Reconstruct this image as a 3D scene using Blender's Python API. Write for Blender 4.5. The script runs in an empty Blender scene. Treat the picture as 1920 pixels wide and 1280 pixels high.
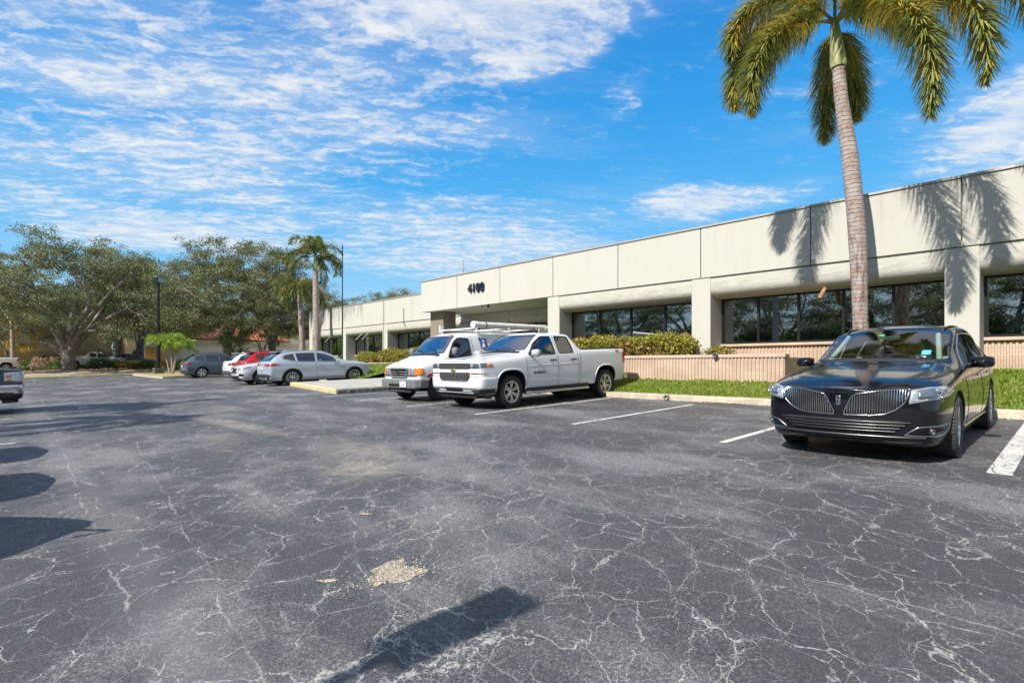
SKY_STRENGTH, SUN_STRENGTH, EXPOSURE = .12, 4.2, 0.62
import bpy, bmesh, math, random
import numpy as np
from mathutils import Vector, Matrix
from mathutils.bvhtree import BVHTree
rnd = random.Random(7)
sc = bpy.context.scene
COL = sc.collection
PI = math.pi
# ---------------------------------------------------------------- linking
def link(o, parent=None):
    COL.objects.link(o)
    if parent is not None: o.parent = parent
    return o
def tag(o, label=None, cat=None, group=None, kind=None):
    if label: o['label'] = label
    if cat: o['category'] = cat
    if group: o['group'] = group
    if kind: o['kind'] = kind
    return o
def thing(name, label, cat, loc=(0, 0, 0), rz=0.0, group=None, tilt=0.0):
    o = bpy.data.objects.new(name, None); link(o)
    o.empty_display_size = .3
    o.location = loc; o.rotation_euler = (tilt, 0, rz)
    return tag(o, label, cat, group)
def copy_tree(o, parent=None):
    c = o.copy(); link(c)
    if parent is not None: c.parent = parent
    for ch in list(o.children): copy_tree(ch, c)
    return c
class MB:
    """collects geometry for ONE mesh object"""
    def __init__(s): s.v = []; s.f = []; s.sm = []
    def add(s, vs, fs, smooth=False):
        n = len(s.v); s.v += [tuple(p) for p in vs]; s.f += [tuple(i + n for i in f) for f in fs]; s.sm += [smooth] * len(fs)
    def box(s, x0, x1, y0, y1, z0, z1, m=None):
        vs = [(x, y, z) for z in (z0, z1) for y in (y0, y1) for x in (x0, x1)]
        if m is not None: vs = [m @ Vector(p) for p in vs]
        s.add(vs, [(0, 2, 3, 1), (4, 5, 7, 6), (0, 1, 5, 4), (2, 6, 7, 3), (0, 4, 6, 2), (1, 3, 7, 5)])
    def tube(s, pts, r, n=8, cap=True, smooth=True):
        pts = [Vector(p) for p in pts]; rs = r if hasattr(r, '__len__') else [r] * len(pts)
        vs = []; ref = None
        for i, p in enumerate(pts):
            t = (pts[min(i + 1, len(pts) - 1)] - pts[max(i - 1, 0)])
            if t.length < 1e-9: t = Vector((0, 0, 1))
            t.normalize()
            if ref is None: ref = Vector((1, 0, 0)) if abs(t.x) < .8 else Vector((0, 1, 0))
            u = ref - t * ref.dot(t)
            if u.length < 1e-5: u = t.orthogonal()
            u.normalize(); w = t.cross(u); ref = u
            for k in range(n):
                a = 2 * PI * k / n
                vs.append(p + (u * math.cos(a) + w * math.sin(a)) * rs[i])
        fs = [(i * n + k, i * n + (k + 1) % n, (i + 1) * n + (k + 1) % n, (i + 1) * n + k) for i in range(len(pts) - 1) for k in range(n)]
        s.add(vs, fs, smooth)
        if cap:
            s.add(vs[:n], [tuple(range(n - 1, -1, -1))]); s.add(vs[-n:], [tuple(range(n))])
    def lathe(s, prof, n=32, m=None, smooth=True, closed=False):
        """prof = (radius, height) pairs about local z"""
        vs = [(r * math.cos(2 * PI * k / n), r * math.sin(2 * PI * k / n), h) for r, h in prof for k in range(n)]
        if m is not None: vs = [m @ Vector(p) for p in vs]
        q = len(prof); fs = []
        for i in range(q if closed else q - 1):
            j = (i + 1) % q
            for k in range(n): fs.append((i * n + k, i * n + (k + 1) % n, j * n + (k + 1) % n, j * n + k))
        s.add(vs, fs, smooth)
    def prism(s, poly, h0, h1, m=None, smooth=False):
        """poly in local xy, extruded h0..h1 along z"""
        n = len(poly)
        vs = [(x, y, h0) for x, y in poly] + [(x, y, h1) for x, y in poly]
        if m is not None: vs = [m @ Vector(p) for p in vs]
        s.add(vs, [tuple(range(n - 1, -1, -1)), tuple(range(n, 2 * n))] + [(i, (i + 1) % n, n + (i + 1) % n, n + i) for i in range(n)], smooth)
    def mesh(s, name, mat):
        me = bpy.data.meshes.new(name); me.from_pydata([tuple(p) for p in s.v], [], s.f)
        me.polygons.foreach_set('use_smooth', s.sm); me.materials.append(mat); me.update()
        return me
    def build(s, name, mat, parent=None, bevel=0, fix=True):
        me = s.mesh(name, mat)
        if fix:
            bm = bmesh.new(); bm.from_mesh(me); bmesh.ops.recalc_face_normals(bm, faces=bm.faces); bm.to_mesh(me); bm.free()
        o = bpy.data.objects.new(name, me); link(o, parent)
        if bevel:
            b = o.modifiers.new('b', 'BEVEL'); b.width = bevel; b.segments = 2; b.limit_method = 'ANGLE'
        return o
def np_mesh(name, verts, quads, mat, parent=None, smooth=False, k=4):
    """fast mesh from numpy arrays"""
    me = bpy.data.meshes.new(name); nv = len(verts); nf = len(quads)
    me.vertices.add(nv); me.vertices.foreach_set('co', np.asarray(verts, dtype=np.float32).ravel())
    me.loops.add(nf * k); me.loops.foreach_set('vertex_index', np.asarray(quads, dtype=np.int32).ravel())
    me.polygons.add(nf); me.polygons.foreach_set('loop_start', np.arange(0, nf * k, k, dtype=np.int32))
    me.polygons.foreach_set('loop_total', np.full(nf, k, dtype=np.int32))
    if smooth: me.polygons.foreach_set('use_smooth', np.ones(nf, dtype=bool))
    me.materials.append(mat); me.update(calc_edges=True); me.validate()
    o = bpy.data.objects.new(name, me)
    link(o, parent)
    return o
# ---------------------------------------------------------------- node helpers
class NT:
    def __init__(s, nt): s.nt = nt
    def n(s, t, **kw):
        x = s.nt.nodes.new(t)
        for k, v in kw.items(): setattr(x, k, v)
        return x
    def set(s, sock, v):
        if isinstance(v, bpy.types.NodeSocket): s.nt.links.new(v, sock)
        elif v is not None:
            if isinstance(v, (tuple, list)) and len(v) == 3 and sock.type == 'RGBA': v = (*v, 1)
            sock.default_value = v
    def m(s, op, a, b=None, c=None, clamp=False):
        x = s.n('ShaderNodeMath', operation=op, use_clamp=clamp)
        for i, v in enumerate((a, b, c)):
            if v is not None: s.set(x.inputs[i], v)
        return x.outputs[0]
    def vm(s, op, a, b=None):
        x = s.n('ShaderNodeVectorMath', operation=op); s.set(x.inputs[0], a)
        if b is not None:
            if op == 'SCALE': s.set(x.inputs['Scale'], b)
            else: s.set(x.inputs[1], b)
        return x.outputs['Value'] if op in ('LENGTH', 'DISTANCE', 'DOT_PRODUCT') else x.outputs[0]
    def mix(s, f, a, b, blend='MIX'):
        x = s.n('ShaderNodeMix', data_type='RGBA', blend_type=blend)
        s.set(x.inputs[0], f); s.set(x.inputs[6], a); s.set(x.inputs[7], b)
        return x.outputs[2]
    def ramp(s, f, lo, hi, a=0.0, b=1.0, smooth=True):
        x = s.n('ShaderNodeMapRange', interpolation_type='SMOOTHSTEP' if smooth else 'LINEAR', clamp=True)
        for i, v in enumerate((f, lo, hi, a, b)): s.set(x.inputs[i], v)
        return x.outputs[0]
    def noise(s, vec, scale, detail=3.0, rough=.55, dist=0.0, col=False):
        x = s.n('ShaderNodeTexNoise'); s.set(x.inputs['Vector'], vec); s.set(x.inputs['Scale'], scale)
        x.inputs['Detail'].default_value = detail; x.inputs['Roughness'].default_value = rough; x.inputs['Distortion'].default_value = dist
        return x.outputs['Color' if col else 'Fac']
    def vor(s, vec, scale, feature='F1', rand=1.0, out='Distance'):
        x = s.n('ShaderNodeTexVoronoi', feature=feature); s.set(x.inputs['Vector'], vec); s.set(x.inputs['Scale'], scale)
        x.inputs['Randomness'].default_value = rand
        return x.outputs[out]
    def obj(s): return s.n('ShaderNodeTexCoord').outputs['Object']
    def pos(s): return s.n('ShaderNodeNewGeometry').outputs['Position']
    def map(s, v, loc=(0, 0, 0), rot=(0, 0, 0), sca=(1, 1, 1)):
        if any(rot) and tuple(sca) != (1, 1, 1): v = s.map(v, rot=rot); rot = (0, 0, 0)     # rotate first, then stretch
        x = s.n('ShaderNodeMapping'); s.set(x.inputs[0], v); x.inputs[1].default_value = loc; x.inputs[2].default_value = rot; x.inputs[3].default_value = sca
        return x.outputs[0]
    def xyz(s, v):
        x = s.n('ShaderNodeSeparateXYZ'); s.set(x.inputs[0], v); return x.outputs
    def bump(s, h, strength=.3, dist=.01):
        x = s.n('ShaderNodeBump'); x.inputs['Strength'].default_value = strength; x.inputs['Distance'].default_value = dist; s.set(x.inputs['Height'], h)
        return x.outputs[0]
def mat(name, color=(.5, .5, .5), rough=.6, metal=0.0, fn=None, **kw):
    m = bpy.data.materials.new(name); m.use_nodes = True; nt = m.node_tree
    b = nt.nodes['Principled BSDF']; t = NT(nt)
    b.inputs['Base Color'].default_value = (*color, 1); b.inputs['Roughness'].default_value = rough; b.inputs['Metallic'].default_value = metal
    for k, v in kw.items(): b.inputs[k.replace('_', ' ')].default_value = v
    if fn: fn(t, b)
    return m
def noisy(c, amt=.25, scale=6.0, bump=0.0, bscale=60.0, space='obj', detail=4):
    def fn(t, b):
        v = t.obj() if space == 'obj' else t.pos()
        f = t.noise(v, scale, detail)
        f = t.ramp(f, .3, .7, 1 - amt, 1 + amt)
        col = t.vm('SCALE', t.n('ShaderNodeRGB').outputs[0], f)
        col.node.inputs[0].links[0].from_node.outputs[0].default_value = (*c, 1)
        t.set(b.inputs['Base Color'], col)
        if bump: t.set(b.inputs['Normal'], t.bump(t.noise(v, bscale, 4), bump))
    return fn
# ---------------------------------------------------------------- site geometry
ZC = 1.34; FOC = 1018.0; CA, SA = .7276, .686
SLOPE = .03; KERB_Y = 12.75
def gz(y):                       # lot surface height
    return SLOPE * max(-14.0, min(y, KERB_Y))
def far_rise(x):                 # the land beyond the lot's far end lies a little higher
    t = max(0., min(1., (-x - 63.0) / 12.0)); return .42 * t * t * (3 - 2 * t)
def on_lot(x, y): return (x, y, gz(y))
# ================================================================ materials of the site
def asphalt_fn(t, b):
    p = t.pos()
    def nz(sc_, loc=(0, 0, 0), d=3, r=.6): return t.noise(t.map(p, loc=loc), sc_, d, r)
    warp = t.vm('SCALE', t.vm('SUBTRACT', t.noise(p, 1.7, 3, .6, col=True), (.5, .5, .5)), .34)
    warp2 = t.vm('SCALE', t.vm('SUBTRACT', t.noise(p, 14, 4, .7, col=True), (.5, .5, .5)), .05)
    q = t.vm('ADD', t.vm('ADD', p, warp), warp2)
    q2 = t.map(q, rot=(0, 0, .9), sca=(.7, 1.25, 1)); q3 = t.map(q, loc=(3.3, 1.7, 0), rot=(0, 0, -.5), sca=(1.2, .8, 1))
    big = t.vor(q2, 2.1, 'DISTANCE_TO_EDGE'); mid = t.vor(q3, 5.0, 'DISTANCE_TO_EDGE'); fine = t.vor(q, 7.5, 'DISTANCE_TO_EDGE')
    zone = nz(.35, (2, 5, 0)); zone2 = nz(1.0, (9, 3, 0), 4); wv = nz(3.3); seg = nz(1.6, (5, 5, 0), 4); seg2 = nz(2.6, (1, 8, 0), 4)
    def crk(d, w0, w1): return t.m('SUBTRACT', 1.0, t.ramp(d, 0.0, t.ramp(t.noise(p, 6, 4, .7), .38, .68, w0, w1)))
    c1 = t.m('MULTIPLY', crk(big, .004, .018), t.ramp(seg, .34, .46, .25, 1))
    c2 = t.m('MULTIPLY', crk(mid, .006, .028), t.m('MULTIPLY', t.ramp(seg2, .36, .52, .12, .85), t.ramp(zone, .36, .54, .35, 1)))
    c3 = t.m('MULTIPLY', t.m('SUBTRACT', 1.0, t.ramp(fine, 0.0, .07)), t.ramp(zone2, .52, .7, 0, .16))
    crack = t.m('MAXIMUM', t.m('MAXIMUM', c1, c2), c3)
    x, y, z = t.xyz(t.vm('ADD', t.vm('ADD', p, t.vm('SCALE', warp, .45)), t.vm('SCALE', warp2, 1.5)))
    # long paving seams that follow the drive lane
    for c0, sl, w, k in ((.40, .027, .012, .75), (.56, .10, .010, .65), (1.5, .035, .008, .5), (3.4, -.01, .012, .55), (5.3, .006, .012, .5), (6.4, 0, .010, .4)):
        d = t.m('ABSOLUTE', t.m('SUBTRACT', t.m('ADD', y, t.m('MULTIPLY', x, sl)), c0))
        l = t.m('MULTIPLY', t.m('SUBTRACT', 1.0, t.ramp(d, 0.0, w)), t.m('MULTIPLY', t.ramp(seg, .44, .56), k))
        crack = t.m('MAXIMUM', crack, l)
    grit = t.noise(p, 80, 3, .85); grit2 = t.noise(p, 36, 4, .8); grit3 = t.noise(p, 48, 2, .8)
    crack = t.m('MULTIPLY', crack, t.ramp(grit3, .36, .54, .3, 1))
    worn = t.ramp(t.m('ADD', t.noise(t.map(p, loc=(4, 7, 0), rot=(0, 0, .2), sca=(.7, 1.3, 1)), .6, 5, .62), t.m('MULTIPLY', t.m('SUBTRACT', grit2, .5), .25)), .43, .66)
    base = t.mix(worn, (.050, .051, .055), (.130, .131, .136))
    spk = t.m('MULTIPLY', t.ramp(grit, .50, .62), t.m('MAXIMUM', t.ramp(worn, 0, 1, .36, 1), t.m('MULTIPLY', t.m('SUBTRACT', 1.0, t.ramp(big, 0, .16)), t.ramp(zone2, .42, .56, .1, 1))))
    base = t.mix(t.m('MULTIPLY', spk, .8), base, (.40, .40, .41))
    base = t.mix(t.ramp(grit2, .34, .47, .6, 0), base, (.028, .028, .030))
    base = t.mix(t.ramp(t.m('ABSOLUTE', t.m('SUBTRACT', t.xyz(p)[1], t.m('ADD', .42, t.m('MULTIPLY', zone2, .5)))), .0, .32, .45, 0), base, (.19, .19, .195))
    pt = t.ramp(nz(.27, (1, 2, 0), 2), .5, .56, 0, .40)
    base = t.mix(pt, base, (.055, .056, .060))
    def blob(cx, cy, rx, ry, rot, soft=.5):
        w = t.map(t.vm('ADD', p, t.vm('SCALE', warp, 1.2)), loc=(0, 0, 0))
        d = t.map(t.vm('SUBTRACT', w, (cx, cy, 0)), rot=(0, 0, rot), sca=(1 / rx, 1 / ry, 0))
        return t.m('SUBTRACT', 1.0, t.ramp(t.vm('LENGTH', d), 1 - soft, 1.0 + soft * .5))
    # dry sandy stains left by puddles
    for (cx, cy, rx, ry, rot, k) in ((-6.9, 3.6, 1.5, .55, .2, .42), (-5.9, 3.1, .6, .5, .6, .5), (-11.8, 3.5, 2.4, .30, -.05, .6), (-9.8, 2.6, 1.6, .4, .2, .22), (-16, 4.6, 1.5, .3, 0, .3)):
        f = t.m('MULTIPLY', t.m('MULTIPLY', blob(cx, cy, rx, ry, rot, .8), k), t.ramp(t.noise(p, 5, 4), .3, .6, .3, 1))
        base = t.mix(f, base, (.36, .32, .26))
    base = t.mix(t.m('MULTIPLY', crack, .85), base, t.mix(t.noise(p, 4, 2), (.44, .44, .44), (.56, .54, .47)))
    t.set(b.inputs['Base Color'], base)
    t.set(b.inputs['Roughness'], t.ramp(worn, 0, 1, .62, .85))
    h = t.m('SUBTRACT', t.m('ADD', t.m('MULTIPLY', grit, .6), t.m('MULTIPLY', grit2, .5)), t.m('MULTIPLY', crack, .7))
    t.set(b.inputs['Normal'], t.bump(h, .55, .012))
M_asphalt = mat('asphalt', rough=.75, fn=asphalt_fn)
def sand_fn(t, b):
    p = t.pos(); g = t.noise(p, 70, 3, .7)
    t.set(b.inputs['Base Color'], t.mix(t.ramp(g, .4, .6), (.16, .14, .12), (.56, .49, .38)))
    t.set(b.inputs['Normal'], t.bump(g, .8, .01))
M_sand = mat('sand', rough=.95, fn=sand_fn)
def paint_fn(t, b):
    p = t.pos()
    warp = t.vm('SCALE', t.vm('SUBTRACT', t.noise(p, 6, 4, col=True), (.5, .5, .5)), .12)
    q = t.vm('ADD', p, warp)
    c = t.m('SUBTRACT', 1.0, t.ramp(t.vor(q, 7, 'DISTANCE_TO_EDGE'), 0.0, .075))
    c = t.m('MULTIPLY', c, t.ramp(t.noise(p, 1.3, 2), .42, .5))
    w = t.ramp(t.noise(p, 28, 4, .7), .56, .66, 0, .6)
    t.set(b.inputs['Base Color'], t.mix(t.m('MAXIMUM', c, w), (.60, .60, .585), (.075, .075, .075)))
    t.set(b.inputs['Normal'], t.bump(t.noise(p, 90, 3), .3, .004))
M_paint = mat('line_paint', rough=.8, fn=paint_fn)
def concrete_fn(c, dark=.55, sc=3.0):
    def fn(t, b):
        p = t.pos(); n1 = t.noise(p, sc, 5, .65); n2 = t.noise(p, 60, 3, .7); n3 = t.noise(p, .7, 3)
        col = t.mix(t.ramp(n1, .35, .7), tuple(x * dark for x in c), c)
        col = t.mix(t.ramp(n2, .3, .5, .4, 0), col, tuple(x * .4 for x in c))
        col = t.mix(t.ramp(n3, .5, .7, 0, .35), col, tuple(x * .6 for x in c))
        t.set(b.inputs['Base Color'], col); t.set(b.inputs['Normal'], t.bump(n2, .4, .006))
    return fn
M_conc = mat('concrete', rough=.85, fn=concrete_fn((.60, .53, .42), .7))
M_walk = mat('walk_concrete', rough=.85, fn=concrete_fn((.50, .49, .46), .75))
def kerbpaint_fn(t, b):
    p = t.pos(); n1 = t.noise(p, 5, 5, .7)
    t.set(b.inputs['Base Color'], t.mix(t.ramp(n1, .4, .6), (.62, .46, .17), (.50, .44, .34)))
    t.set(b.inputs['Normal'], t.bump(n1, .4, .01))
M_kerby = mat('yellow_kerb_paint', rough=.8, fn=kerbpaint_fn)
M_kerbd = mat('broken_kerb', rough=.9, fn=concrete_fn((.26, .25, .23), .4, 9))
def soil_fn(t, b):
    p = t.pos(); n1 = t.noise(p, .8, 5); n2 = t.noise(p, 9, 4, .7)
    c = t.mix(t.ramp(n1, .4, .6), (.075, .10, .03), (.22, .17, .08))
    t.set(b.inputs['Base Color'], t.mix(t.ramp(n2, .35, .65), c, (.12, .10, .05)))
M_soil = mat('dry_ground', rough=.95, fn=soil_fn)
def lawn_fn(t, b):
    p = t.pos(); n1 = t.noise(p, 2.2, 4); n2 = t.noise(p, 45, 3, .7)
    c = t.mix(t.ramp(n1, .4, .6), (.09, .17, .02), (.15, .24, .04))
    t.set(b.inputs['Base Color'], t.mix(t.ramp(n2, .4, .6), tuple([.03, .06, .012]), c))
M_lawn = mat('lawn_soil', rough=.9, fn=lawn_fn)
M_straw = mat('dry_grass_verge', rough=.95, fn=lambda t, b: t.set(b.inputs['Base Color'], t.mix(t.ramp(t.noise(t.pos(), 1.3, 6, .7), .38, .62), (.48, .37, .15), (.20, .20, .06))))
M_mulch = mat('mulch', rough=.95, fn=lambda t, b: t.set(b.inputs['Base Color'], t.mix(t.ramp(t.noise(t.pos(), 1.7, 6, .7), .38, .62), (.42, .22, .10), (.14, .10, .05))))
# ================================================================ ground sheets
def sheet(name, pts, zfun, mat_, thick=0.0, nx=1, parent=None, kind='structure', ny=1):
    """quad (4 xy corners) subdivided nx*ny and laid on zfun"""
    mb = MB(); P = [Vector((p[0], p[1])) for p in pts]; vs = []
    for i in range(nx + 1):
        for j in range(ny + 1):
            a = P[0].lerp(P[1], i / nx); c = P[3].lerp(P[2], i / nx); q = a.lerp(c, j / ny)
            vs.append((q.x, q.y, zfun(q.x, q.y)))
    w = ny + 1
    mb.add(vs, [(i * w + j, (i + 1) * w + j, (i + 1) * w + j + 1, i * w + j + 1) for i in range(nx) for j in range(ny)], True)
    if thick:
        ring = [i * w for i in range(nx + 1)] + [nx * w + j for j in range(1, w)] + [i * w + ny for i in range(nx - 1, -1, -1)] + [j for j in range(ny - 1, 0, -1)]
        n = len(vs); vv = vs + [(vs[k][0], vs[k][1], vs[k][2] - thick) for k in ring]
        mb = MB(); mb.add(vv, [(i * w + j, (i + 1) * w + j, (i + 1) * w + j + 1, i * w + j + 1) for i in range(nx) for j in range(ny)])
        L = len(ring); mb.f += [(ring[k], ring[(k + 1) % L], n + (k + 1) % L, n + k) for k in range(L)]; mb.sm += [False] * L
    o = mb.build(name, mat_, parent, fix=bool(thick))
    if kind and parent is None: o['kind'] = kind
    return o
# one ground sheet to the horizon
xs = [-1500, -600, -300, -180, -120, -100, -90] + [-84 + 1.5 * i for i in range(15)] + [-61, -40, -20, 0, 20, 60, 150, 500, 1500]
ys = [-1500, -500, -150, -60, -30, -14, -7, 0, 6, KERB_Y, 14, 30, 60, 150, 500, 1500]
mb = MB(); vs = [(x, y, gz(y) - .035 + far_rise(x)) for x in xs for y in ys]; w = len(ys)
mb.add(vs, [(i * w + j, (i + 1) * w + j, (i + 1) * w + j + 1, i * w + j + 1) for i in range(len(xs) - 1) for j in range(w - 1)], True)
g = mb.build('ground', M_soil); g['kind'] = 'structure'
# asphalt lot
mb = MB(); xs = [-63.6 + 4 * i for i in range(26)]; ys = [-46, -14, -7, 0, 4, 8, KERB_Y + .02]
vs = [(x, y, gz(y)) for x in xs for y in ys]; w = len(ys)
mb.add(vs, [(i * w + j, (i + 1) * w + j, (i + 1) * w + j + 1, i * w + j + 1) for i in range(len(xs) - 1) for j in range(w - 1)], True)
g = mb.build('parking_lot', M_asphalt); g['kind'] = 'structure'
# parking lines
def line(x, y0, y1, w=.1, x1=None):
    x1 = x if x1 is None else x1
    return sheet('parking_line', [(x - w / 2, y0), (x + w / 2, y0), (x1 + w / 2, y1), (x1 - w / 2, y1)], lambda a, b: gz(b) + .004, M_paint, ny=6)
for i, (x, y0, y1) in enumerate([(-.62, 7.36, 12.7), (-3.56, 7.45, 12.3), (-6.5, 7.64, 12.1), (-9.26, 7.6, 12.6), (-12.15, 7.7, 12.6), (-15.1, 7.8, 12.6), (-17.6, 7.9, 9.9), (-27.3, 8.3, 12.6), (-30.3, 8.4, 12.6), (-33.3, 8.5, 12.6), (-36.4, 8.6, 12.6), (-39.5, 8.7, 12.6), (-42.6, 8.8, 12.6)]):
    line(x, y0, y1, .2 if i == 0 else .11)
for x in (-4.2, -6.95, -9.7, -12.4, -15.2, -18, -20.8, -24, -27):
    line(x, -5.4, -.1 if x > -10 else .2, .11)
# sandy pothole patch
def patch(name, cx, cy, r, m, seed, n=40, squash=.55, rot=.5):
    q = random.Random(seed); ph = [q.random() * 6.28 for _ in range(5)]
    pts = []
    for k in range(n):
        a = 2 * PI * k / n; rr = r * (1 + .28 * math.sin(2 * a + ph[0]) + .2 * math.sin(3 * a + ph[1]) + .12 * math.sin(7 * a + ph[2]) + .1 * math.sin(11 * a + ph[3]) + .08 * q.uniform(-1, 1))
        x = rr * math.cos(a); y = rr * squash * math.sin(a)
        X = cx + x * math.cos(rot) - y * math.sin(rot); Y = cy + x * math.sin(rot) + y * math.cos(rot)
        pts.append((X, Y, gz(Y) + .004))
    mb = MB(); mb.add([(cx, cy, gz(cy) + .012)] + pts, [(0, 1 + k, 1 + (k + 1) % n) for k in range(n)], True)
    o = mb.build(name, m, fix=False); o['kind'] = 'structure'; return o
patch('sand_patch', -2.93, 1.76, .20, M_sand, 6, rot=1.9, squash=.62)
patch('sand_patch', -3.12, 1.42, .05, M_sand, 8, rot=.8)
patch('sand_patch', -4.2, 2.25, .05, M_sand, 9, rot=.8)
# kerb along the building side, broken by the walk
def kerb(x0, x1, m=M_conc, y=KERB_Y):
    n = max(2, int(abs(x1 - x0) / 2.0)); o = None
    mb = MB(); z = gz(y)
    prof = [(y, z - .1), (y + .03, z + .12), (y + .06, z + .145), (y + .36, z + .15), (y + .40, z + .13), (y + .40, z - .1)]
    N = 40; vs = []; q = random.Random(5)
    for i in range(N + 1):
        x = x0 + (x1 - x0) * i / N
        for (a, b) in prof: vs.append((x, a + q.uniform(-.008, .008), b + q.uniform(-.005, .005)))
    k = len(prof)
    mb.add(vs, [(i * k + j, (i + 1) * k + j, (i + 1) * k + j + 1, i * k + j + 1) for i in range(N) for j in range(k - 1)], False)
    mb.add(vs[:k], [tuple(range(k))]); mb.add(vs[-k:], [tuple(range(k))])
    o = mb.build('kerb', m); o['kind'] = 'structure'; return o
kerb(8, -17.6); kerb(-26.2, -60)
# raised entrance walk running out between the stalls
def wz(x, y): return gz(min(y, KERB_Y)) + .165 + max(0, y - KERB_Y) * .035
o = sheet('walkway', [(-18.45, 8.9), (-18.2, 17.5), (-25.6, 17.5), (-25.9, 10.1)], wz, M_walk, thick=.3, nx=4, ny=6)
mb = MB()
def kedge(p, q, name, m):
    p = Vector(p); q = Vector(q); d = (q - p).normalized(); nrm = Vector((d.y, -d.x)); N = 26; vs = []; rr = random.Random(2)
    prof = [(.02, -.08), (.02, .13), (-.02, .172), (-.17, .176), (-.17, -.08)]
    for i in range(N + 1):
        a = p.lerp(q, i / N)
        for (u, h) in prof:
            b = a + nrm * (u + rr.uniform(-.012, .012)); vs.append((b.x, b.y, gz(b.y) + h))
    k = len(prof); mb = MB()
    mb.add(vs, [(i * k + j, (i + 1) * k + j, (i + 1) * k + j + 1, i * k + j + 1) for i in range(N) for j in range(k - 1)]); mb.add(vs[:k], [tuple(range(k))]); mb.add(vs[-k:], [tuple(range(k))])
    o = mb.build(name, m); o['kind'] = 'structure'
kedge((-26.0, 10.05), (-18.35, 8.72), 'kerb', M_kerby)
kedge((-18.3, 8.72), (-18.0, KERB_Y), 'kerb', M_kerbd)
# lawn bank: rises from the kerb to the building
def lz(x, y):
    t = max(0, min(1, (y - (KERB_Y + .35)) / 3.4)); return gz(KERB_Y) + .11 + .78 * t
for (x0, x1) in ((8, -17.95), (-25.5, -46)):
    sheet('lawn', [(x0, KERB_Y + .36), (x1, KERB_Y + .36), (x1, 19.5), (x0, 19.5)], lz, M_lawn, nx=10, ny=10)
# grass blades over the visible bank
def blades(x0, x1, y0, y1, n, seed, h=(.04, .10), zf=lz):
    q = np.random.default_rng(seed); x = q.uniform(min(x0, x1), max(x0, x1), n); y = q.uniform(y0, y1, n)
    keep = np.ones(n, bool)
    z = np.array([zf(a, b) for a, b in zip(x, y)])
    cl = .5 + .5 * np.sin(x * 3.1 + 1.3 * np.sin(y * 4.7)) * np.sin(y * 3.7 + x)
    hh = q.uniform(h[0], h[1], n) * (.7 + .6 * cl); a = q.uniform(0, 2 * PI, n); w = q.uniform(.006, .018, n)
    lx = q.normal(0, .5, n) * hh; ly = q.normal(0, .5, n) * hh
    V = np.empty((n, 4, 3), np.float32)
    V[:, 0] = np.stack([x - w * np.cos(a), y - w * np.sin(a), z - .01], 1); V[:, 1] = np.stack([x + w * np.cos(a), y + w * np.sin(a), z - .01], 1)
    V[:, 2] = np.stack([x + w * np.cos(a) * .7 + lx, y + w * np.sin(a) * .7 + ly, z + hh], 1); V[:, 3] = np.stack([x - w * np.cos(a) * .7 + lx, y - w * np.sin(a) * .7 + ly, z + hh * .9], 1)
    return V.reshape(-1, 3), np.arange(n * 4).reshape(-1, 4)
def leaf_mat(name, c1, c2, c3=None, rough=.5, trans=.25, scale=1.2):
    def fn(t, b):
        r = t.n('ShaderNodeNewGeometry').outputs['Random Per Island']
        n = t.noise(t.obj(), scale, 2)
        col = t.mix(t.ramp(r, 0, 1, smooth=False), c1, c2)
        if c3: col = t.mix(t.m('MULTIPLY', t.ramp(n, .5, .62), t.ramp(r, .35, .7)), col, c3)
        t.set(b.inputs['Base Color'], col)
        tr = t.n('ShaderNodeBsdfTranslucent'); t.set(tr.inputs[0], t.mix(.5, col, (.25, .32, .05)))
        mx = t.n('ShaderNodeMixShader'); mx.inputs[0].default_value = trans
        out = [n_ for n_ in t.nt.nodes if n_.type == 'OUTPUT_MATERIAL'][0]
        t.nt.links.new(b.outputs[0], mx.inputs[1]); t.nt.links.new(tr.outputs[0], mx.inputs[2]); t.nt.links.new(mx.outputs[0], out.inputs[0])
    return mat(name, rough=rough, fn=fn)
M_grass = leaf_mat('grass_blade', (.18, .27, .03), (.37, .47, .08), (.46, .44, .13), trans=.4)
v, f = blades(2.5, -13.5, KERB_Y + .36, 16.0, 90000, 1)
o = np_mesh('grass', v, f, M_grass); tag(o, 'bright green low lawn grass on the bank behind the kerb', 'grass', kind='stuff')
v, f = blades(-25.6, -44, KERB_Y + .36, 17.5, 14000, 2, (.06, .14))
o = np_mesh('grass', v, f, M_grass); tag(o, 'green lawn grass in front of the far wing', 'grass', kind='stuff')
# weeds and litter at the kerb foot
# far end of the lot: verge, path, mulch bed, street
def fz(dz): return lambda x, y: gz(y) + far_rise(x) + dz
sheet('verge', [(-63.5, -60), (-63.5, 60), (-67.2, 60), (-67.2, -60)], fz(.06), M_straw, nx=24, ny=4)
o = sheet('kerb', [(-63.3, -60), (-63.3, 60), (-63.55, 60), (-63.55, -60)], fz(.09), M_conc, thick=.2, nx=24, ny=1)
sheet('pavement', [(-67.2, -60), (-67.2, 60), (-69.6, 60), (-69.6, -60)], fz(.08), M_walk, nx=24, ny=3)
sheet('mulch_bed', [(-69.6, -60), (-69.6, 60), (-76, 60), (-76, -60)], fz(.10), M_mulch, nx=24, ny=5)
sheet('street', [(-78, -80), (-78, 80), (-92, 80), (-92, -80)], fz(.0), M_walk, nx=24, ny=3)
# planted island at the end of the far row
o = sheet('kerb', [(-46.2, 8.6), (-46.2, 14.5), (-58.5, 14.5), (-60.5, 8.9)], lambda x, y: gz(y) + .14, M_conc, thick=.3, nx=2, ny=2)
o = sheet('mulch_bed', [(-46.5, 8.9), (-46.5, 14.3), (-58.3, 14.3), (-60.0, 9.15)], lambda x, y: gz(y) + .16, M_straw, nx=2, ny=2)
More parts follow.
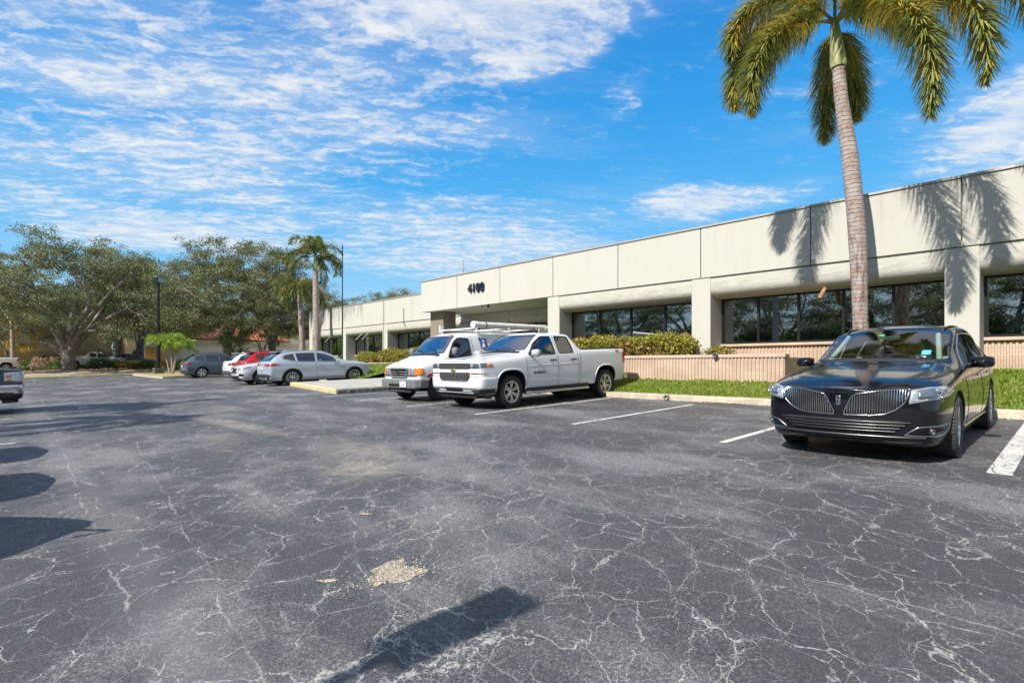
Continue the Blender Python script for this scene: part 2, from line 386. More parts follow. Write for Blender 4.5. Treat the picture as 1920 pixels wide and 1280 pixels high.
# ================================================================ office building
def stucco_fn(c, stain=.2):
    def fn(t, b):
        p = t.pos(); fine = t.noise(p, 38, 4, .7); lump = t.noise(p, 7, 3)
        st = t.noise(t.map(p, sca=(1.6, 1.6, .22)), 1.4, 5, .6); st2 = t.noise(p, .5, 3)
        col = t.mix(t.ramp(st, .5, .78, 0, stain), c, tuple(x * .62 for x in c))
        col = t.mix(t.ramp(st2, .45, .7, 0, .14), col, (c[0] * .85, c[1] * .8, c[2] * .68))
        rain = t.m('MULTIPLY', t.ramp(t.noise(t.map(p, sca=(3.2, 3.2, .12)), 2.2, 5, .7), .56, .72), t.ramp(t.xyz(p)[2], 4.3, 5.5, .05, .32))
        col = t.mix(rain, col, tuple(x * .5 for x in c))
        t.set(b.inputs['Base Color'], col)
        t.set(b.inputs['Normal'], t.bump(t.m('ADD', fine, t.m('MULTIPLY', lump, .5)), .35, .012))
    return fn
CR = (.525, .508, .452)
M_stucco = mat('cream_stucco', rough=.9, fn=stucco_fn(CR, .16))
def bulge_fn(t, b):
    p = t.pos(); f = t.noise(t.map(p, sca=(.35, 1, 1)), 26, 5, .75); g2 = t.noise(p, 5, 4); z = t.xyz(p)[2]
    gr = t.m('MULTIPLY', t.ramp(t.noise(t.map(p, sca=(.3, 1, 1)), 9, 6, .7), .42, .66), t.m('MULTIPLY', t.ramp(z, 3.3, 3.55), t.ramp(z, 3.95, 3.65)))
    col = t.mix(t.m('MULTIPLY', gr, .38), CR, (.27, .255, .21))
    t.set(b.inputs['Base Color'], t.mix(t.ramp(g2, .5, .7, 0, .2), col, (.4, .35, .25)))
    t.set(b.inputs['Normal'], t.bump(t.m('ADD', f, g2), .6, .02))
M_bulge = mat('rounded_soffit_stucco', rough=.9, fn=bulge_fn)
def mildew_fn(t, b):
    stucco_fn(CR, .25)(t, b)
    p = t.pos(); x, y, z = t.xyz(p)
    m1 = t.noise(t.map(p, sca=(1.5, 1.5, .25)), 1.7, 6, .7)
    hgt = t.ramp(z, 3.5, 5.6, -.12, .12)
    f = t.ramp(t.m('ADD', m1, hgt), .5, .6, 0, .6)
    old = b.inputs['Base Color'].links[0].from_socket
    t.set(b.inputs['Base Color'], t.mix(f, old, (.24, .24, .22)))
M_mildew = mat('mildewed_stucco', rough=.9, fn=mildew_fn)
M_taupe = mat('taupe_stucco', rough=.9, fn=stucco_fn((.24, .20, .155), .2))
M_joint = mat('dark_joint', (.10, .08, .06), .8)
M_coping = mat('metal_coping', (.42, .40, .36), .5, .3)
M_frame = mat('bronze_window_frame', (.035, .033, .032), .35, .6)
def block_fn(t, b):
    p = t.pos(); n = t.noise(p, 26, 4, .7); n2 = t.noise(p, 1.7, 3)
    z = t.xyz(p)[2]
    band = t.m('PINGPONG', t.m('SUBTRACT', z, .02), .1)
    jf = t.ramp(band, .0, .007, 1, 0)
    c = t.mix(t.ramp(n2, .4, .65), (.50, .365, .27), (.57, .44, .34))
    c = t.mix(t.ramp(n, .3, .5, .3, 0), c, (.3, .2, .14))
    t.set(b.inputs['Base Color'], t.mix(t.m('MULTIPLY', jf, .55), c, (.2, .15, .11)))
    t.set(b.inputs['Normal'], t.bump(n, .5, .01))
M_block = mat('pink_fluted_block', rough=.92, fn=block_fn)
M_cap = mat('pink_cap', rough=.9, fn=concrete_fn((.60, .47, .37), .85))
def glass_fn(t, b):
    # tinted reflective glazing: partly mirror, partly see-through
    lw = t.n('ShaderNodeLayerWeight'); lw.inputs[0].default_value = .35
    gl = t.n('ShaderNodeBsdfGlossy'); gl.inputs['Roughness'].default_value = .012; gl.inputs[0].default_value = (.78, .86, .9, 1)
    t.set(gl.inputs['Normal'], t.bump(t.noise(t.pos(), .9, 2), .05, .02))
    tr = t.n('ShaderNodeBsdfTransparent'); tr.inputs[0].default_value = (.46, .48, .47, 1)
    mx = t.n('ShaderNodeMixShader'); t.set(mx.inputs[0], t.ramp(lw.outputs['Facing'], 0, 1, .42, .9))
    out = [n_ for n_ in t.nt.nodes if n_.type == 'OUTPUT_MATERIAL'][0]
    t.nt.links.new(tr.outputs[0], mx.inputs[1]); t.nt.links.new(gl.outputs[0], mx.inputs[2]); t.nt.links.new(mx.outputs[0], out.inputs[0])
M_glass = mat('window_glass', fn=glass_fn)
M_blind = mat('blind', (.62, .60, .55), .7)
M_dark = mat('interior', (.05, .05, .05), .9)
M_black = mat('black_metal', (.012, .013, .016), .4, .2)
M_copper = mat('rusty_pipe', rough=.6, fn=noisy((.36, .18, .11), .35, 20))
M_num = mat('numeral_face', (.012, .014, .03), .35)
ZT, ZB = 5.46, 3.94              # fascia top and bottom
B = thing('office_building', 'long cream stucco office building with wide fascia, ribbon windows and the number 4100', 'building', (-10, 15.5, gz(20)))
B0 = Vector(B.location)
class BB(MB):                    # building parts are authored in world coordinates
    def build(s, name, m, parent=None, **kw):
        o = MB.build(s, name, m, None, **kw); par = parent or B; o.parent = par
        base = B0 if par is B else B0
        if par is B: o.location = -B0
        return o
def bpart(fn, name, m, parent=None, **kw):
    mb = BB(); fn(mb); return mb.build(name, m, parent, **kw)
YF, YW = 15.5, 16.28             # fascia and glazing planes of the right wing
YF2, YW2 = 18.1, 18.9            # the same for the set-back left wing
# fascia panels (individual, with open joints), soffit, roof
def panels(xs, yf, m, mz=None, zt=ZT):
    for a, c in zip(xs[:-1], xs[1:]):
        bpart(lambda mb: mb.box(c + .012, a - .012, yf, yf + .16, ZB, zt), 'fascia_panel', m, bevel=.012)
seams = [1.1 * -1 + 0 for _ in ()]
xsR = [9 + .1, 7.25, 4.2, 1.15, -1.92, -5.0, -8.08, -11.12, -14.15, -17.2, -20.2, -23.15]
xsR = xsR[1:]
panels(xsR, YF, M_stucco)
xsL = [-17, -20.2, -24.6, -28.0, -31.2, -34.2, -37.05, -40.1, -43.0]
panels(xsL[:-3], YF2, M_stucco); panels(xsL[-4:], YF2, M_mildew)
def backing(mb):
    mb.box(-23.1, 7.2, YF + .1, YF + .3, ZB + .01, ZT - .03)
    mb.box(-42.95, -17, YF2 + .1, YF2 + .3, ZB + .01, ZT - .03)
    mb.box(-23.13, -22.93, YF + .165, YF2 + .2, ZB + .01, ZT - .01)
bpart(backing, 'fascia_backing', M_stucco)
def coping(mb):
    mb.box(-23.2, 7.2, YF - .035, YF + .32, ZT, ZT + .05); mb.box(-43.05, -23.0, YF2 - .035, YF2 + .32, ZT, ZT + .05)
    mb.box(-23.21, -22.9, YF + .322, YF2 + .3, ZT + .001, ZT + .051)
bpart(coping, 'coping', M_coping)
bpart(lambda mb: (mb.box(-23.2, 7.2, YF + .05, YF + .3, ZT + .055, ZT + .075), mb.box(-43, -23.3, YF2 + .05, YF2 + .3, ZT + .055, ZT + .075)), 'roof_edge', M_stucco)
bpart(lambda mb: (mb.box(-23, 7.1, YF + .3, 36, ZT - .3, ZT - .1), mb.box(-42.9, -23, YF2 + .3, 36, ZT - .3, ZT - .1)), 'roof', M_walk)
bpart(lambda mb: (mb.box(-14.4, 7.1, YF + .02, YF + .05, ZB - .02, ZB), mb.box(-42.9, -14.4, YF2 + .02, YF2 + .05, ZB - .02, ZB)), 'joint_line', M_joint)
# rounded soffit between columns
def bulge(x0, x1, yf, yw):
    mb = BB(); prof = [(yf + .045, ZB - .02), (yf + .035, ZB - .2)]
    for k in range(0, 9):
        a = PI / 2 * k / 8; prof.append((yf + .035 + .34 * (1 - math.cos(a)), 3.60 - .27 * math.sin(a)))
    prof.append((yw + .1, 3.325)); vs = []
    for x in (x0, x1):
        for (y, z) in prof: vs.append((x, y, z))
    k = len(prof); mb.add(vs, [(j, k + j, k + j + 1, j + 1) for j in range(k - 1)], True)
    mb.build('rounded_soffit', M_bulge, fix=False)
def column(xc, yf, yw, w=.61, m=M_stucco, z0=.3, z1=ZB - .02):
    bpart(lambda mb: mb.box(xc - w / 2, xc + w / 2, yf + .012, yw + .25, z0, z1), 'column', m, bevel=.02)
def window(x0, x1, yw, z0=1.94, z1=3.325, step=1.22, blind=None):
    """x0 > x1 (right to left in world)"""
    fr = BB(); n = max(1, round((x0 - x1) / step)); ws = (x0 - x1) / n
    fr.box(x1, x0, yw - .04, yw + .05, z1 - .05, z1); fr.box(x1, x0, yw - .04, yw + .05, z0, z0 + .06)
    for x in (x0, x1): fr.box(min(x, x - .05 if x == x0 else x + .05), max(x, x - .05 if x == x0 else x + .05), yw - .04, yw + .05, z0 + .06, z1 - .05)
    W = fr.build('window', M_frame)
    g_ = BB(); g_.box(x1 + .05, x0 - .05, yw + .01, yw + .018, z0 + .06, z1 - .05); o = g_.build('pane', M_glass, W); o.location = (0, 0, 0)
    for k in range(1, n):
        q = BB(); x = x1 + ws * k; q.box(x - .03, x + .03, yw - .035, yw + .045, z0 + .0605, z1 - .0505); o = q.build('mullion', M_frame, W); o.location = (0, 0, 0)
    if blind:
        q = BB()
        for (a, c) in blind:
            z = z1 - .1
            while z > z0 + .08: q.box(c, a, yw + .07, yw + .09, z, z + .022); z -= .045
        o = q.build('blind', M_blind, W); o.location = (0, 0, 0)
def sill(x0, x1, yw, z=1.94):
    bpart(lambda mb: mb.box(x1, x0, yw - .12, yw + .1, z - .075, z), 'window_sill', M_cap, bevel=.01)
def fluted(x0, x1, y, z0, z1, parent=None, name='base_wall', ret=None):
    """wall of vertically ribbed block"""
    mb = BB() if parent is None else MB(); mb.box(x1, x0, y, y + .2, z0, z1)
    n = int((x0 - x1) / .1)
    for k in range(n):
        a = x1 + (k + .5) * (x0 - x1) / n; hh = z0
        while hh < z1 - .01:
            t1 = min(hh + .195, z1 - .002); mb.add([(a - .034, y + .001, hh), (a - .022, y - .028, hh), (a + .022, y - .028, hh), (a + .034, y + .001, hh), (a - .034, y + .001, t1), (a - .022, y - .028, t1), (a + .022, y - .028, t1), (a + .034, y + .001, t1)], [(0, 1, 5, 4), (1, 2, 6, 5), (2, 3, 7, 6), (4, 5, 6, 7), (0, 3, 2, 1)]); hh += .2
    if parent is None: return mb.build(name, M_block)
    return mb.build(name, M_block, parent)
colsR = [4.2, -1.92, -8.08, -14.13]
for x in colsR: column(x, YF, YW)
for a, c in zip(colsR[:-1], colsR[1:]):
    x0, x1 = a - .305, c + .305
    bulge(x0 + .02, x1 - .02, YF, YW)
    bl = [(x0 - .1, x0 - 1.15)] if a == -1.92 else ([(x0 - .05, x0 - 3.4)] if a == 4.2 else None)
    window(x0, x1, YW, blind=bl); sill(x0, x1, YW); fluted(x0, x1, YW - .02, .5, 1.865)
bulge(7.2, 4.5, YF, YW); window(7.0, 4.505, YW); fluted(7.2, 4.505, YW - .02, .5, 1.865)
colsL = [-13.4, -19.8, -25.6, -31.2, -36.95, -42.7]
for x in colsL: column(x, YF2, YW2, m=M_stucco)
for a, c in zip(colsL[:-1], colsL[1:]):
    x0, x1 = a - .305, c + .305
    bulge(x0 + .02, x1 - .02, YF2, YW2)
    if a < -31: bpart(lambda mb: (mb.box(x1 - .1, x0 - .9 if a < -31 and a > -32 else x0 - 0, YW2, YW2 + .2, .5, .6)), 'base_wall', M_stucco)
    window(x0 - (0 if a > -24 else .0), x1 + (.0), YW2, z0=1.98, blind=[(x1 + 1.3, x1 + .1)]); sill(x0, x1, YW2, 1.98); bpart(lambda mb: mb.box(x1, x0, YW2 - .02, YW2 + .2, .4, 1.904), 'base_wall', M_stucco)
# rounded end of the left wing
def endwall(mb):
    mb.box(-43.0, -42.6, YF2 + .02, 34, .3, ZT - .31)
bpart(endwall, 'side_wall', M_mildew)
bpart(lambda mb: (mb.box(7.0, 7.15, YF + .2, 34, .3, ZT - .31), mb.box(-42.9, 7, 33.8, 34, .3, ZT - .31)), 'rear_wall', M_stucco)
# entrance portico
bpart(lambda mb: mb.box(-23.1, -14.45, YF + .31, YF2 + .02, ZB + .012, ZB + .06), 'portico_ceiling', M_stucco)
column(-22.45, 15.95, 16.5, w=1.1, m=M_taupe, z1=ZB + .011)
bpart(lambda mb: mb.box(-14.43, -13.6, YF2 - 1.0, YF2, .3, ZB), 'side_wall', M_stucco)
# interior: floor, ceiling, back wall
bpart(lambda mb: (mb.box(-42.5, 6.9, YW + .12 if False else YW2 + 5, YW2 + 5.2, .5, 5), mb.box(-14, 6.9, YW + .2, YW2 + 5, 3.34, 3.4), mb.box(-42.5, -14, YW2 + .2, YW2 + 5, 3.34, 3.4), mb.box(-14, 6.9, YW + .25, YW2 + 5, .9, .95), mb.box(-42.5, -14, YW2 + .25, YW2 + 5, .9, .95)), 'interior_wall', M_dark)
# address numerals
def numerals():
    cu = bpy.data.curves.new('house_number', 'FONT'); cu.body = '4100'; cu.size = .53; cu.extrude = .03; cu.bevel_depth = .006; cu.offset = .010; cu.space_character = 1.08
    o = bpy.data.objects.new('t', cu); link(o)
    dg = bpy.context.evaluated_depsgraph_get(); me = bpy.data.meshes.new_from_object(o.evaluated_get(dg)); bpy.data.objects.remove(o)
    return me
me = numerals(); bm = bmesh.new(); bm.from_mesh(me)
bmesh.ops.rotate(bm, cent=(0, 0, 0), matrix=Matrix.Rotation(PI / 2, 3, 'X'), verts=bm.verts)
w_ = max(v.co.x for v in bm.verts) - min(v.co.x for v in bm.verts)
bmesh.ops.translate(bm, vec=(-19.3, YF - .05, 4.56), verts=bm.verts); bm.to_mesh(me); bm.free()
me.materials.clear(); me.materials.append(M_num)
o = bpy.data.objects.new('house_number', me); link(o, B); o.location = -B0
# small fittings on the building
def ball(mb, c, r): mb.lathe([(max(.0005, r * math.sin(PI * k / 8)), -r * math.cos(PI * k / 8)) for k in range(9)], 12, Matrix.Translation(c))
bpart(lambda mb: (ball(mb, (-18.55, 15.62, ZB - .05), .06), mb.box(-18.6, -18.5, 15.57, 15.67, ZB - .03, ZB + .005)), 'security_light', M_coping)
bpart(lambda mb: (ball(mb, (-18.1, 15.62, ZB - .05), .065), mb.box(-18.15, -18.05, 15.57, 15.67, ZB - .03, ZB + .005)), 'security_camera', M_black)
bpart(lambda mb: (mb.tube([(-20.6, 16.2, ZT), (-20.6, 16.2, ZT + .85)], .018, 6), mb.tube([(-20.6, 16.2, ZT + .3), (-20.55, 16.2, ZT + .5)], .03, 6)), 'antenna', M_coping)
def pipe(mb, p, q, r):
    p = Vector(p); q = Vector(q); d = (q - p); m = Matrix.Translation(p) @ d.to_track_quat('Z', 'Y').to_matrix().to_4x4(); L_ = d.length
    mb.lathe([(r * 1.35, 0), (r * 1.35, L_ * .1), (r, L_ * .13), (r, L_), (r * .78, L_), (r * .78, L_ * .6), (.001, L_ * .6)], 18, m)
bpart(lambda mb: pipe(mb, (-4.72, 15.86, 3.42), (-4.78, 15.45, 3.02), .052), 'drain_pipe', M_copper)
bpart(lambda mb: (mb.tube([(-28.9, YF2 - .02, 4.75), (-28.9, YF2 - .02, 4.0), (-28.85, YF2 - .05, 3.8), (-28.75, YF2 + .02, 3.6)], .02, 6)), 'cable', M_joint)
for x in (-34.5, -33.6, -39.4):
    bpart(lambda mb: mb.tube([(x, YF2 + .15, 3.42), (x - .35, YF2 - .15, 3.0)], .03, 8), 'drain_pipe', M_walk)
# planter walls (stand free of the building)
def planter(x0, x1, yf, z0, z1, label, yb=None):
    P = thing('planter_wall', label, 'planter', ((x0 + x1) / 2, yf, z0))
    c = Vector(P.location)
    o = fluted(x0, x1, yf, z0 - .1, z1 - .09, parent=P, name='fluted_wall'); o.location = -c
    mb = MB(); mb.box(x1 - .03, x0 + .03, yf - .05, yf + .24, z1 - .09, z1); o = mb.build('cap', M_cap, P, bevel=.012); o.location = -c
    mb = MB()
    for x in (x0 - .2, x1): mb.box(x, x + .2, yf + .2, YW - .05 if yb is None else yb, z0 - .1, z1 - .09)
    o = mb.build('return_wall', M_block, P); o.location = -c
    mb = MB(); mb.box(x1 + .2, x0 - .2, yf + .2, YW - .1 if yb is None else yb, z1 - .25, z1 - .15); o = mb.build('soil', M_mulch, P); o.location = -c
    return P
planter(-5.3, -14.0, 14.55, .85, 1.6, 'pink fluted block planter wall on the lawn behind the white pickup')
planter(-25.5, -33.9, 17.0, .8, 1.42, 'pale low planter wall in front of the far wing windows', yb=YW2 - .1)
# ================================================================ vehicles
def paint_mat(name, c, metal=0.0, rough=.32, dusty=0.0, coat=1.0, coatr=.03):
    def fn(t, b):
        b.inputs['Coat Weight'].default_value = coat; b.inputs['Coat Roughness'].default_value = coatr; b.inputs['Coat IOR'].default_value = 1.5; b.inputs['Specular IOR Level'].default_value = .12
        geo = t.n('ShaderNodeNewGeometry')
        p = t.obj(); d = t.noise(p, 2.2, 5, .65); sp = t.noise(p, 160, 1)
        col = c
        if dusty:
            f = t.m('MAXIMUM', t.m('MULTIPLY', t.ramp(d, .45, .7), dusty * .35), t.m('MULTIPLY', t.ramp(sp, .735, .77), dusty * 3))
            z = t.xyz(p)[2]; f = t.m('MAXIMUM', f, t.m('MULTIPLY', t.ramp(z, .5, .2), t.m('MULTIPLY', t.ramp(d, .3, .7), dusty)))
            col = t.mix(f, (*c, 1), (.42, .40, .36, 1))
            t.set(b.inputs['Coat Roughness'], t.m('ADD', t.m('MULTIPLY', f, .5), coatr))
        # the inside of the shell is dark lining
        t.set(b.inputs['Base Color'], t.mix(geo.outputs['Backfacing'], col if dusty else (*c, 1), (.03, .03, .032, 1)))
        t.set(b.inputs['Coat Weight'], t.m('MULTIPLY', t.m('SUBTRACT', 1.0, geo.outputs['Backfacing']), coat))
    return mat(name, c, rough, metal, fn)
def carglass(name, tint, refl=.16, edge=.9):
    def fn(t, b):
        lw = t.n('ShaderNodeFresnel'); lw.inputs[0].default_value = 1.55
        gl = t.n('ShaderNodeBsdfGlossy'); gl.inputs['Roughness'].default_value = .01; gl.inputs[0].default_value = (1, 1, 1, 1)
        tr = t.n('ShaderNodeBsdfTransparent'); tr.inputs[0].default_value = (*tint, 1)
        mx = t.n('ShaderNodeMixShader'); t.set(mx.inputs[0], t.ramp(lw.outputs[0], 0.04, .8, refl, edge, smooth=False))
        out = [n_ for n_ in t.nt.nodes if n_.type == 'OUTPUT_MATERIAL'][0]
        t.nt.links.new(tr.outputs[0], mx.inputs[1]); t.nt.links.new(gl.outputs[0], mx.inputs[2]); t.nt.links.new(mx.outputs[0], out.inputs[0])
    return mat(name, fn=fn)
M_wind = carglass('windscreen_glass', (.70, .84, .82), .22)
M_wind2 = carglass('blue_windscreen_glass', (.55, .68, .70), .46)
M_side = carglass('side_glass', (.50, .56, .54), .14)
M_priv = carglass('privacy_glass', (.06, .065, .07), .13)
M_tyre = mat('tyre_rubber', (.022, .022, .023), .8, fn=noisy((.024, .024, .025), .3, 30, .2, 90))
M_tyred = mat('dusty_tyre_rubber', (.05, .05, .05), .85, fn=noisy((.055, .054, .052), .3, 18, .2, 90))
M_alloy = mat('polished_alloy', (.62, .63, .65), .2, .9)
M_alloyd = mat('machined_alloy', (.72, .71, .66), .25, .8)
M_rimdk = mat('dark_rim_recess', (.03, .03, .033), .45, .4)
M_steel = mat('steel_wheel', (.10, .10, .10), .5, .5)
M_chrome = mat('chrome', (.80, .80, .82), .09, 1.0)
M_mirror = mat('grey_mirror_shell', (.42, .43, .44), .35)
M_grbar = mat('grille_chrome', (.52, .53, .55), .16, 1.0)
M_dsat = mat('dark_satin', (.20, .205, .21), .3, .9)
M_satin = mat('satin_chrome', (.55, .56, .58), .25, 1.0)
M_plast = mat('black_plastic', (.022, .023, .025), .55)
M_gplast = mat('grey_plastic', (.16, .165, .17), .5, fn=noisy((.17, .175, .18), .15, 8))
M_gloss = mat('gloss_black', (.008, .008, .009), .06)
M_void = mat('grille_void', (.004, .004, .005), .7)
def lens_fn(c):
    def fn(t, b):
        p = t.obj(); n = t.vor(p, 26, 'F1'); n2 = t.noise(p, 12, 3)
        t.set(b.inputs['Base Color'], t.mix(t.ramp(n2, .38, .62), tuple(x * .75 for x in c), c))
        b.inputs['Coat Weight'].default_value = 1; b.inputs['Coat Roughness'].default_value = .03
        b.inputs['Metallic'].default_value = .45; b.inputs['Roughness'].default_value = .28
        t.set(b.inputs['Normal'], t.bump(n, .08, .01))
    return fn
M_lens = mat('headlamp_lens', fn=lens_fn((.50, .53, .56)))
M_lensd = mat('dark_headlamp_lens', fn=lens_fn((.16, .19, .24)))
def red_fn(t, b):
    b.inputs['Coat Weight'].default_value = 1; n = t.noise(t.obj(), 14, 2)
    t.set(b.inputs['Base Color'], t.mix(t.ramp(n, .4, .6), (.30, .008, .006), (.55, .02, .012)))
M_red = mat('red_lens', rough=.25, fn=red_fn)
M_amber = mat('amber_lens', (.85, .20, .02), .25, Coat_Weight=1.0)
M_seat = mat('pale_upholstery', (.60, .62, .55), .7)
M_seatd = mat('dark_upholstery', (.05, .05, .055), .7)
M_dash = mat('dashboard', (.07, .08, .085), .55)
M_gold = mat('gold_emblem', (.62, .42, .08), .25, .9)
M_white = mat('white_plate', (.75, .75, .75), .4)
M_plateblue = mat('plate_print', (.10, .16, .35), .5)
M_redp = mat('red_paint', (.55, .02, .02), .35, Coat_Weight=1.0)
RN = 9
def ring_pts(st):
    (y, zb, wb, w3, w4, w5, zbelt, w6, z6, w7, z7, zt) = st
    h = zbelt - zb
    return [(0, zb), (wb, zb), (w3, zb + .26 * h), (w4, zb + .66 * h), (w5, zbelt), (w6, z6), (w7, z7), (w7 * .52, z7 + (zt - z7) * .8), (0, zt)]
def hull(stations, L, rows={1: .55, 4: .35, 6: .35}, cols={}, nose=.10, tail=.05, sub=3):
    bm = bmesh.new(); rings = []
    for st in stations:
        y = st[0] - L / 2; pts = ring_pts(st)
        full = [(x, z) for x, z in pts] + [(-x, z) for x, z in pts[-2:0:-1]]
        rings.append([bm.verts.new((x, y, z)) for x, z in full])
    n = len(rings[0]); cl = bm.edges.layers.float.new('crease_edge')
    for i in range(len(rings) - 1):
        for j in range(n):
            bm.faces.new((rings[i][j], rings[i][(j + 1) % n], rings[i + 1][(j + 1) % n], rings[i + 1][j]))
    for ri, bulge_, sgn in ((0, nose, -1), (len(rings) - 1, tail, 1)):
        R = rings[ri]; C = [R[0]]
        for j in range(1, RN - 1):
            k = 1 if 1 < j < RN - 2 else .6
            C.append(bm.verts.new((0, R[0].co.y + sgn * bulge_ * k, R[j].co.z)))
        C.append(R[RN - 1])
        for j in range(RN - 1):
            a, b_ = R[j], R[j + 1]; la, lb = R[(n - j) % n], R[(n - j - 1) % n]
            for q in ((a, b_, C[j + 1], C[j]), (C[j], C[j + 1], lb, la)):
                u = []
                for v in q:
                    if v not in u: u.append(v)
                if len(u) > 2:
                    try: bm.faces.new(u)
                    except ValueError: pass
    for i in range(len(rings) - 1):
        for r, c in rows.items():
            for j in {r, n - r}:
                e = bm.edges.get((rings[i][j % n], rings[i + 1][j % n]))
                if e: e[cl] = c
    for i, c in cols.items():
        lo = 0
        if isinstance(c, tuple): c, lo = c
        for j in range(n):
            jj = min(j, n - j); kk = min(j + 1, n - j - 1 if j + 1 <= n else 0)
            if jj >= lo and min((j + 1) % n, n - (j + 1) % n) >= lo:
                e = bm.edges.get((rings[i][j], rings[i][(j + 1) % n]))
                if e: e[cl] = c
    bmesh.ops.recalc_face_normals(bm, faces=bm.faces)
    me = bpy.data.meshes.new('cage'); bm.to_mesh(me); bm.free()
    o = bpy.data.objects.new('cage', me); link(o); s = o.modifiers.new('s', 'SUBSURF'); s.levels = sub
    dg = bpy.context.evaluated_depsgraph_get(); dg.update(); m2 = bpy.data.meshes.new_from_object(o.evaluated_get(dg))
    bpy.data.objects.remove(o); bm = bmesh.new(); bm.from_mesh(m2); bpy.data.meshes.remove(m2)
    for f in bm.faces: f.smooth = True
    return bm
def in_poly(p, poly):
    x, y = p; c = False; n = len(poly)
    for i in range(n):
        x1, y1 = poly[i]; x2, y2 = poly[(i + 1) % n]
        if (y1 > y) != (y2 > y) and x < (x2 - x1) * (y - y1) / (y2 - y1) + x1: c = not c
    return c
def frame_of(ang):
    a = math.radians(ang); return Vector((-math.sin(a), math.cos(a), 0)), Vector((math.cos(a), math.sin(a), 0))
def carve(bm, poly, ang, sel):
    """cut the outline (u, z) of a projection into the surface; returns the faces inside"""
    d, u = frame_of(ang); us = [p[0] for p in poly]; zs = [p[1] for p in poly]
    lo = (min(us) - .02, min(zs) - .02); hi = (max(us) + .02, max(zs) + .02)
    def overlap(f):
        a = [v.co.dot(u) for v in f.verts]; z = [v.co.z for v in f.verts]
        return max(a) > lo[0] and min(a) < hi[0] and max(z) > lo[1] and min(z) < hi[1]
    bm.normal_update()
    cand = [f for f in bm.faces if sel(f.calc_center_median(), f.normal) and overlap(f)]
    for i in range(len(poly)):
        p = poly[i]; q = poly[(i + 1) % len(poly)]
        P = u * p[0] + Vector((0, 0, p[1])); e = u * (q[0] - p[0]) + Vector((0, 0, q[1] - p[1]))
        if e.length < 1e-6: continue
        nrm = e.cross(d).normalized()
        geom = set(cand)
        for f in cand: geom.update(f.edges); geom.update(f.verts)
        r = bmesh.ops.bisect_plane(bm, geom=list(geom), dist=1e-5, plane_co=P, plane_no=nrm)
        cand = [g for g in r['geom'] if isinstance(g, bmesh.types.BMFace)]
    return [f for f in cand if f.is_valid and in_poly((f.calc_center_median().dot(u), f.calc_center_median().z), poly)]
def rounded(poly, r=.05, n=4):
    out = []; N = len(poly)
    for i in range(N):
        p = Vector(poly[i]); a = Vector(poly[i - 1]); b = Vector(poly[(i + 1) % N])
        ra = min(r, (a - p).length * .45); rb = min(r, (b - p).length * .45)
        A = p + (a - p).normalized() * ra; B_ = p + (b - p).normalized() * rb
        for k in range(n + 1):
            t_ = k / n; out.append(tuple(A * (1 - t_) ** 2 + p * 2 * t_ * (1 - t_) + B_ * t_ ** 2))
    return out
def circle(cy, cz, r, n=24, a0=0, a1=2 * PI): return [(cy + r * math.cos(a0 + (a1 - a0) * k / n), cz + r * math.sin(a0 + (a1 - a0) * k / n)) for k in range(n)]
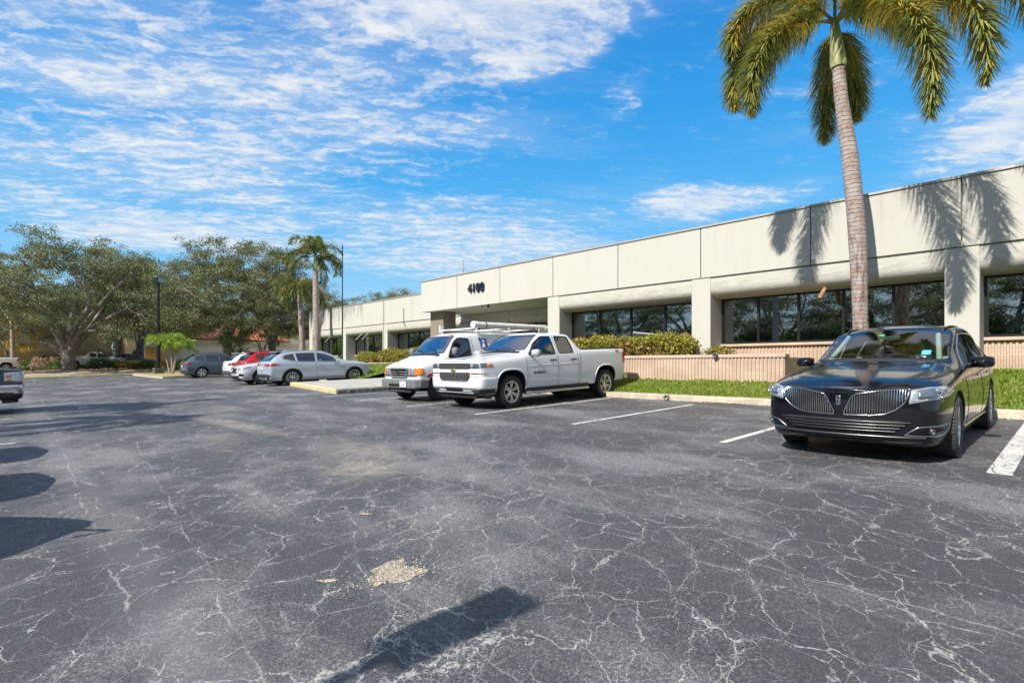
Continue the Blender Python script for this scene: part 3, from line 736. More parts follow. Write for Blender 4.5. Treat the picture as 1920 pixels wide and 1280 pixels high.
class Car:
    def __init__(s, name, label, cat, L, stations, paint, loc, rz=0, group=None, tilt=SLOPE, **kw):
        s.root = thing(name, label, cat, loc, rz, group, tilt=(tilt if abs(rz) < 1 else -tilt)); s.L = L
        s.bm = hull(stations, L, **kw); s.paint = paint; s.bvh = BVHTree.FromBMesh(s.bm)
    def Y(s, y): return y - s.L / 2
    def hit(s, ang, p, z, off=0.0):
        d, u = frame_of(ang); o = u * p + Vector((0, 0, z)) - d * 6
        loc, nrm, idx, dist = s.bvh.ray_cast(o, d, 12)
        if loc is None: loc, nrm, idx, dist = s.bvh.find_nearest(u * p + Vector((0, 0, z)) - d * .8)
        return loc + nrm * off
    def hit_top(s, x, y, off=0.0):
        loc, nrm, idx, dist = s.bvh.ray_cast(Vector((x, y, 5)), Vector((0, 0, -1)), 10)
        return loc + nrm * off if loc else Vector((x, y, 1))
    def out(s, bm, name, m, parent=None, mirror=False, smooth=True):
        """link a bmesh; mirror=True also makes the twin on the other side"""
        res = []
        for k in ((1, -1) if mirror else (1,)):
            me = bpy.data.meshes.new(name); b2 = bm.copy()
            if k < 0:
                for v in b2.verts: v.co.x = -v.co.x
                bmesh.ops.reverse_faces(b2, faces=b2.faces)
            for f in b2.faces: f.smooth = smooth
            b2.to_mesh(me); b2.free(); me.materials.append(m)
            o = bpy.data.objects.new(name, me); link(o, parent or s.root); res.append(o)
        bm.free(); return res if mirror else res[0]
    def mb(s, mb, name, m, parent=None, mirror=False, bevel=0):
        res = []
        for k in ((1, -1) if mirror else (1,)):
            q = MB(); q.v = [(p[0] * k, p[1], p[2]) for p in mb.v]; q.f = mb.f; q.sm = mb.sm
            res.append(q.build(name, m, parent or s.root, bevel=bevel))
        return res if mirror else res[0]
    def patch(s, poly, ang, name, m, off=.005, thick=.006, res=.06, parent=None, mirror=False, top=False):
        """a panel that follows the body surface; poly in (u, z) or (x, y) when top"""
        bm = bmesh.new(); vs = [bm.verts.new((p[0], p[1], 0)) for p in poly]; bm.faces.new(vs)
        for ax in (0, 1):
            a = min(p[ax] for p in poly); b_ = max(p[ax] for p in poly); n = int((b_ - a) / res)
            for k in range(1, n + 1):
                nrm = (1, 0, 0) if ax == 0 else (0, 1, 0); c = a + (b_ - a) * k / (n + 1); co = (c, 0, 0) if ax == 0 else (0, c, 0)
                bmesh.ops.bisect_plane(bm, geom=bm.verts[:] + bm.edges[:] + bm.faces[:], plane_co=co, plane_no=nrm)
        bmesh.ops.triangulate(bm, faces=[f for f in bm.faces if len(f.verts) > 4])
        for v in bm.verts: v.co = s.hit_top(v.co.x, v.co.y, off) if top else s.hit(ang, v.co.x, v.co.y, off)
        ctr = Vector((0, 0, .7)) if not top else Vector((0, 0, 0))
        bmesh.ops.recalc_face_normals(bm, faces=bm.faces)
        f0 = bm.faces[0] if False else list(bm.faces)[0]; f0.normal_update()
        d = Vector((0, 0, -1)) if top else frame_of(ang)[0]
        if sum((f.normal.dot(d) * f.calc_area() for f in bm.faces)) > 0: bmesh.ops.reverse_faces(bm, faces=bm.faces)
        if thick:
            bm.normal_update(); be = [e for e in bm.edges if e.is_boundary]
            r = bmesh.ops.extrude_edge_only(bm, edges=be)
            for v in [g for g in r['geom'] if isinstance(g, bmesh.types.BMVert)]: v.co = v.co + (d * thick)
        o = s.out(bm, name, m, parent, mirror)
        return o
    def strip(s, pts, ang, name, m, r=.006, off=.002, parent=None, mirror=False, closed=False, top=False, seg=.05, flat=False):
        P = []
        q = list(pts) + ([pts[0]] if closed else [])
        for a, b_ in zip(q[:-1], q[1:]):
            n = max(1, int(math.dist(a, b_) / seg))
            for k in range(n):
                t_ = k / n; P.append((a[0] + (b_[0] - a[0]) * t_, a[1] + (b_[1] - a[1]) * t_))
        P.append(q[-1])
        W = [s.hit_top(x, y, off) if top else s.hit(ang, x, y, off) for x, y in P]
        mb = MB(); mb.tube(W, r, 6, cap=not closed)
        return s.mb(mb, name, m, parent, mirror)
    def glass(s, poly, ang, name, m, sel, mirror=True, inset=.012, trim=None, trim_r=.008, parent=None):
        first = None
        for k in ((1, -1) if mirror else (1,)):
            pl = poly if k > 0 else [(-p[0] if ang in (0, 180) else p[0], p[1]) for p in poly]
            an = ang if k > 0 else -ang
            if k < 0 and ang not in (0, 180): pl = [(-p[0], p[1]) for p in poly]
            if k < 0 and ang not in (0, 180):
                d, u = frame_of(ang); d2 = Vector((-d.x, d.y, 0)); u2 = Vector((-u.x, u.y, 0))
                fs = carve_vec(s.bm, poly, d2, u2, lambda c, n_: sel(Vector((-c.x, c.y, c.z)), Vector((-n_.x, n_.y, n_.z))))
            else: fs = carve(s.bm, pl, an, sel)
            vm_ = {}; bm = bmesh.new()
            for f in fs:
                nv = []
                for v in f.verts:
                    if v not in vm_: vm_[v] = bm.verts.new(v.co - v.normal * inset)
                    nv.append(vm_[v])
                try: bm.faces.new(nv)
                except ValueError: pass
            bmesh.ops.delete(s.bm, geom=fs, context='FACES')
            s.out(bm, name, m, parent)
        if trim: s.strip(poly, ang, 'window_trim', trim, trim_r, .0, mirror=mirror, closed=True, parent=parent)
    def arches(s, ys, zc, r, lip=None, lipr=.02, depth=.34, flat=None, inner=.52):
        for y in ys:
            poly = circle(s.Y(y), zc, r, 28) if flat is None else flat(s.Y(y), zc, r)
            for sg in (1, -1):
                fs = carve_vec(s.bm, poly, Vector((-sg, 0, 0)), Vector((0, 1, 0)), lambda c, n_: c.x * sg > inner)
                bmesh.ops.delete(s.bm, geom=fs, context='FACES')
            # wheel-well liner
            mb = MB(); n = len(poly); pts = [p for p in poly if p[1] > zc - .12]
            pts.sort(key=lambda p: math.atan2(p[1] - zc, p[0] - s.Y(y)) if p[1] > zc - .2 else 0)
            X = [abs(s.hit(90, p[0], p[1]).x) for p in pts]
            v = []
            for p, xo in zip(pts, X): v.append((max(.55, xo - .008), p[0], p[1])); v.append((inner - .02, p[0], p[1]))
            f = [(2 * i, 2 * i + 1, 2 * i + 3, 2 * i + 2) for i in range(len(pts) - 1)]
            f.append(tuple(2 * i + 1 for i in range(len(pts))))
            mb.add(v, f, False); s.mb(mb, 'wheel_liner', M_plast, mirror=True)
            if lip:
                W = [s.hit(90, s.Y(y) + (p[0] - s.Y(y)) * 1.015, zc + (p[1] - zc) * 1.015, .003) for p in pts]
                mb = MB(); mb.tube(W, lipr, 6); s.mb(mb, 'arch_trim', lip, mirror=True)
    def wheel(s, y, x, R, w, rimR, style, n=5, tyre=None, rim=None, z=None, steer=0, mirror=True, hi=False):
        z = R if z is None else z; tyre = tyre or M_tyre; rim = rim or M_alloy
        for k in (1, -1):
            wr = bpy.data.objects.new('wheel', None); link(wr, s.root); wr.location = (k * x, s.Y(y), z); wr.empty_display_size = .2
            wr.rotation_euler = (0, 0, math.radians(steer))
            mat_ = Matrix.Rotation(PI / 2 * k, 4, 'Y')       # local z -> outward x
            t_ = MB(); h = w / 2
            prof = [(rimR, -h * .82), (rimR + .012, -h * .95), ((R + rimR) / 2, -h * 1.02), (R - .035, -h * .92), (R - .008, -h * .72), (R, -h * .5), (R, h * .5), (R - .008, h * .72), (R - .035, h * .92), ((R + rimR) / 2, h * 1.02), (rimR + .012, h * .95), (rimR, h * .82), (rimR - .004, h * .6)]
            t_.lathe(prof, 48, mat_)
            if hi:      # tread grooves as raised blocks
                nb = 56
                for q in range(nb):
                    a = 2 * PI * q / nb
                    for (u0, u1, sh) in ((-.92, -.5, 0), (-.44, -.06, .5), (.0, .4, .2), (.46, .92, .7)):
                        m_ = mat_ @ Matrix.Rotation(a + sh * 2 * PI / nb, 4, 'Z')
                        t_.box(R - .02, R + .005, -PI * R / nb * .78, PI * R / nb * .78, u0 * h * .92, u1 * h * .92, m_)
            t_.build('tyre', tyre, wr, fix=True)
            r_ = MB()
            r_.lathe([(rimR + .006, h * .80), (rimR + .002, h * .88), (rimR - .018, h * .86), (rimR - .026, h * .6), (rimR - .03, -h * .6)], 48, mat_)
            r_.lathe([(.001, h * .66), (.03, h * .66), (.034, h * .6), (.07, h * .5), (.075, h * .3)], 24, mat_)
            def spoke(a, w0, w1, z0, z1, th=.02):
                m_ = mat_ @ Matrix.Rotation(a, 4, 'Z'); r0 = .05; r1 = rimR - .012
                P = []
                for (r, ww, zz) in ((r0, w0, z0), ((r0 + r1) / 2, (w0 + w1) / 2, (z0 + z1) / 2 + .012), (r1, w1, z1)):
                    P += [(r, -ww, zz - th), (r, ww, zz - th), (r, ww * .62, zz + th * .5), (r, -ww * .62, zz + th * .5)]
                P = [m_ @ Vector(p) for p in P]
                r_.add(P, [(i * 4 + j, i * 4 + (j + 1) % 4, i * 4 + 4 + (j + 1) % 4, i * 4 + 4 + j) for i in range(2) for j in range(4)], False)
            zi, zo = h * .52, h * .74
            if style == 'multi':
                for q in range(n): spoke(2 * PI * q / n, .016, .022, zi, zo)
            elif style == 'split':
                for q in range(n):
                    for dd in (-.15, .15): spoke(2 * PI * q / n + dd, .022, .018, zi, zo)
            elif style == 'five':
                for q in range(n): spoke(2 * PI * q / n, .05, .062, zi, zo, .025)
                for q in range(n):
                    m_ = mat_ @ Matrix.Rotation(2 * PI * q / n, 4, 'Z')
            elif style == 'blade':
                for q in range(n):
                    spoke(2 * PI * q / n, .05, .03, zi, zo); spoke(2 * PI * q / n + .36, .012, .07, zi, zo)
            if style == 'steel':
                r_.lathe([(.03, h * .75), (.09, h * .75), (.10, h * .5), (.13, h * .3), (rimR - .06, h * .2), (rimR - .02, h * .5)], 40, mat_)
                for q in range(8):
                    m_ = mat_ @ Matrix.Rotation(2 * PI * q / 8, 4, 'Z') @ Matrix.Translation((.075, 0, h * .75)); r_.lathe([(.012, 0), (.012, .03), (.001, .03)], 8, m_)
            r_.build('rim', rim, wr)
            d_ = MB(); d_.lathe([(.001, 0), (rimR * .78, 0), (rimR * .78, -.02), (rimR - .02, -.03), (rimR - .02, -h * .8), (.001, -h * .8)], 32, mat_ @ Matrix.Translation((0, 0, h * .12)))
            d_.build('brake_disc', M_rimdk, wr)
    def finish(s, name='body', groundfill=True):
        bmesh.ops.remove_doubles(s.bm, verts=s.bm.verts, dist=1e-5)
        me = bpy.data.meshes.new(name)
        for f in s.bm.faces: f.smooth = True
        s.bm.to_mesh(me); s.bm.free(); me.materials.append(s.paint)
        o = bpy.data.objects.new(name, me); link(o, s.root)
        return s.root
    def mirrors(s, y, z, x, m, w=.24, h=.15, arm=M_plast, tall=False):
        mb = MB(); Yc = s.Y(y); n = 10; vs = []
        prof = [(0.0, .35), (.02, .8), (.06, 1), (.12, .92), (.15, .6), (.165, .2)]   # depth along y, scale
        for (dy, k) in prof:
            for q in range(16):
                a = 2 * PI * q / 16; c, s_ = math.cos(a), math.sin(a)
                c = math.copysign(abs(c) ** .55, c); s_ = math.copysign(abs(s_) ** .6, s_)
                vs.append((x + w / 2 + w / 2 * k * c, Yc + .14 - dy, z + h / 2 * k * s_))
        mb.add(vs, [(i * 16 + j, i * 16 + (j + 1) % 16, i * 16 + 16 + (j + 1) % 16, i * 16 + 16 + j) for i in range(5) for j in range(16)], True)
        mb.add(vs[-16:], [tuple(range(16))], True)
        ms = s.mb(mb, 'wing_mirror', m, mirror=True)
        for k, mo in zip((1, -1), ms):
            q = MB(); q.box(min(k * (x + .02), k * (x + w - .02)), max(k * (x + .02), k * (x + w - .02)), Yc + .138, Yc + .146, z - h * .38, z + h * .38); q.build('mirror_glass', M_chrome, mo)
            q = MB(); q.tube([(k * (x - .12), Yc + .08, z - h * .45), (k * (x + .06), Yc + .08, z - h * .3)], .028, 8); q.build('mirror_arm', arm, mo)
    def seat(s, x, y, z, m, rear=False, w=.5):
        mb = MB(); Y0 = s.Y(y)
        mb.box(x - w / 2, x + w / 2, Y0, Y0 + .5, z - .12, z)
        m_ = Matrix.Translation((x, Y0 + .5, z)) @ Matrix.Rotation(math.radians(-14), 4, 'X')
        mb.box(-w / 2 + .01, w / 2 - .01, -.06, .06, 0, .56, m_)
        if rear:
            for hx in (-w / 3, 0, w / 3): mb.box(hx - .11, hx + .11, -.04, .05, .58, .74, m_)
        else: mb.box(-.13, .13, -.04, .05, .60, .78, m_)
        return s.mb(mb, 'seat', m, bevel=.04)
    def interior(s, ydash, zdash, w, yseat, zseat, m=M_seat, floor=None):
        mb = MB(); Y0 = s.Y(ydash)
        mb.box(-w, w, Y0 - .25, Y0 + .12, zdash - .3, zdash); mb.box(-.14, .14, Y0 + .1, Y0 + .9, zdash - .6, zdash - .3)
        s.mb(mb, 'dashboard', M_dash, bevel=.04)
        for x in (-.38, .38): s.seat(x, yseat, zseat, m)
        mb = MB(); c = Vector((.38, Y0 + .25, zdash - .02)); R = Matrix.Translation(c) @ Matrix.Rotation(math.radians(-66), 4, 'X')
        ring = [R @ Vector((.185 * math.cos(a), .185 * math.sin(a), 0)) for a in [2 * PI * k / 28 for k in range(29)]]
        mb.tube(ring, .014, 6, cap=False)
        for a in (0.2, PI - .2, -PI / 2): mb.tube([R @ Vector((0, 0, -.02)), R @ Vector((.18 * math.cos(a), .18 * math.sin(a), 0))], .014, 6)
        mb.lathe([(.001, .02), (.05, .015), (.06, -.02)], 16, R)
        s.mb(mb, 'steering_wheel', M_dash)
    def text(s, body, size, place, name, m, ext=.004, parent=None):
        cu = bpy.data.curves.new(name, 'FONT'); cu.body = body; cu.size = size; cu.extrude = ext; cu.align_x = 'CENTER'; cu.offset = size * .02
        o = bpy.data.objects.new('t', cu); link(o); dg = bpy.context.evaluated_depsgraph_get(); me = bpy.data.meshes.new_from_object(o.evaluated_get(dg)); bpy.data.objects.remove(o)
        me.transform(place); me.materials.clear(); me.materials.append(m); o = bpy.data.objects.new(name, me); link(o, parent or s.root); return o
def carve_vec(bm, poly, d, u, sel):
    global frame_of
    keep = frame_of; frame_of = lambda a: (d, u)
    try: return carve(bm, poly, 0, sel)
    finally: frame_of = keep
def wedge(*a): pass
side = lambda c, n: c.x > .2 and n.x > .25
# ---------------------------------------------------------------- black crossover
M_blackp = paint_mat('black_paint', (.002, .003, .006), 0, .22, .035, .85, .012)
def black_crossover():
    L = 5.25
    S = [(.03, .27, .60, .72, .76, .70, .79, .60, .825, .42, .845, .855),
         (.15, .20, .78, .88, .885, .84, .81, .75, .865, .54, .895, .91),
         (.42, .185, .85, .93, .94, .915, .865, .81, .925, .60, .96, .98),
         (.95, .18, .88, .955, .965, .945, .94, .84, .99, .64, 1.025, 1.045),
         (1.45, .18, .88, .96, .965, .935, .97, .83, 1.03, .66, 1.075, 1.10),
         (1.66, .18, .88, .96, .965, .925, .98, .82, 1.07, .74, 1.105, 1.135),
         (2.02, .18, .88, .96, .965, .92, .99, .80, 1.17, .74, 1.29, 1.35),
         (2.52, .18, .88, .96, .965, .92, 1.0, .79, 1.30, .71, 1.52, 1.60),
         (3.15, .18, .88, .96, .965, .92, 1.01, .785, 1.33, .70, 1.575, 1.655),
         (3.95, .18, .88, .96, .965, .92, 1.04, .77, 1.33, .68, 1.55, 1.625),
         (4.5, .20, .86, .95, .955, .90, 1.06, .74, 1.31, .64, 1.48, 1.545),
         (4.93, .24, .82, .92, .93, .87, 1.06, .68, 1.20, .55, 1.33, 1.38),
         (5.14, .30, .76, .87, .88, .82, 1.0, .62, 1.05, .42, 1.08, 1.10)]
    c = Car('crossover', 'glossy black crossover with split chrome grille parked nose-out beside the grass', 'car', L, S, M_blackp, (-1.985, 7.18 + L / 2, gz(7.18 + L / 2)), nose=.16, tail=.06,
            rows={1: .5, 4: .30, 6: .45}, cols={5: (.35, 5), 7: (.3, 5)})
    Y = c.Y
    # glazing
    ws = lambda q, n: n.y < -.2 and 1.55 < q.y + L / 2 < 2.75
    c.glass(rounded([(-.76, 1.14), (.76, 1.14), (.665, 1.55), (-.665, 1.55)], .05), 0, 'windscreen', M_wind, ws, mirror=False, inset=.004)
    sel = lambda q, n: q.x > .3 and n.x > .2
    front_q = rounded([(Y(1.98), 1.075), (Y(2.52), 1.07), (Y(2.52), 1.13), (Y(2.16), 1.12)], .01)
    w1 = rounded([(Y(1.96), 1.06), (Y(3.0), 1.075), (Y(2.98), 1.46), (Y(2.62), 1.445), (Y(2.25), 1.27)], .05)
    w2 = rounded([(Y(3.09), 1.075), (Y(3.92), 1.095), (Y(3.98), 1.42), (Y(3.75), 1.455), (Y(3.07), 1.465)], .05)
    w3 = rounded([(Y(4.03), 1.105), (Y(4.58), 1.15), (Y(4.5), 1.30), (Y(4.08), 1.41)], .05)
    c.glass(w1, 90, 'side_window', M_side, sel); c.glass(w2, 90, 'side_window', M_priv, sel); c.glass(w3, 90, 'side_window', M_priv, sel)
    outl = rounded([(Y(1.9), 1.045), (Y(4.66), 1.125), (Y(4.56), 1.34), (Y(3.9), 1.47), (Y(3.0), 1.485), (Y(2.58), 1.465), (Y(2.2), 1.28)], .05)
    c.strip(outl, 90, 'window_trim', M_chrome, .008, .003, mirror=True, closed=True)
    rz_ = 1.0
    c.glass(rounded([(-.56, 1.17), (.56, 1.17), (.46, 1.36), (-.46, 1.36)], .05), 180, 'rear_window', M_priv, lambda q, n: n.y > .1 and q.y > 1.6, mirror=False, inset=.004)
    # wheels and arches
    c.arches((1.02, 4.06), .372, .418, inner=.6)
    for y, st in ((1.02, 3), (4.06, 0)): c.wheel(y, .835, .366, .25, .255, 'multi', 10, tyre=M_tyred, z=.366, steer=st, hi=True)
    # grille wings
    wing = [(.048, .545), (.062, .60), (.125, .745), (.165, .785), (.40, .822), (.66, .838), (.635, .76), (.61, .69), (.53, .615), (.44, .57), (.32, .55)]
    c.patch(rounded(wing, .02, 2), 0, 'grille_backing', M_void, .003, mirror=True)
    c.strip(rounded(wing, .02, 3), 0, 'grille_frame', M_grbar, .008, .010, mirror=True, closed=True)
    mb = MB(); bars = 24
    for k in range(bars):
        x0 = .085 + k * (.555 / (bars - 1)); zz = [z for z in [i * .01 + .54 for i in range(32)] if in_poly((x0, z), wing)]
        if len(zz) < 2: continue
        lean = .018 * (1 - k / bars); P = [c.hit(0, x0 + (z - zz[0]) * lean * 4 * .5, z, .014) for z in (zz[0], (zz[0] + zz[-1]) / 2, zz[-1])]
        mb.tube(P, [.0048, .0066, .006], 6)
    c.mb(mb, 'grille_bars', M_grbar, mirror=True)
    # emblem
    em = MB(); P = lambda x, z, o=.02: c.hit(0, x, z, o)
    em.tube([P(-.018, .66), P(.018, .66), P(.018, .765), P(-.018, .765), P(-.018, .66)], .005, 6); em.tube([P(0, .66), P(0, .765)], .004, 6); em.tube([P(-.018, .712), P(.018, .712)], .004, 6)
    c.mb(em, 'emblem', M_chrome)
    # headlamps wrap round the corner
    hl = [(.66, .835), (.80, .862), (.955, .862), (1.035, .838), (1.045, .80), (.97, .765), (.80, .725), (.65, .69), (.65, .72)]
    hl = [(p[0] - .0, p[1]) for p in hl]
    conv = lambda pts, a: [(p[0], p[1]) for p in pts]
    a = 34
    d, u = frame_of(a)
    H = [c.hit(0, min(p[0], .9) * .97 if p[0] < .9 else .9, p[1]) for p in hl]
    hs_ = []
    for p in hl:      # outline given along the wrapped surface: x up to .90 in front view, the rest swept back along the side
        w_ = c.hit(0, p[0], p[1]) if p[0] <= .86 else c.hit(90, Y(.30 + (p[0] - .86) * 2.1), p[1])
        hs_.append((w_.dot(u), p[1]))
    for o in c.patch(rounded(hs_, .02, 2), a, 'headlamp', M_lens, .006, res=.035, mirror=True): pass
    cx = (hs_[0][0] * .45 + hs_[3][0] * .55); Cp = c.hit(a, cx - .04, .782, .010)
    def rings(cen, rr, name, m, extra=None):
        mb = MB(); dn = Vector((math.sin(math.radians(a * .6)), -math.cos(math.radians(a * .6)), 0)); m_ = Matrix.Translation(cen) @ dn.to_track_quat('Z', 'Y').to_matrix().to_4x4()
        for r in rr: mb.lathe([(r, 0), (r - .004, .008), (r - .010, .008), (r - .013, 0)], 24, m_)
        c.mb(mb, name, m, mirror=True)
    bz = [((hs_[0][0] * (1 - f_) + hs_[3][0] * f_) - .04, z_) for f_, z_ in ((.14, .735), (.16, .825), (.42, .845), (.74, .835), (.86, .80), (.55, .765))]
    c.patch(rounded(bz, .02, 2), a, 'lamp_bezel', M_lensd, .010, .002, res=.04, mirror=True)
    rings(c.hit(a, cx - .04, .792, .016), (.052, .034), 'lamp_ring', M_chrome)
    c.strip([hs_[3], hs_[4], hs_[5], hs_[6], hs_[7]], a, 'lamp_trim', M_chrome, .006, .006, mirror=True)
    c.strip([hs_[4], hs_[5], hs_[6], hs_[7]], a, 'lamp_trim', M_satin, .006, .010, mirror=True)
    # hood lines
    for m_ in ((.12, .70),): pass
    c.strip([(.62, Y(.28)), (.77, Y(.62)), (.80, Y(1.1)), (.80, Y(1.62))], 0, 'panel_gap', M_void, .0045, -.001, mirror=True, top=True)
    c.strip([(-.56, .845), (-.2, .81), (-.1, .80), (.1, .80), (.2, .81), (.56, .845)], 0, 'panel_gap', M_void, .005, 0)
    # cowl and wipers
    c.patch([(-.68, Y(1.60)), (.68, Y(1.60)), (.66, Y(1.69)), (-.66, Y(1.69))], 0, 'cowl', M_plast, .008, top=True)
    for (x0, x1) in ((.50, -.08), (-.06, -.60)):
        mb = MB(); mb.tube([c.hit_top(x0, Y(1.68), .03), c.hit_top((x0 + x1) / 2, Y(1.72), .045), c.hit_top(x1, Y(1.70), .03)], .009, 6); c.mb(mb, 'wiper', M_black)
    # lower grille, fog lamps, chin
    lg = [(-.66, .47), (-.58, .50), (.58, .50), (.66, .47), (.50, .345), (-.50, .345)]
    c.patch(rounded(lg, .02, 2), 0, 'lower_grille', M_void, .004)
    c.patch([(-.40, .49), (.40, .49), (.36, .36), (-.36, .36)], 0, 'lower_grille', M_gloss, .006)
    mb = MB()
    for k, z in enumerate((.482, .448, .414, .380)):
        w_ = .66 - k * .045; mb.tube([c.hit(0, -w_ + 2 * w_ * q / 14, z, .012) for q in range(15)], .0045, 6)
    c.mb(mb, 'lower_grille_bars', M_dsat)
    W2 = []
    fg = [(.60, .345), (.72, .432), (.80, .445), (1.02, .455), (.99, .40), (.93, .352), (.76, .338)]
    fh = []
    for p in fg:
        w_ = c.hit(0, p[0], p[1]) if p[0] <= .82 else c.hit(90, Y(.16 + (p[0] - .80) * 1.6), p[1])
        fh.append((w_.dot(u), p[1]))
    c.patch(rounded(fh, .015, 2), a, 'fog_lamp_bay', M_gloss, .004, res=.04, mirror=True)
    c.strip(rounded(fh, .015, 2), a, 'fog_lamp_trim', M_satin, .006, .007, mirror=True, closed=True)
    Cp = c.hit(a, sum(p[0] for p in fh) / len(fh) - .03, .392, .012); rings(Cp, (.030, .017), 'fog_lamp', M_dsat)
    mb = MB(); P_ = []
    for q in range(-10, 11): P_.append(c.hit(0, q * .078, .318 + .0 * abs(q), .006))
    mb.tube(P_, .010, 6); c.mb(mb, 'chin_trim', M_dsat)
    c.patch([(-.72, .215), (.72, .215), (.76, .262), (-.76, .262)], 0, 'chin', M_plast, .006)
    # doors
    for pts in ([(Y(1.62), .93), (Y(1.70), .80), (Y(1.66), .36)], [(Y(3.04), 1.05), (Y(3.06), .7), (Y(3.05), .33)], [(Y(4.0), 1.07), (Y(4.02), .85), (Y(3.72), .6), (Y(3.6), .36)]):
        c.strip(pts, 90, 'door_gap', M_void, .005, -.001, mirror=True)
    c.strip([(Y(1.5), .315), (Y(3.58), .315)], 90, 'sill_trim', M_chrome, .011, .006, mirror=True)
    c.strip([(Y(1.66), .335), (Y(3.6), .335)], 90, 'door_gap', M_void, .005, -.001, mirror=True)
    c.strip([(Y(1.35), .89), (Y(2.2), .91), (Y(3.1), .93), (Y(4.2), 1.0)], 90, 'shoulder_crease', M_blackp, .014, -.006, mirror=True)
    for y in (2.80, 3.78):
        mb = MB(); p = c.hit(90, Y(y), .90, .0); mb.tube([p + Vector((.0, -.11, 0)), p + Vector((.035, -.08, 0)), p + Vector((.035, .08, 0)), p + Vector((0, .11, 0))], .014, 8); c.mb(mb, 'door_handle', M_chrome, mirror=True)
    c.mirrors(1.98, 1.09, .93, M_blackp, .25, .15, M_blackp)
    c.interior(1.95, 1.03, .66, 2.45, .62); c.seat(0, 3.3, .62, M_seat, True, 1.25)
    for x in (-.56, .56):
        mb = MB(); mb.tube([(x * 1.16, Y(1.82), 1.10), (x * .98, Y(2.42), 1.46)], .035, 6); c.mb(mb, 'pillar_trim', M_seat)
    # mirror, stickers on the windscreen
    mb = MB(); mb.box(-.12, .12, Y(2.38), Y(2.41), 1.40, 1.465); c.mb(mb, 'rear_view_mirror', M_dash, bevel=.02)
    c.patch([(-.13, 1.455), (-.05, 1.455), (-.05, 1.485), (-.13, 1.485)], 0, 'windscreen_sticker', mat('green_sticker', (.02, .45, .16), .5), .004, .001)
    c.patch([(.46, 1.19), (.56, 1.19), (.555, 1.25), (.455, 1.25)], 0, 'windscreen_sticker', mat('blue_sticker', (.12, .5, .72), .5), .004, .001)
    c.patch([(.42, 1.155), (.52, 1.155), (.52, 1.172), (.42, 1.172)], 0, 'windscreen_sticker', M_white, .004, .001)
    # roof rails, tail lamps
    c.strip([(.60, Y(2.6)), (.575, Y(4.4))], 0, 'roof_rail', M_gloss, .014, .012, mirror=True, top=True)
    c.patch([(-.84, .80), (.84, .80), (.80, .90), (-.80, .90)], 180, 'tail_lamp', M_red, .005)
    mb = MB(); mb.box(-.7, .7, Y(.5), Y(4.8), .165, .2); c.mb(mb, 'underbody', M_plast)
    return c.finish()
M_whitep = paint_mat('white_paint', (.74, .76, .78), 0, .3, .10)
M_whitev = paint_mat('van_white_paint', (.70, .71, .71), 0, .35, .25, .8, .08)
M_greyp = paint_mat('dark_grey_paint', (.045, .05, .06), .5, .3, .06)
M_silver = paint_mat('silver_paint', (.46, .53, .61), .35, .34, .05)
M_pearl = paint_mat('pale_silver_paint', (.68, .70, .73), .3, .34, .05)
M_redc = paint_mat('red_body_paint', (.50, .012, .012), .1, .3, .03)
M_slate = paint_mat('slate_paint', (.11, .14, .18), .35, .32, .05)
M_hood = paint_mat('graphite_paint', (.035, .036, .04), .4, .3, .1)
sel = lambda q, n: q.x > .3 and n.x > .2
def squarish(cy, cz, r):
    out = []
    for k in range(32):
        a = 2 * PI * k / 32; c_, s_ = math.cos(a), math.sin(a)
        out.append((cy + r * math.copysign(abs(c_) ** .72, c_), cz + r * math.copysign(abs(s_) ** .72, s_)))
    return out
def wrapped(c, pts, xlim, y0, k, a):
    d, u = frame_of(a); out = []
    for p in pts:
        w_ = c.hit(0, p[0], p[1]) if p[0] <= xlim else c.hit(90, c.Y(y0 + (p[0] - xlim) * k), p[1])
        out.append((w_.dot(u), p[1]))
    return out
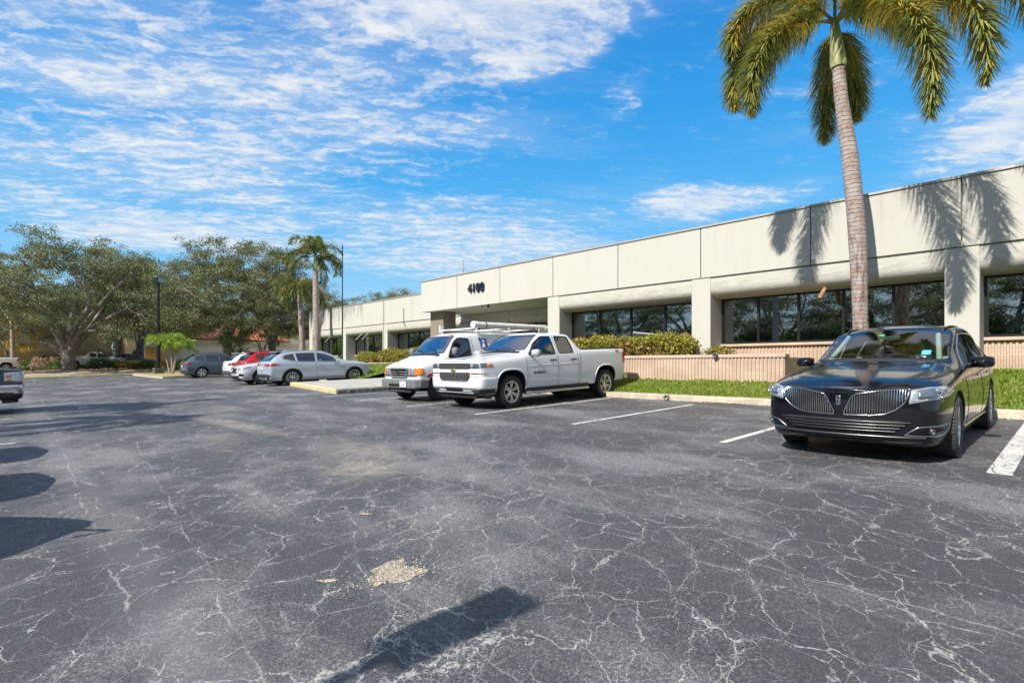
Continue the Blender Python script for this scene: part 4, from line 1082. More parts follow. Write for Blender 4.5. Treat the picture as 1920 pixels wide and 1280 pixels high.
# ---------------------------------------------------------------- pickup
def pickup(label, loc, rz, paint, style, name='pickup_truck'):
    L = 5.74
    S = [(.02, .40, .80, .93, .945, .93, 1.07, .86, 1.155, .5, 1.175, 1.18),
         (.10, .36, .88, .985, .985, .955, 1.08, .90, 1.165, .6, 1.19, 1.20),
         (.45, .36, .93, 1.0, 1.0, .975, 1.12, .92, 1.195, .62, 1.225, 1.24),
         (1.05, .36, .93, 1.005, 1.005, .985, 1.16, .92, 1.235, .64, 1.27, 1.285),
         (1.42, .36, .93, 1.005, 1.005, .98, 1.19, .92, 1.27, .70, 1.31, 1.325),
         (1.56, .36, .93, 1.005, 1.005, .98, 1.22, .89, 1.35, .77, 1.38, 1.40),
         (2.12, .36, .93, 1.005, 1.005, .975, 1.25, .84, 1.58, .72, 1.795, 1.855),
         (2.7, .36, .93, 1.005, 1.005, .975, 1.26, .83, 1.60, .73, 1.83, 1.90),
         (3.34, .36, .93, 1.005, 1.005, .975, 1.27, .83, 1.60, .72, 1.80, 1.865),
         (3.54, .38, .93, 1.005, 1.005, .98, 1.28, .86, 1.52, .76, 1.60, 1.62),
         (3.60, .40, .93, 1.005, 1.005, .985, 1.30, .93, 1.385, .7, 1.39, 1.39),
         (4.7, .42, .93, 1.005, 1.01, .985, 1.31, .94, 1.395, .7, 1.40, 1.40),
         (5.62, .46, .92, 1.0, 1.0, .98, 1.33, .93, 1.405, .7, 1.41, 1.41),
         (5.69, .50, .88, .97, .97, .95, 1.33, .9, 1.39, .66, 1.40, 1.40)]
    c = Car(name, label, 'pickup', L, S, paint, loc, rz, nose=.07, tail=.02,
            rows={1: .6, 4: .25, 5: .5, 6: .45}, cols={0: .75, 1: .5, 6: (.3, 5), 8: (.5, 5), 9: (.5, 5), 10: (.9, 5), 12: .7, 13: .7})
    Y = c.Y
    c.glass(rounded([(-.80, 1.40), (.80, 1.40), (.68, 1.79), (-.68, 1.79)], .05), 0, 'windscreen', M_wind2, lambda q, n: n.y < -.2 and 1.35 < q.y + L / 2 < 2.5, mirror=False, inset=.004, trim=M_plast, trim_r=.012)
    w1 = rounded([(Y(1.60), 1.275), (Y(2.60), 1.285), (Y(2.58), 1.75), (Y(2.22), 1.745), (Y(1.92), 1.58)], .05)
    w2 = rounded([(Y(2.74), 1.30), (Y(3.34), 1.315), (Y(3.27), 1.745), (Y(2.73), 1.755)], .06)
    c.glass(w1, 90, 'side_window', M_side, sel, trim=M_plast, trim_r=.010); c.glass(w2, 90, 'side_window', M_priv, sel, trim=M_plast, trim_r=.010)
    c.arches((.98, 4.72), .44, .485, inner=.58, flat=squarish)
    for y in (.98, 4.72):
        pts = [p for p in squarish(Y(y), .44, .50) if p[1] > .40]; pts.sort(key=lambda p: math.atan2(p[1] - .44, p[0] - Y(y)) if p[1] > .44 else (-.2 if p[0] > Y(y) else PI + .2))
        c.strip(pts, 90, 'arch_flare', paint, .022, -.004, mirror=True)
        c.wheel(y, .865, .395, .265, .265, 'split', 6, rim=M_alloyd, z=.395, steer=4 if y < 2 else 0, hi=True)
    # front: black mesh bands and bumper
    if style == 'white':
        ug = [(-.60, .985), (.60, .985), (.605, 1.105), (-.605, 1.105)]; lgp = [(-.50, .70), (.50, .70), (.585, .80), (.595, .885), (-.595, .885), (-.585, .80)]
        for poly in (ug, lgp):
            c.patch(rounded(poly, .02, 2), 0, 'grille', M_void, .004)
            c.strip(rounded(poly, .02, 2), 0, 'grille_frame', M_plast, .010, .006, closed=True)
            mb = MB(); z0 = min(p[1] for p in poly); z1 = max(p[1] for p in poly)
            rows_ = 3 if z1 - z0 < .15 else 4
            for r in range(rows_):
                zz = z0 + (r + .5) * (z1 - z0) / rows_; off = .06 * (r % 2)
                P = []
                for q in range(-13, 14):
                    x = q * .047
                    if in_poly((x, zz), poly): P.append(c.hit(0, x, zz + (.011 if (q + r) % 2 else -.011), .012))
                if len(P) > 1: mb.tube(P, .0055, 5)
            for q in range(-6, 7):
                x = q * .094
                if in_poly((x, (z0 + z1) / 2), poly): mb.tube([c.hit(0, x, z0 + .015, .011), c.hit(0, x, z1 - .015, .011)], .006, 5)
            c.mb(mb, 'grille_mesh', M_gplast)
        bow = [(-.105, .925), (-.075, .955), (-.035, .955), (-.035, .972), (.035, .972), (.035, .955), (.105, .955), (.075, .925), (.035, .925), (.035, .908), (-.035, .908), (-.035, .925)]
        c.patch(bow, 0, 'emblem', M_gold, .018, .014, res=.05)
        hl = wrapped(c, [(.615, .99), (.62, 1.105), (.90, 1.11), (1.03, 1.10), (1.04, 1.03), (.88, .985)], .88, .14, 1.6, 35)
        c.patch(rounded(hl, .015, 2), 35, 'headlamp', M_lensd, .006, res=.04, mirror=True)
        am = wrapped(c, [(.93, 1.02), (.94, 1.10), (1.03, 1.095), (1.035, 1.035)], .88, .14, 1.6, 35)
        c.patch(am, 35, 'turn_signal', M_amber, .010, res=.05, mirror=True)
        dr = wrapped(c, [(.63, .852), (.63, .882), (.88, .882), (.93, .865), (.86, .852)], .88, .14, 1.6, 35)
        c.patch(dr, 35, 'reflection_strip', M_red, .006, res=.04, mirror=True)  # red strip painted in for the reddish reflection below the headlamp
        pt = wrapped(c, [(.62, 1.0), (.63, 1.09), (.72, 1.09), (.70, 1.0)], .88, .14, 1.6, 35)
        c.patch(pt, 35, 'projector', M_lens, .010, res=.04, mirror=True)
        c.patch([(-.90, .505), (.90, .505), (.90, .775), (.63, .775), (.52, .655), (-.52, .655), (-.63, .775), (-.90, .775)], 0, 'bumper', paint, .028, .03, res=.08)
        be = wrapped(c, [(.80, .51), (.80, .775), (.88, .775), (1.10, .77), (1.10, .53), (.88, .505)], .88, .14, 1.6, 35)
        c.patch(be, 35, 'bumper_end', paint, .026, .03, res=.05, mirror=True)
        c.strip([(-.95, .80), (-.62, .80), (-.50, .665), (.50, .665), (.62, .80), (.95, .80)], 0, 'bumper_gap', M_void, .006, .001)
    else:
        c.patch(rounded([(-.58, .70), (.58, .70), (.60, 1.11), (-.60, 1.11)], .04, 3), 0, 'grille', M_void, .004)
        for z in (.78, .90, 1.02):
            c.strip([(-.57, z), (.57, z)], 0, 'grille_bar', M_chrome, .028, .012)
        c.strip(rounded([(-.58, .70), (.58, .70), (.60, 1.11), (-.60, 1.11)], .04, 3), 0, 'grille_frame', M_chrome, .024, .008, closed=True)
        hl = wrapped(c, [(.635, .84), (.64, 1.11), (.90, 1.11), (1.06, 1.09), (1.06, .86), (.88, .83)], .88, .14, 1.3, 35)
        c.patch(rounded(hl, .02, 2), 35, 'headlamp', M_lens, .006, res=.04, mirror=True)
        for zz in (.90, 1.0):
            am = wrapped(c, [(.95, zz - .03), (.95, zz + .03), (1.03, zz + .03), (1.03, zz - .03)], .88, .14, 1.3, 35)
            c.patch(am, 35, 'turn_signal', M_amber, .010, res=.05, mirror=True)
        c.strip([(-.95, .80), (.95, .80)], 0, 'bumper_gap', M_void, .012, .001)
        bp = wrapped(c, [(0, .50), (0, .76), (.9, .76), (1.16, .76), (1.16, .52), (.9, .48)], .88, .14, 1.6, 35)
        c.patch([(-.88, .50), (.88, .50), (.88, .76), (-.88, .76)], 0, 'bumper', M_chrome, .012)
        bs = wrapped(c, [(.80, .50), (.80, .76), (1.10, .76), (1.10, .56)], .88, .14, 1.6, 35)
        c.patch(bs, 35, 'bumper_end', M_chrome, .013, res=.04, mirror=True)
    c.patch([(-.30, .47), (.30, .47), (.36, .535), (-.36, .535)], 0, 'bumper_slot', M_void, .034 if style == 'white' else .016)
    va = wrapped(c, [(-.0, .375), (-.0, .46), (.60, .46), (.72, .50), (.92, .50), (1.12, .50), (1.12, .385)], .88, .14, 1.6, 30)
    c.patch([(-.72, .375), (.72, .375), (.72, .49), (.60, .455), (-.60, .455), (-.72, .49)], 0, 'valance', M_plast, .006)
    vb = wrapped(c, [(.68, .375), (.68, .47), (.9, .50), (1.13, .50), (1.13, .39)], .88, .14, 1.5, 35)
    c.patch(vb, 35, 'valance', M_plast, .007, res=.04, mirror=True)
    fo = wrapped(c, [(.60, .515), (.68, .575), (.86, .585), (.84, .53)], .88, .14, 1.6, 20)
    c.patch(fo, 20, 'tow_recess', M_void, .004, res=.05, mirror=True)
    mb = MB(); mb.box(-.72, .72, Y(.10), Y(.34), .27, .38); mb.box(.70, .90, Y(.22), Y(.44), .27, .37); mb.box(-.90, -.70, Y(.22), Y(.44), .27, .37); c.mb(mb, 'air_dam', M_plast, bevel=.03)
    mb = MB(); mb.box(-.55, .55, Y(.5), Y(5.5), .30, .42); mb.box(-.8, .8, Y(4.64), Y(4.80), .34, .46); mb.box(-.8, .8, Y(.9), Y(1.06), .34, .44); c.mb(mb, 'chassis', M_plast)
    c.strip([(-.80, 1.145), (.80, 1.145)], 0, 'panel_gap', M_void, .004, 0)
    c.strip([(.30, Y(.15)), (.36, Y(.8)), (.52, Y(1.38))], 0, 'bonnet_crease', paint, .014, -.003, mirror=True, top=True)
    c.strip([(.86, Y(.16)), (.885, Y(.8)), (.89, Y(1.45))], 0, 'panel_gap', M_void, .004, -.001, mirror=True, top=True)
    c.patch([(-.76, Y(1.42)), (.76, Y(1.42)), (.74, Y(1.53)), (-.74, Y(1.53))], 0, 'cowl', M_plast, .006, top=True)
    for (x0, x1) in ((.55, -.05), (-.05, -.62)):
        mb = MB(); mb.tube([c.hit_top(x0, Y(1.52), .02), c.hit_top((x0 + x1) / 2, Y(1.60), .03), c.hit_top(x1, Y(1.57), .03)], .009, 6); c.mb(mb, 'wiper', M_black)
    for pts in ([(Y(1.50), 1.24), (Y(1.52), .8), (Y(1.50), .42)], [(Y(2.67), 1.78), (Y(2.67), 1.2), (Y(2.66), .42)], [(Y(3.50), 1.62), (Y(3.50), 1.0), (Y(3.50), .9), (Y(3.50), .42)], [(Y(3.58), 1.36), (Y(3.58), .42)]):
        c.strip(pts, 90, 'door_gap', M_void, .0055, -.002, mirror=True)
    c.strip([(Y(1.50), .42), (Y(3.50), .42)], 90, 'door_gap', M_void, .006, -.001, mirror=True)
    c.strip([(Y(1.50), 1.0), (Y(2.5), 1.02), (Y(3.5), 1.03)], 90, 'door_crease', paint, .012, -.006, mirror=True)
    c.strip([(Y(1.50), .62), (Y(3.5), .62)], 90, 'door_crease', paint, .016, -.008, mirror=True)
    for y in (2.48, 3.30):
        mb = MB(); p = c.hit(90, Y(y), 1.13, .0); mb.tube([p + Vector((.0, -.11, 0)), p + Vector((.035, -.07, 0)), p + Vector((.035, .09, 0)), p + Vector((0, .11, 0))], .017, 8); c.mb(mb, 'door_handle', M_plast, mirror=True)
    mb = MB(); mb.tube([(.97, Y(1.45), .33), (1.0, Y(1.55), .34), (1.0, Y(3.8), .34), (.97, Y(3.9), .33)], .045, 10); c.mb(mb, 'running_board', M_satin if style == 'white' else M_plast, mirror=True)
    mb = MB(); mb.box(.985, 1.045, Y(1.62), Y(3.75), .378, .39); c.mb(mb, 'step_pad', M_plast, mirror=True)
    mb = MB(); mb.box(.80, .97, Y(1.48), Y(3.95), .36, .46); c.mb(mb, 'rocker', M_plast, mirror=True)
    c.mirrors(1.62, 1.32, 1.0, M_mirror if style == 'white' else M_chrome, .27, .19)
    c.patch([(-.84, Y(3.68)), (.84, Y(3.68)), (.84, Y(5.6)), (-.84, Y(5.6))], 0, 'bed_cover', M_plast, .02, thick=.02, top=True, res=.3)
    c.strip([(.92, Y(3.66)), (.925, Y(5.62))], 0, 'bed_rail', M_plast, .018, .004, mirror=True, top=True)
    tl = [(Y(5.50), .93), (Y(5.50), 1.30), (Y(5.62), 1.31), (Y(5.71), 1.29), (Y(5.71), .95)]
    d, u = frame_of(150)
    tw = []
    for (sy, z) in ((5.56, .98), (5.56, 1.31), (5.66, 1.31), (5.66, .98)): tw.append((c.hit(90, Y(sy), z).dot(u), z))
    w_ = c.hit(180, -.78, 1.1).dot(u)
    lo, hi = min(p[0] for p in tw), max(p[0] for p in tw)
    c.patch(rounded([(Y(5.53), .98), (Y(5.53), 1.31), (Y(5.675), 1.31), (Y(5.675), .98)], .02, 2), 90, 'tail_lamp', M_red, .012, res=.04, mirror=True)
    c.patch(rounded([(.80, .98), (.93, .98), (.93, 1.31), (.80, 1.31)], .02, 2), 180, 'tail_lamp', M_red, .012, res=.04, mirror=True)
    mb = MB(); mb.box(-.98, .98, Y(5.66), Y(5.80), .48, .64); c.mb(mb, 'rear_bumper', M_chrome if style != 'white' else M_satin, bevel=.03)
    c.strip([(Y(4.35), 1.02), (Y(4.38), 1.02)], 90, 'fuel_flap', paint, .03, -.015)
    c.interior(1.85, 1.24, .70, 2.2, .80, M_seatd); c.seat(0, 2.85, .82, M_seatd, True, 1.3)
    if style == 'white':
        pl = lambda y, z, ang=90: Matrix.Translation(c.hit(90, Y(y), z, .006)) @ Matrix.Rotation(PI / 2, 4, 'Z') @ Matrix.Rotation(PI / 2, 4, 'X')
        c.text('SILVERADO', .085, pl(1.95, .80), 'lettering', M_plast, .003)
        c.text('4x4', .11, pl(5.28, 1.30), 'lettering', M_redp, .003)
        mb = MB(); p = c.hit_top(0, Y(2.35)); mb.add([(p.x - .01, p.y - .02, p.z), (p.x + .01, p.y - .02, p.z), (p.x + .01, p.y + .12, p.z), (p.x - .01, p.y + .12, p.z), (p.x, p.y + .09, p.z + .07), (p.x, p.y + .12, p.z + .075)], [(0, 1, 4), (1, 2, 5, 4), (2, 3, 5), (3, 0, 4, 5), (0, 3, 2, 1)]); c.mb(mb, 'roof_antenna', M_plast)
        # tool case resting in the bed opening
        mb = MB(); mb.box(-.2, .5, Y(3.75), Y(4.25), 1.40, 1.45); c.mb(mb, 'bed_box', M_cap, bevel=.01)
        sh = MB(); 
    return c.finish()
# ---------------------------------------------------------------- work van
def work_van():
    L = 5.5
    S = [(.06, .42, .78, .86, .88, .86, .92, .80, 1.0, .5, 1.03, 1.04),
         (.14, .40, .88, .955, .955, .93, .95, .87, 1.03, .6, 1.07, 1.085),
         (.5, .38, .93, .985, .985, .96, 1.02, .88, 1.12, .62, 1.18, 1.20),
         (.88, .38, .93, .99, .99, .965, 1.10, .88, 1.22, .66, 1.29, 1.315),
         (1.0, .38, .93, .99, .99, .965, 1.14, .86, 1.30, .74, 1.36, 1.38),
         (1.48, .38, .93, .99, .99, .96, 1.17, .84, 1.62, .72, 1.87, 1.93),
         (1.75, .38, .93, .99, .99, .96, 1.18, .84, 1.66, .74, 1.93, 2.0),
         (2.6, .38, .93, .995, .995, .975, 1.19, .90, 1.68, .80, 1.93, 2.03),
         (4.2, .38, .93, .995, .995, .975, 1.20, .90, 1.68, .80, 1.93, 2.03),
         (5.3, .40, .93, .99, .99, .97, 1.20, .89, 1.67, .79, 1.91, 2.01),
         (5.46, .44, .88, .95, .95, .93, 1.20, .85, 1.63, .73, 1.86, 1.94)]
    c = Car('work_van', 'white work van with grey bumper and roof rack of pipes beside the white pickup', 'van', L, S, M_whitev, (-13.72, 8.42 + L / 2, gz(8.42 + L / 2)), nose=.05, tail=.02,
            rows={1: .6, 4: .25, 6: .4}, cols={0: .3, 1: .3, 4: (.3, 5), 5: (.2, 5), 9: .5, 10: .6})
    Y = c.Y
    c.glass(rounded([(-.80, 1.36), (.80, 1.36), (.69, 1.875), (-.69, 1.875)], .05), 0, 'windscreen', M_wind2, lambda q, n: n.y < -.2 and .8 < q.y + L / 2 < 2.0, mirror=False, inset=.004, trim=M_plast, trim_r=.012)
    c.glass(rounded([(Y(1.13), 1.235), (Y(1.98), 1.25), (Y(1.98), 1.80), (Y(1.60), 1.82), (Y(1.42), 1.70)], .06), 90, 'side_window', M_side, sel, trim=M_plast, trim_r=.012)
    c.arches((.80, 4.35), .40, .445, inner=.58)
    for y in (.80, 4.35): c.wheel(y, .845, .37, .24, .215, 'steel', rim=M_steel, z=.37, steer=6 if y < 2 else 0)
    gp = [(-.40, .71), (.40, .71), (.46, .95), (-.46, .95)]
    c.patch([(-.86, .72), (.86, .72), (.86, .965), (-.86, .965)], 0, 'lamp_panel', M_gplast, .004)
    c.patch(rounded(gp, .03, 2), 0, 'grille', M_void, .010)
    c.strip(rounded(gp, .03, 2), 0, 'grille_frame', M_gplast, .026, .018, closed=True)
    for z in (.785, .855): c.strip([(-.42, z), (.42, z)], 0, 'grille_bar', M_gplast, .016, .018)
    mb = MB(); m_ = Matrix.Translation(c.hit(0, 0, .835, .035)) @ Vector((0, -1, 0)).to_track_quat('Z', 'Y').to_matrix().to_4x4() @ Matrix.Scale(1.5, 4, (1, 0, 0)); mb.lathe([(.001, .006), (.055, .004), (.06, 0)], 24, m_); c.mb(mb, 'emblem', M_plast)
    for o_ in (0,):
        c.patch(rounded([(.50, .765), (.74, .765), (.74, .945), (.50, .945)], .02, 2), 0, 'headlamp', M_lens, .012, mirror=True, res=.04)
    c.strip([(.60, .75), (.60, .95)], 0, 'lamp_divider', M_gplast, .008, .014, mirror=True)
    am = wrapped(c, [(.78, .755), (.78, .96), (.86, .96), (.93, .95), (.93, .78), (.86, .755)], .86, .16, 1.3, 35)
    c.patch(rounded(am, .03, 2), 35, 'turn_signal', M_amber, .014, res=.04, mirror=True)
    mb = MB(); P = [(-1.0, Y(.36)), (-.99, Y(.12)), (-.90, Y(-.02)), (-.5, Y(-.06)), (.5, Y(-.06)), (.90, Y(-.02)), (.99, Y(.12)), (1.0, Y(.36))]
    n = len(P); vs = []
    for (x, y) in P: vs += [(x * .985, y + .015, .40), (x, y, .44), (x, y, .61), (x * .985, y + .02, .645), (x * .9, y + .12, .65)]
    mb.add(vs, [(i * 5 + j, i * 5 + 5 + j, i * 5 + 6 + j, i * 5 + 1 + j) for i in range(n - 1) for j in range(4)], False); mb.add(vs[:5], [(0, 1, 2, 3, 4)]); mb.add(vs[-5:], [(0, 1, 2, 3, 4)])
    c.mb(mb, 'bumper', M_gplast)
    mb = MB(); mb.box(-.42, .16, Y(-.068), Y(-.05), .445, .515); c.mb(mb, 'bumper_slot', M_void)
    mb = MB(); mb.box(-.60, .60, Y(.02), Y(.10), .27, .40); c.mb(mb, 'valance', M_plast)
    mb = MB(); mb.box(-.45, .35, Y(0), Y(.03), .30, .325); c.mb(mb, 'valance_bar', M_satin)
    mb = MB(); mb.box(.20, .52, Y(-.085), Y(-.07), .43, .595); pl = c.mb(mb, 'licence_plate', M_white, bevel=.004)
    mb = MB(); mb.tube([(.27, Y(-.088), .52), (.31, Y(-.088), .475), (.36, Y(-.088), .465), (.41, Y(-.088), .475), (.45, Y(-.088), .52)], .009, 6); mb.box(.24, .30, Y(-.09), Y(-.084), .56, .58); mb.box(.42, .48, Y(-.09), Y(-.084), .56, .58); c.mb(mb, 'plate_print', M_plateblue, pl)
    mb = MB(); mb.box(-.5, .5, Y(.4), Y(5.3), .28, .44); mb.box(-.8, .8, Y(.72), Y(.88), .30, .42); mb.box(-.8, .8, Y(4.27), Y(4.43), .32, .46); c.mb(mb, 'chassis', M_plast)
    # red paint scuffs
    rp = [(Y(.34), .70), (Y(.34), .78), (Y(.62), .84), (Y(.44), .70)]
    c.patch(rp, 90, 'red_scuff', M_redp, .004, res=.03)
    c.patch([(-.50, Y(1.52)), (-.1, Y(1.52)), (-.14, Y(1.585)), (-.5, Y(1.57))], 0, 'red_scuff', mat('faded_red', (.40, .12, .07), .8), .003, thick=.002, top=True)
    c.patch([(.1, Y(1.53)), (.60, Y(1.55)), (.58, Y(1.62)), (.1, Y(1.57))], 0, 'red_scuff', mat('faded_red2', (.42, .16, .10), .8), .003, thick=.002, top=True)
    c.patch([(-.76, Y(.86)), (.76, Y(.86)), (.76, Y(.965)), (-.76, Y(.965))], 0, 'cowl', M_plast, .005, top=True)
    for (x0, x1) in ((.60, .05), (-.10, -.66)):
        mb = MB(); mb.tube([c.hit_top(x0, Y(.95), .03), c.hit_top((x0 + x1) / 2, Y(1.08), .03), c.hit_top(x1, Y(1.10), .025)], .010, 6); c.mb(mb, 'wiper', M_black)
    c.patch([(.38, 1.42), (.66, 1.42), (.64, 1.50), (.42, 1.50)], 0, 'windscreen_paper', mat('yellow_paper', (.62, .72, .06), .6), -.02, .001)
    c.strip([(-.80, 1.02), (.80, 1.02)], 0, 'panel_gap', M_void, .005, 0)
    c.strip([(.50, Y(.2)), (.56, Y(.6)), (.62, Y(.86))], 0, 'bonnet_crease', M_whitev, .02, -.006, mirror=True, top=True)
    for pts in ([(Y(1.02), 1.17), (Y(1.10), .80), (Y(1.28), .60), (Y(1.28), .44)], [(Y(2.07), 1.9), (Y(2.09), 1.2), (Y(2.08), .44)], [(Y(3.3), 1.85), (Y(3.3), .45)]):
        c.strip(pts, 90, 'door_gap', M_void, .006, -.001, mirror=True)
    mb = MB(); p = c.hit(90, Y(1.95), 1.05, .01); mb.tube([p + Vector((0, -.09, 0)), p + Vector((.03, -.05, 0)), p + Vector((.03, .07, 0)), p + Vector((0, .09, 0))], .018, 8); c.mb(mb, 'door_handle', M_plast, mirror=True)
    c.mirrors(1.16, 1.42, 1.02, M_gplast, .22, .24)
    st = c.patch(rounded([(Y(2.40), 1.48), (Y(2.68), 1.46), (Y(2.66), 1.80), (Y(2.36), 1.82)], .02, 2), 90, 'side_decal', mat('blue_decal', (.05, .10, .30), .45), .003, .001)
    c.patch(circle(Y(2.53), 1.70, .055, 16), 90, 'decal_figure', M_white, .006, .001, parent=st); c.patch(rounded([(Y(2.46), 1.50), (Y(2.60), 1.50), (Y(2.57), 1.64), (Y(2.49), 1.64)], .02, 2), 90, 'decal_figure', M_white, .006, .001, parent=st)
    c.interior(1.30, 1.20, .70, 1.7, .85, M_seatd)
    mb = MB(); mb.box(-.85, .85, Y(2.35), Y(2.4), .5, 1.85); c.mb(mb, 'bulkhead', M_gplast)
    for s_ in (1, -1): c.patch([(s_ * .80, .95), (s_ * .93, .95), (s_ * .93, 1.30), (s_ * .80, 1.30)], 180, 'tail_lamp', M_red, .008)
    # rack fixed to the roof
    mb = MB()
    for y in (2.25, 3.6, 5.0):
        mb.tube([(-.88, Y(y), 1.93), (-.90, Y(y), 2.12), (.90, Y(y), 2.12), (.88, Y(y), 1.93)], .022, 8)
    mb.tube([(-.9, Y(2.25), 2.12), (-.9, Y(5.0), 2.12)], .018, 8)
    mb.box(-.96, -.90, Y(2.18), Y(2.32), 2.05, 2.28)
    c.mb(mb, 'roof_rack', M_white)
    return c.finish()
# ---------------------------------------------------------------- crossovers of the far row
def suv(label, x, y0, paint, look, nose_in=True, scale=(1, 1, 1), name='crossover', group=None, L=4.70):
    S = [(.03, .30, .62, .74, .76, .70, .80, .60, .85, .45, .88, .89),
         (.15, .24, .78, .88, .88, .83, .86, .74, .92, .55, .95, .97),
         (.5, .22, .84, .92, .93, .89, .94, .80, .98, .62, 1.02, 1.04),
         (.95, .22, .86, .93, .94, .905, .98, .81, 1.03, .64, 1.07, 1.09),
         (1.30, .22, .86, .93, .94, .90, 1.0, .81, 1.08, .70, 1.11, 1.135),
         (1.62, .22, .86, .93, .94, .895, 1.01, .78, 1.18, .70, 1.27, 1.32),
         (2.12, .22, .86, .93, .94, .89, 1.03, .75, 1.34, .67, 1.54, 1.605),
         (2.7, .22, .86, .93, .94, .89, 1.04, .74, 1.38, .66, 1.60, 1.67),
         (3.5, .22, .86, .93, .94, .89, 1.06, .735, 1.38, .65, 1.585, 1.655),
         (4.08, .23, .85, .93, .935, .88, 1.09, .72, 1.35, .62, 1.52, 1.59),
         (4.42, .24, .84, .92, .93, .87, 1.10, .70, 1.24, .58, 1.33, 1.37),
         (4.57, .26, .82, .91, .92, .86, 1.07, .70, 1.10, .52, 1.13, 1.14),
         (4.64, .30, .78, .88, .89, .83, 1.0, .68, 1.03, .48, 1.05, 1.055)]
    yc = y0 + L * scale[1] / 2
    c = Car(name, label, 'car', L, S, paint, (-x, yc, gz(yc)), PI if nose_in else 0, group, nose=.13, tail=.06, sub=2,
            rows={1: .5, 4: .35, 6: .4}, cols={6: (.2, 5), 10: (.3, 5), 11: (.3, 5)})
    c.root.scale = scale
    Y = c.Y
    c.glass(rounded([(-.73, 1.15), (.73, 1.15), (.63, 1.555), (-.63, 1.555)], .05), 0, 'windscreen', M_wind, lambda q, n: n.y < -.2 and 1.1 < q.y + L / 2 < 2.4, mirror=False, inset=.004)
    c.glass(rounded([(Y(1.66), 1.07), (Y(2.62), 1.09), (Y(2.60), 1.50), (Y(2.26), 1.48), (Y(1.92), 1.30)], .05), 90, 'side_window', M_side if look == 'silver' else M_priv, sel)
    c.glass(rounded([(Y(2.70), 1.09), (Y(3.46), 1.11), (Y(3.50), 1.49), (Y(2.69), 1.505)], .05), 90, 'side_window', M_priv, sel)
    c.glass(rounded([(Y(3.55), 1.12), (Y(4.06), 1.25), (Y(3.98), 1.40), (Y(3.60), 1.48)], .04), 90, 'side_window', M_priv, sel)
    tr = M_chrome if look in ('silver', 'rogue') else M_plast
    c.strip(rounded([(Y(1.58), 1.045), (Y(3.5), 1.085), (Y(4.14), 1.25), (Y(4.0), 1.43), (Y(3.5), 1.52), (Y(2.5), 1.52), (Y(1.86), 1.30)], .05), 90, 'window_trim', tr, .009, .003, mirror=True, closed=True)
    c.glass(rounded([(-.66, 1.16), (.66, 1.16), (.57, 1.50), (-.57, 1.50)], .06), 180, 'rear_window', M_priv if look != 'silver' else carglass('rear_glass_' + look, (.06, .07, .08), .35), lambda q, n: n.y > .1 and q.y > 1.2, mirror=False, inset=.004, trim=M_gloss, trim_r=.014)
    cl = M_plast
    c.arches((.93, 3.72), .37, .405, lip=cl if look != 'x' else None, lipr=.028, inner=.58)
    wst = {'silver': ('multi', 10), 'rogue': ('split', 5), 'red': ('five', 5), 'white': ('multi', 10), 'slate': ('blade', 5)}[look]
    for y in (.93, 3.72): c.wheel(y, .82, .362, .235, .245, wst[0], wst[1], rim=M_alloy if look != 'slate' else M_alloyd, z=.362)
    c.patch([(Y(1.34), .22), (Y(3.31), .22), (Y(3.31), .36), (Y(1.34), .36)], 90, 'sill_cladding', cl, .008, mirror=True, res=.15)
    mb = MB(); mb.box(-.7, .7, Y(.4), Y(4.4), .19, .24); c.mb(mb, 'underbody', M_plast)
    # rear: lamps, plate, bumper
    tlp = {'silver': [(.34, .96), (.36, 1.02), (.86, 1.055), (.86, .93), (.70, .91)], 'rogue': [(.55, .90), (.60, 1.05), (.86, 1.07), (.86, .88)], 'red': [(.62, .85), (.66, 1.1), (.86, 1.12), (.86, .82)], 'white': [(.5, .92), (.52, 1.02), (.86, 1.05), (.86, .88)], 'slate': [(-.001, .96), (.0, .99), (.86, 1.02), (.86, .90), (.6, .95)]}[look]
    c.patch([(-p[0], p[1]) for p in tlp], 180, 'tail_lamp', M_red, .008, res=.05, mirror=True)
    c.patch([(Y(4.15), .985), (Y(4.45), 1.05), (Y(4.62), 1.05), (Y(4.62), .93), (Y(4.4), .93)] if look != 'red' else [(Y(4.35), .80), (Y(4.35), 1.08), (Y(4.62), 1.08), (Y(4.62), .80)], 90, 'tail_lamp', M_red, .008, res=.05, mirror=True)
    c.patch([(-.86, .30), (.86, .30), (.86, .50), (.55, .56), (-.55, .56), (-.86, .50)], 180, 'bumper_cladding', cl if look != 'rogue' else cl, .008, res=.1)
    if look in ('white',): c.patch([(-.80, .44), (.80, .44), (.80, .60), (-.80, .60)], 180, 'bumper_insert', M_satin, .016)
    if look in ('slate', 'silver'): c.patch([(-.5, .30), (.5, .30), (.45, .38), (-.45, .38)], 180, 'skid_plate', M_satin, .014)
    c.patch([(.70, .50), (.84, .50), (.84, .545), (.70, .545)], 180, 'reflector', M_red, .016, mirror=True)
    pl = c.patch([(-.16, .72), (.16, .72), (.16, .87), (-.16, .87)], 180, 'licence_plate', M_white, .012)
    c.patch([(-.05, .76), (.05, .76), (.05, .83), (-.05, .83)], 180, 'plate_print', M_plateblue, .016, parent=pl)
    # front
    gp = {'silver': [(-.40, .55), (.40, .55), (.46, .80), (-.46, .80)], 'rogue': [(-.36, .56), (.36, .56), (.42, .84), (-.42, .84)]}.get(look, [(-.5, .55), (.5, .55), (.55, .80), (-.55, .80)])
    c.patch(rounded(gp, .04, 2), 0, 'grille', M_void, .005)
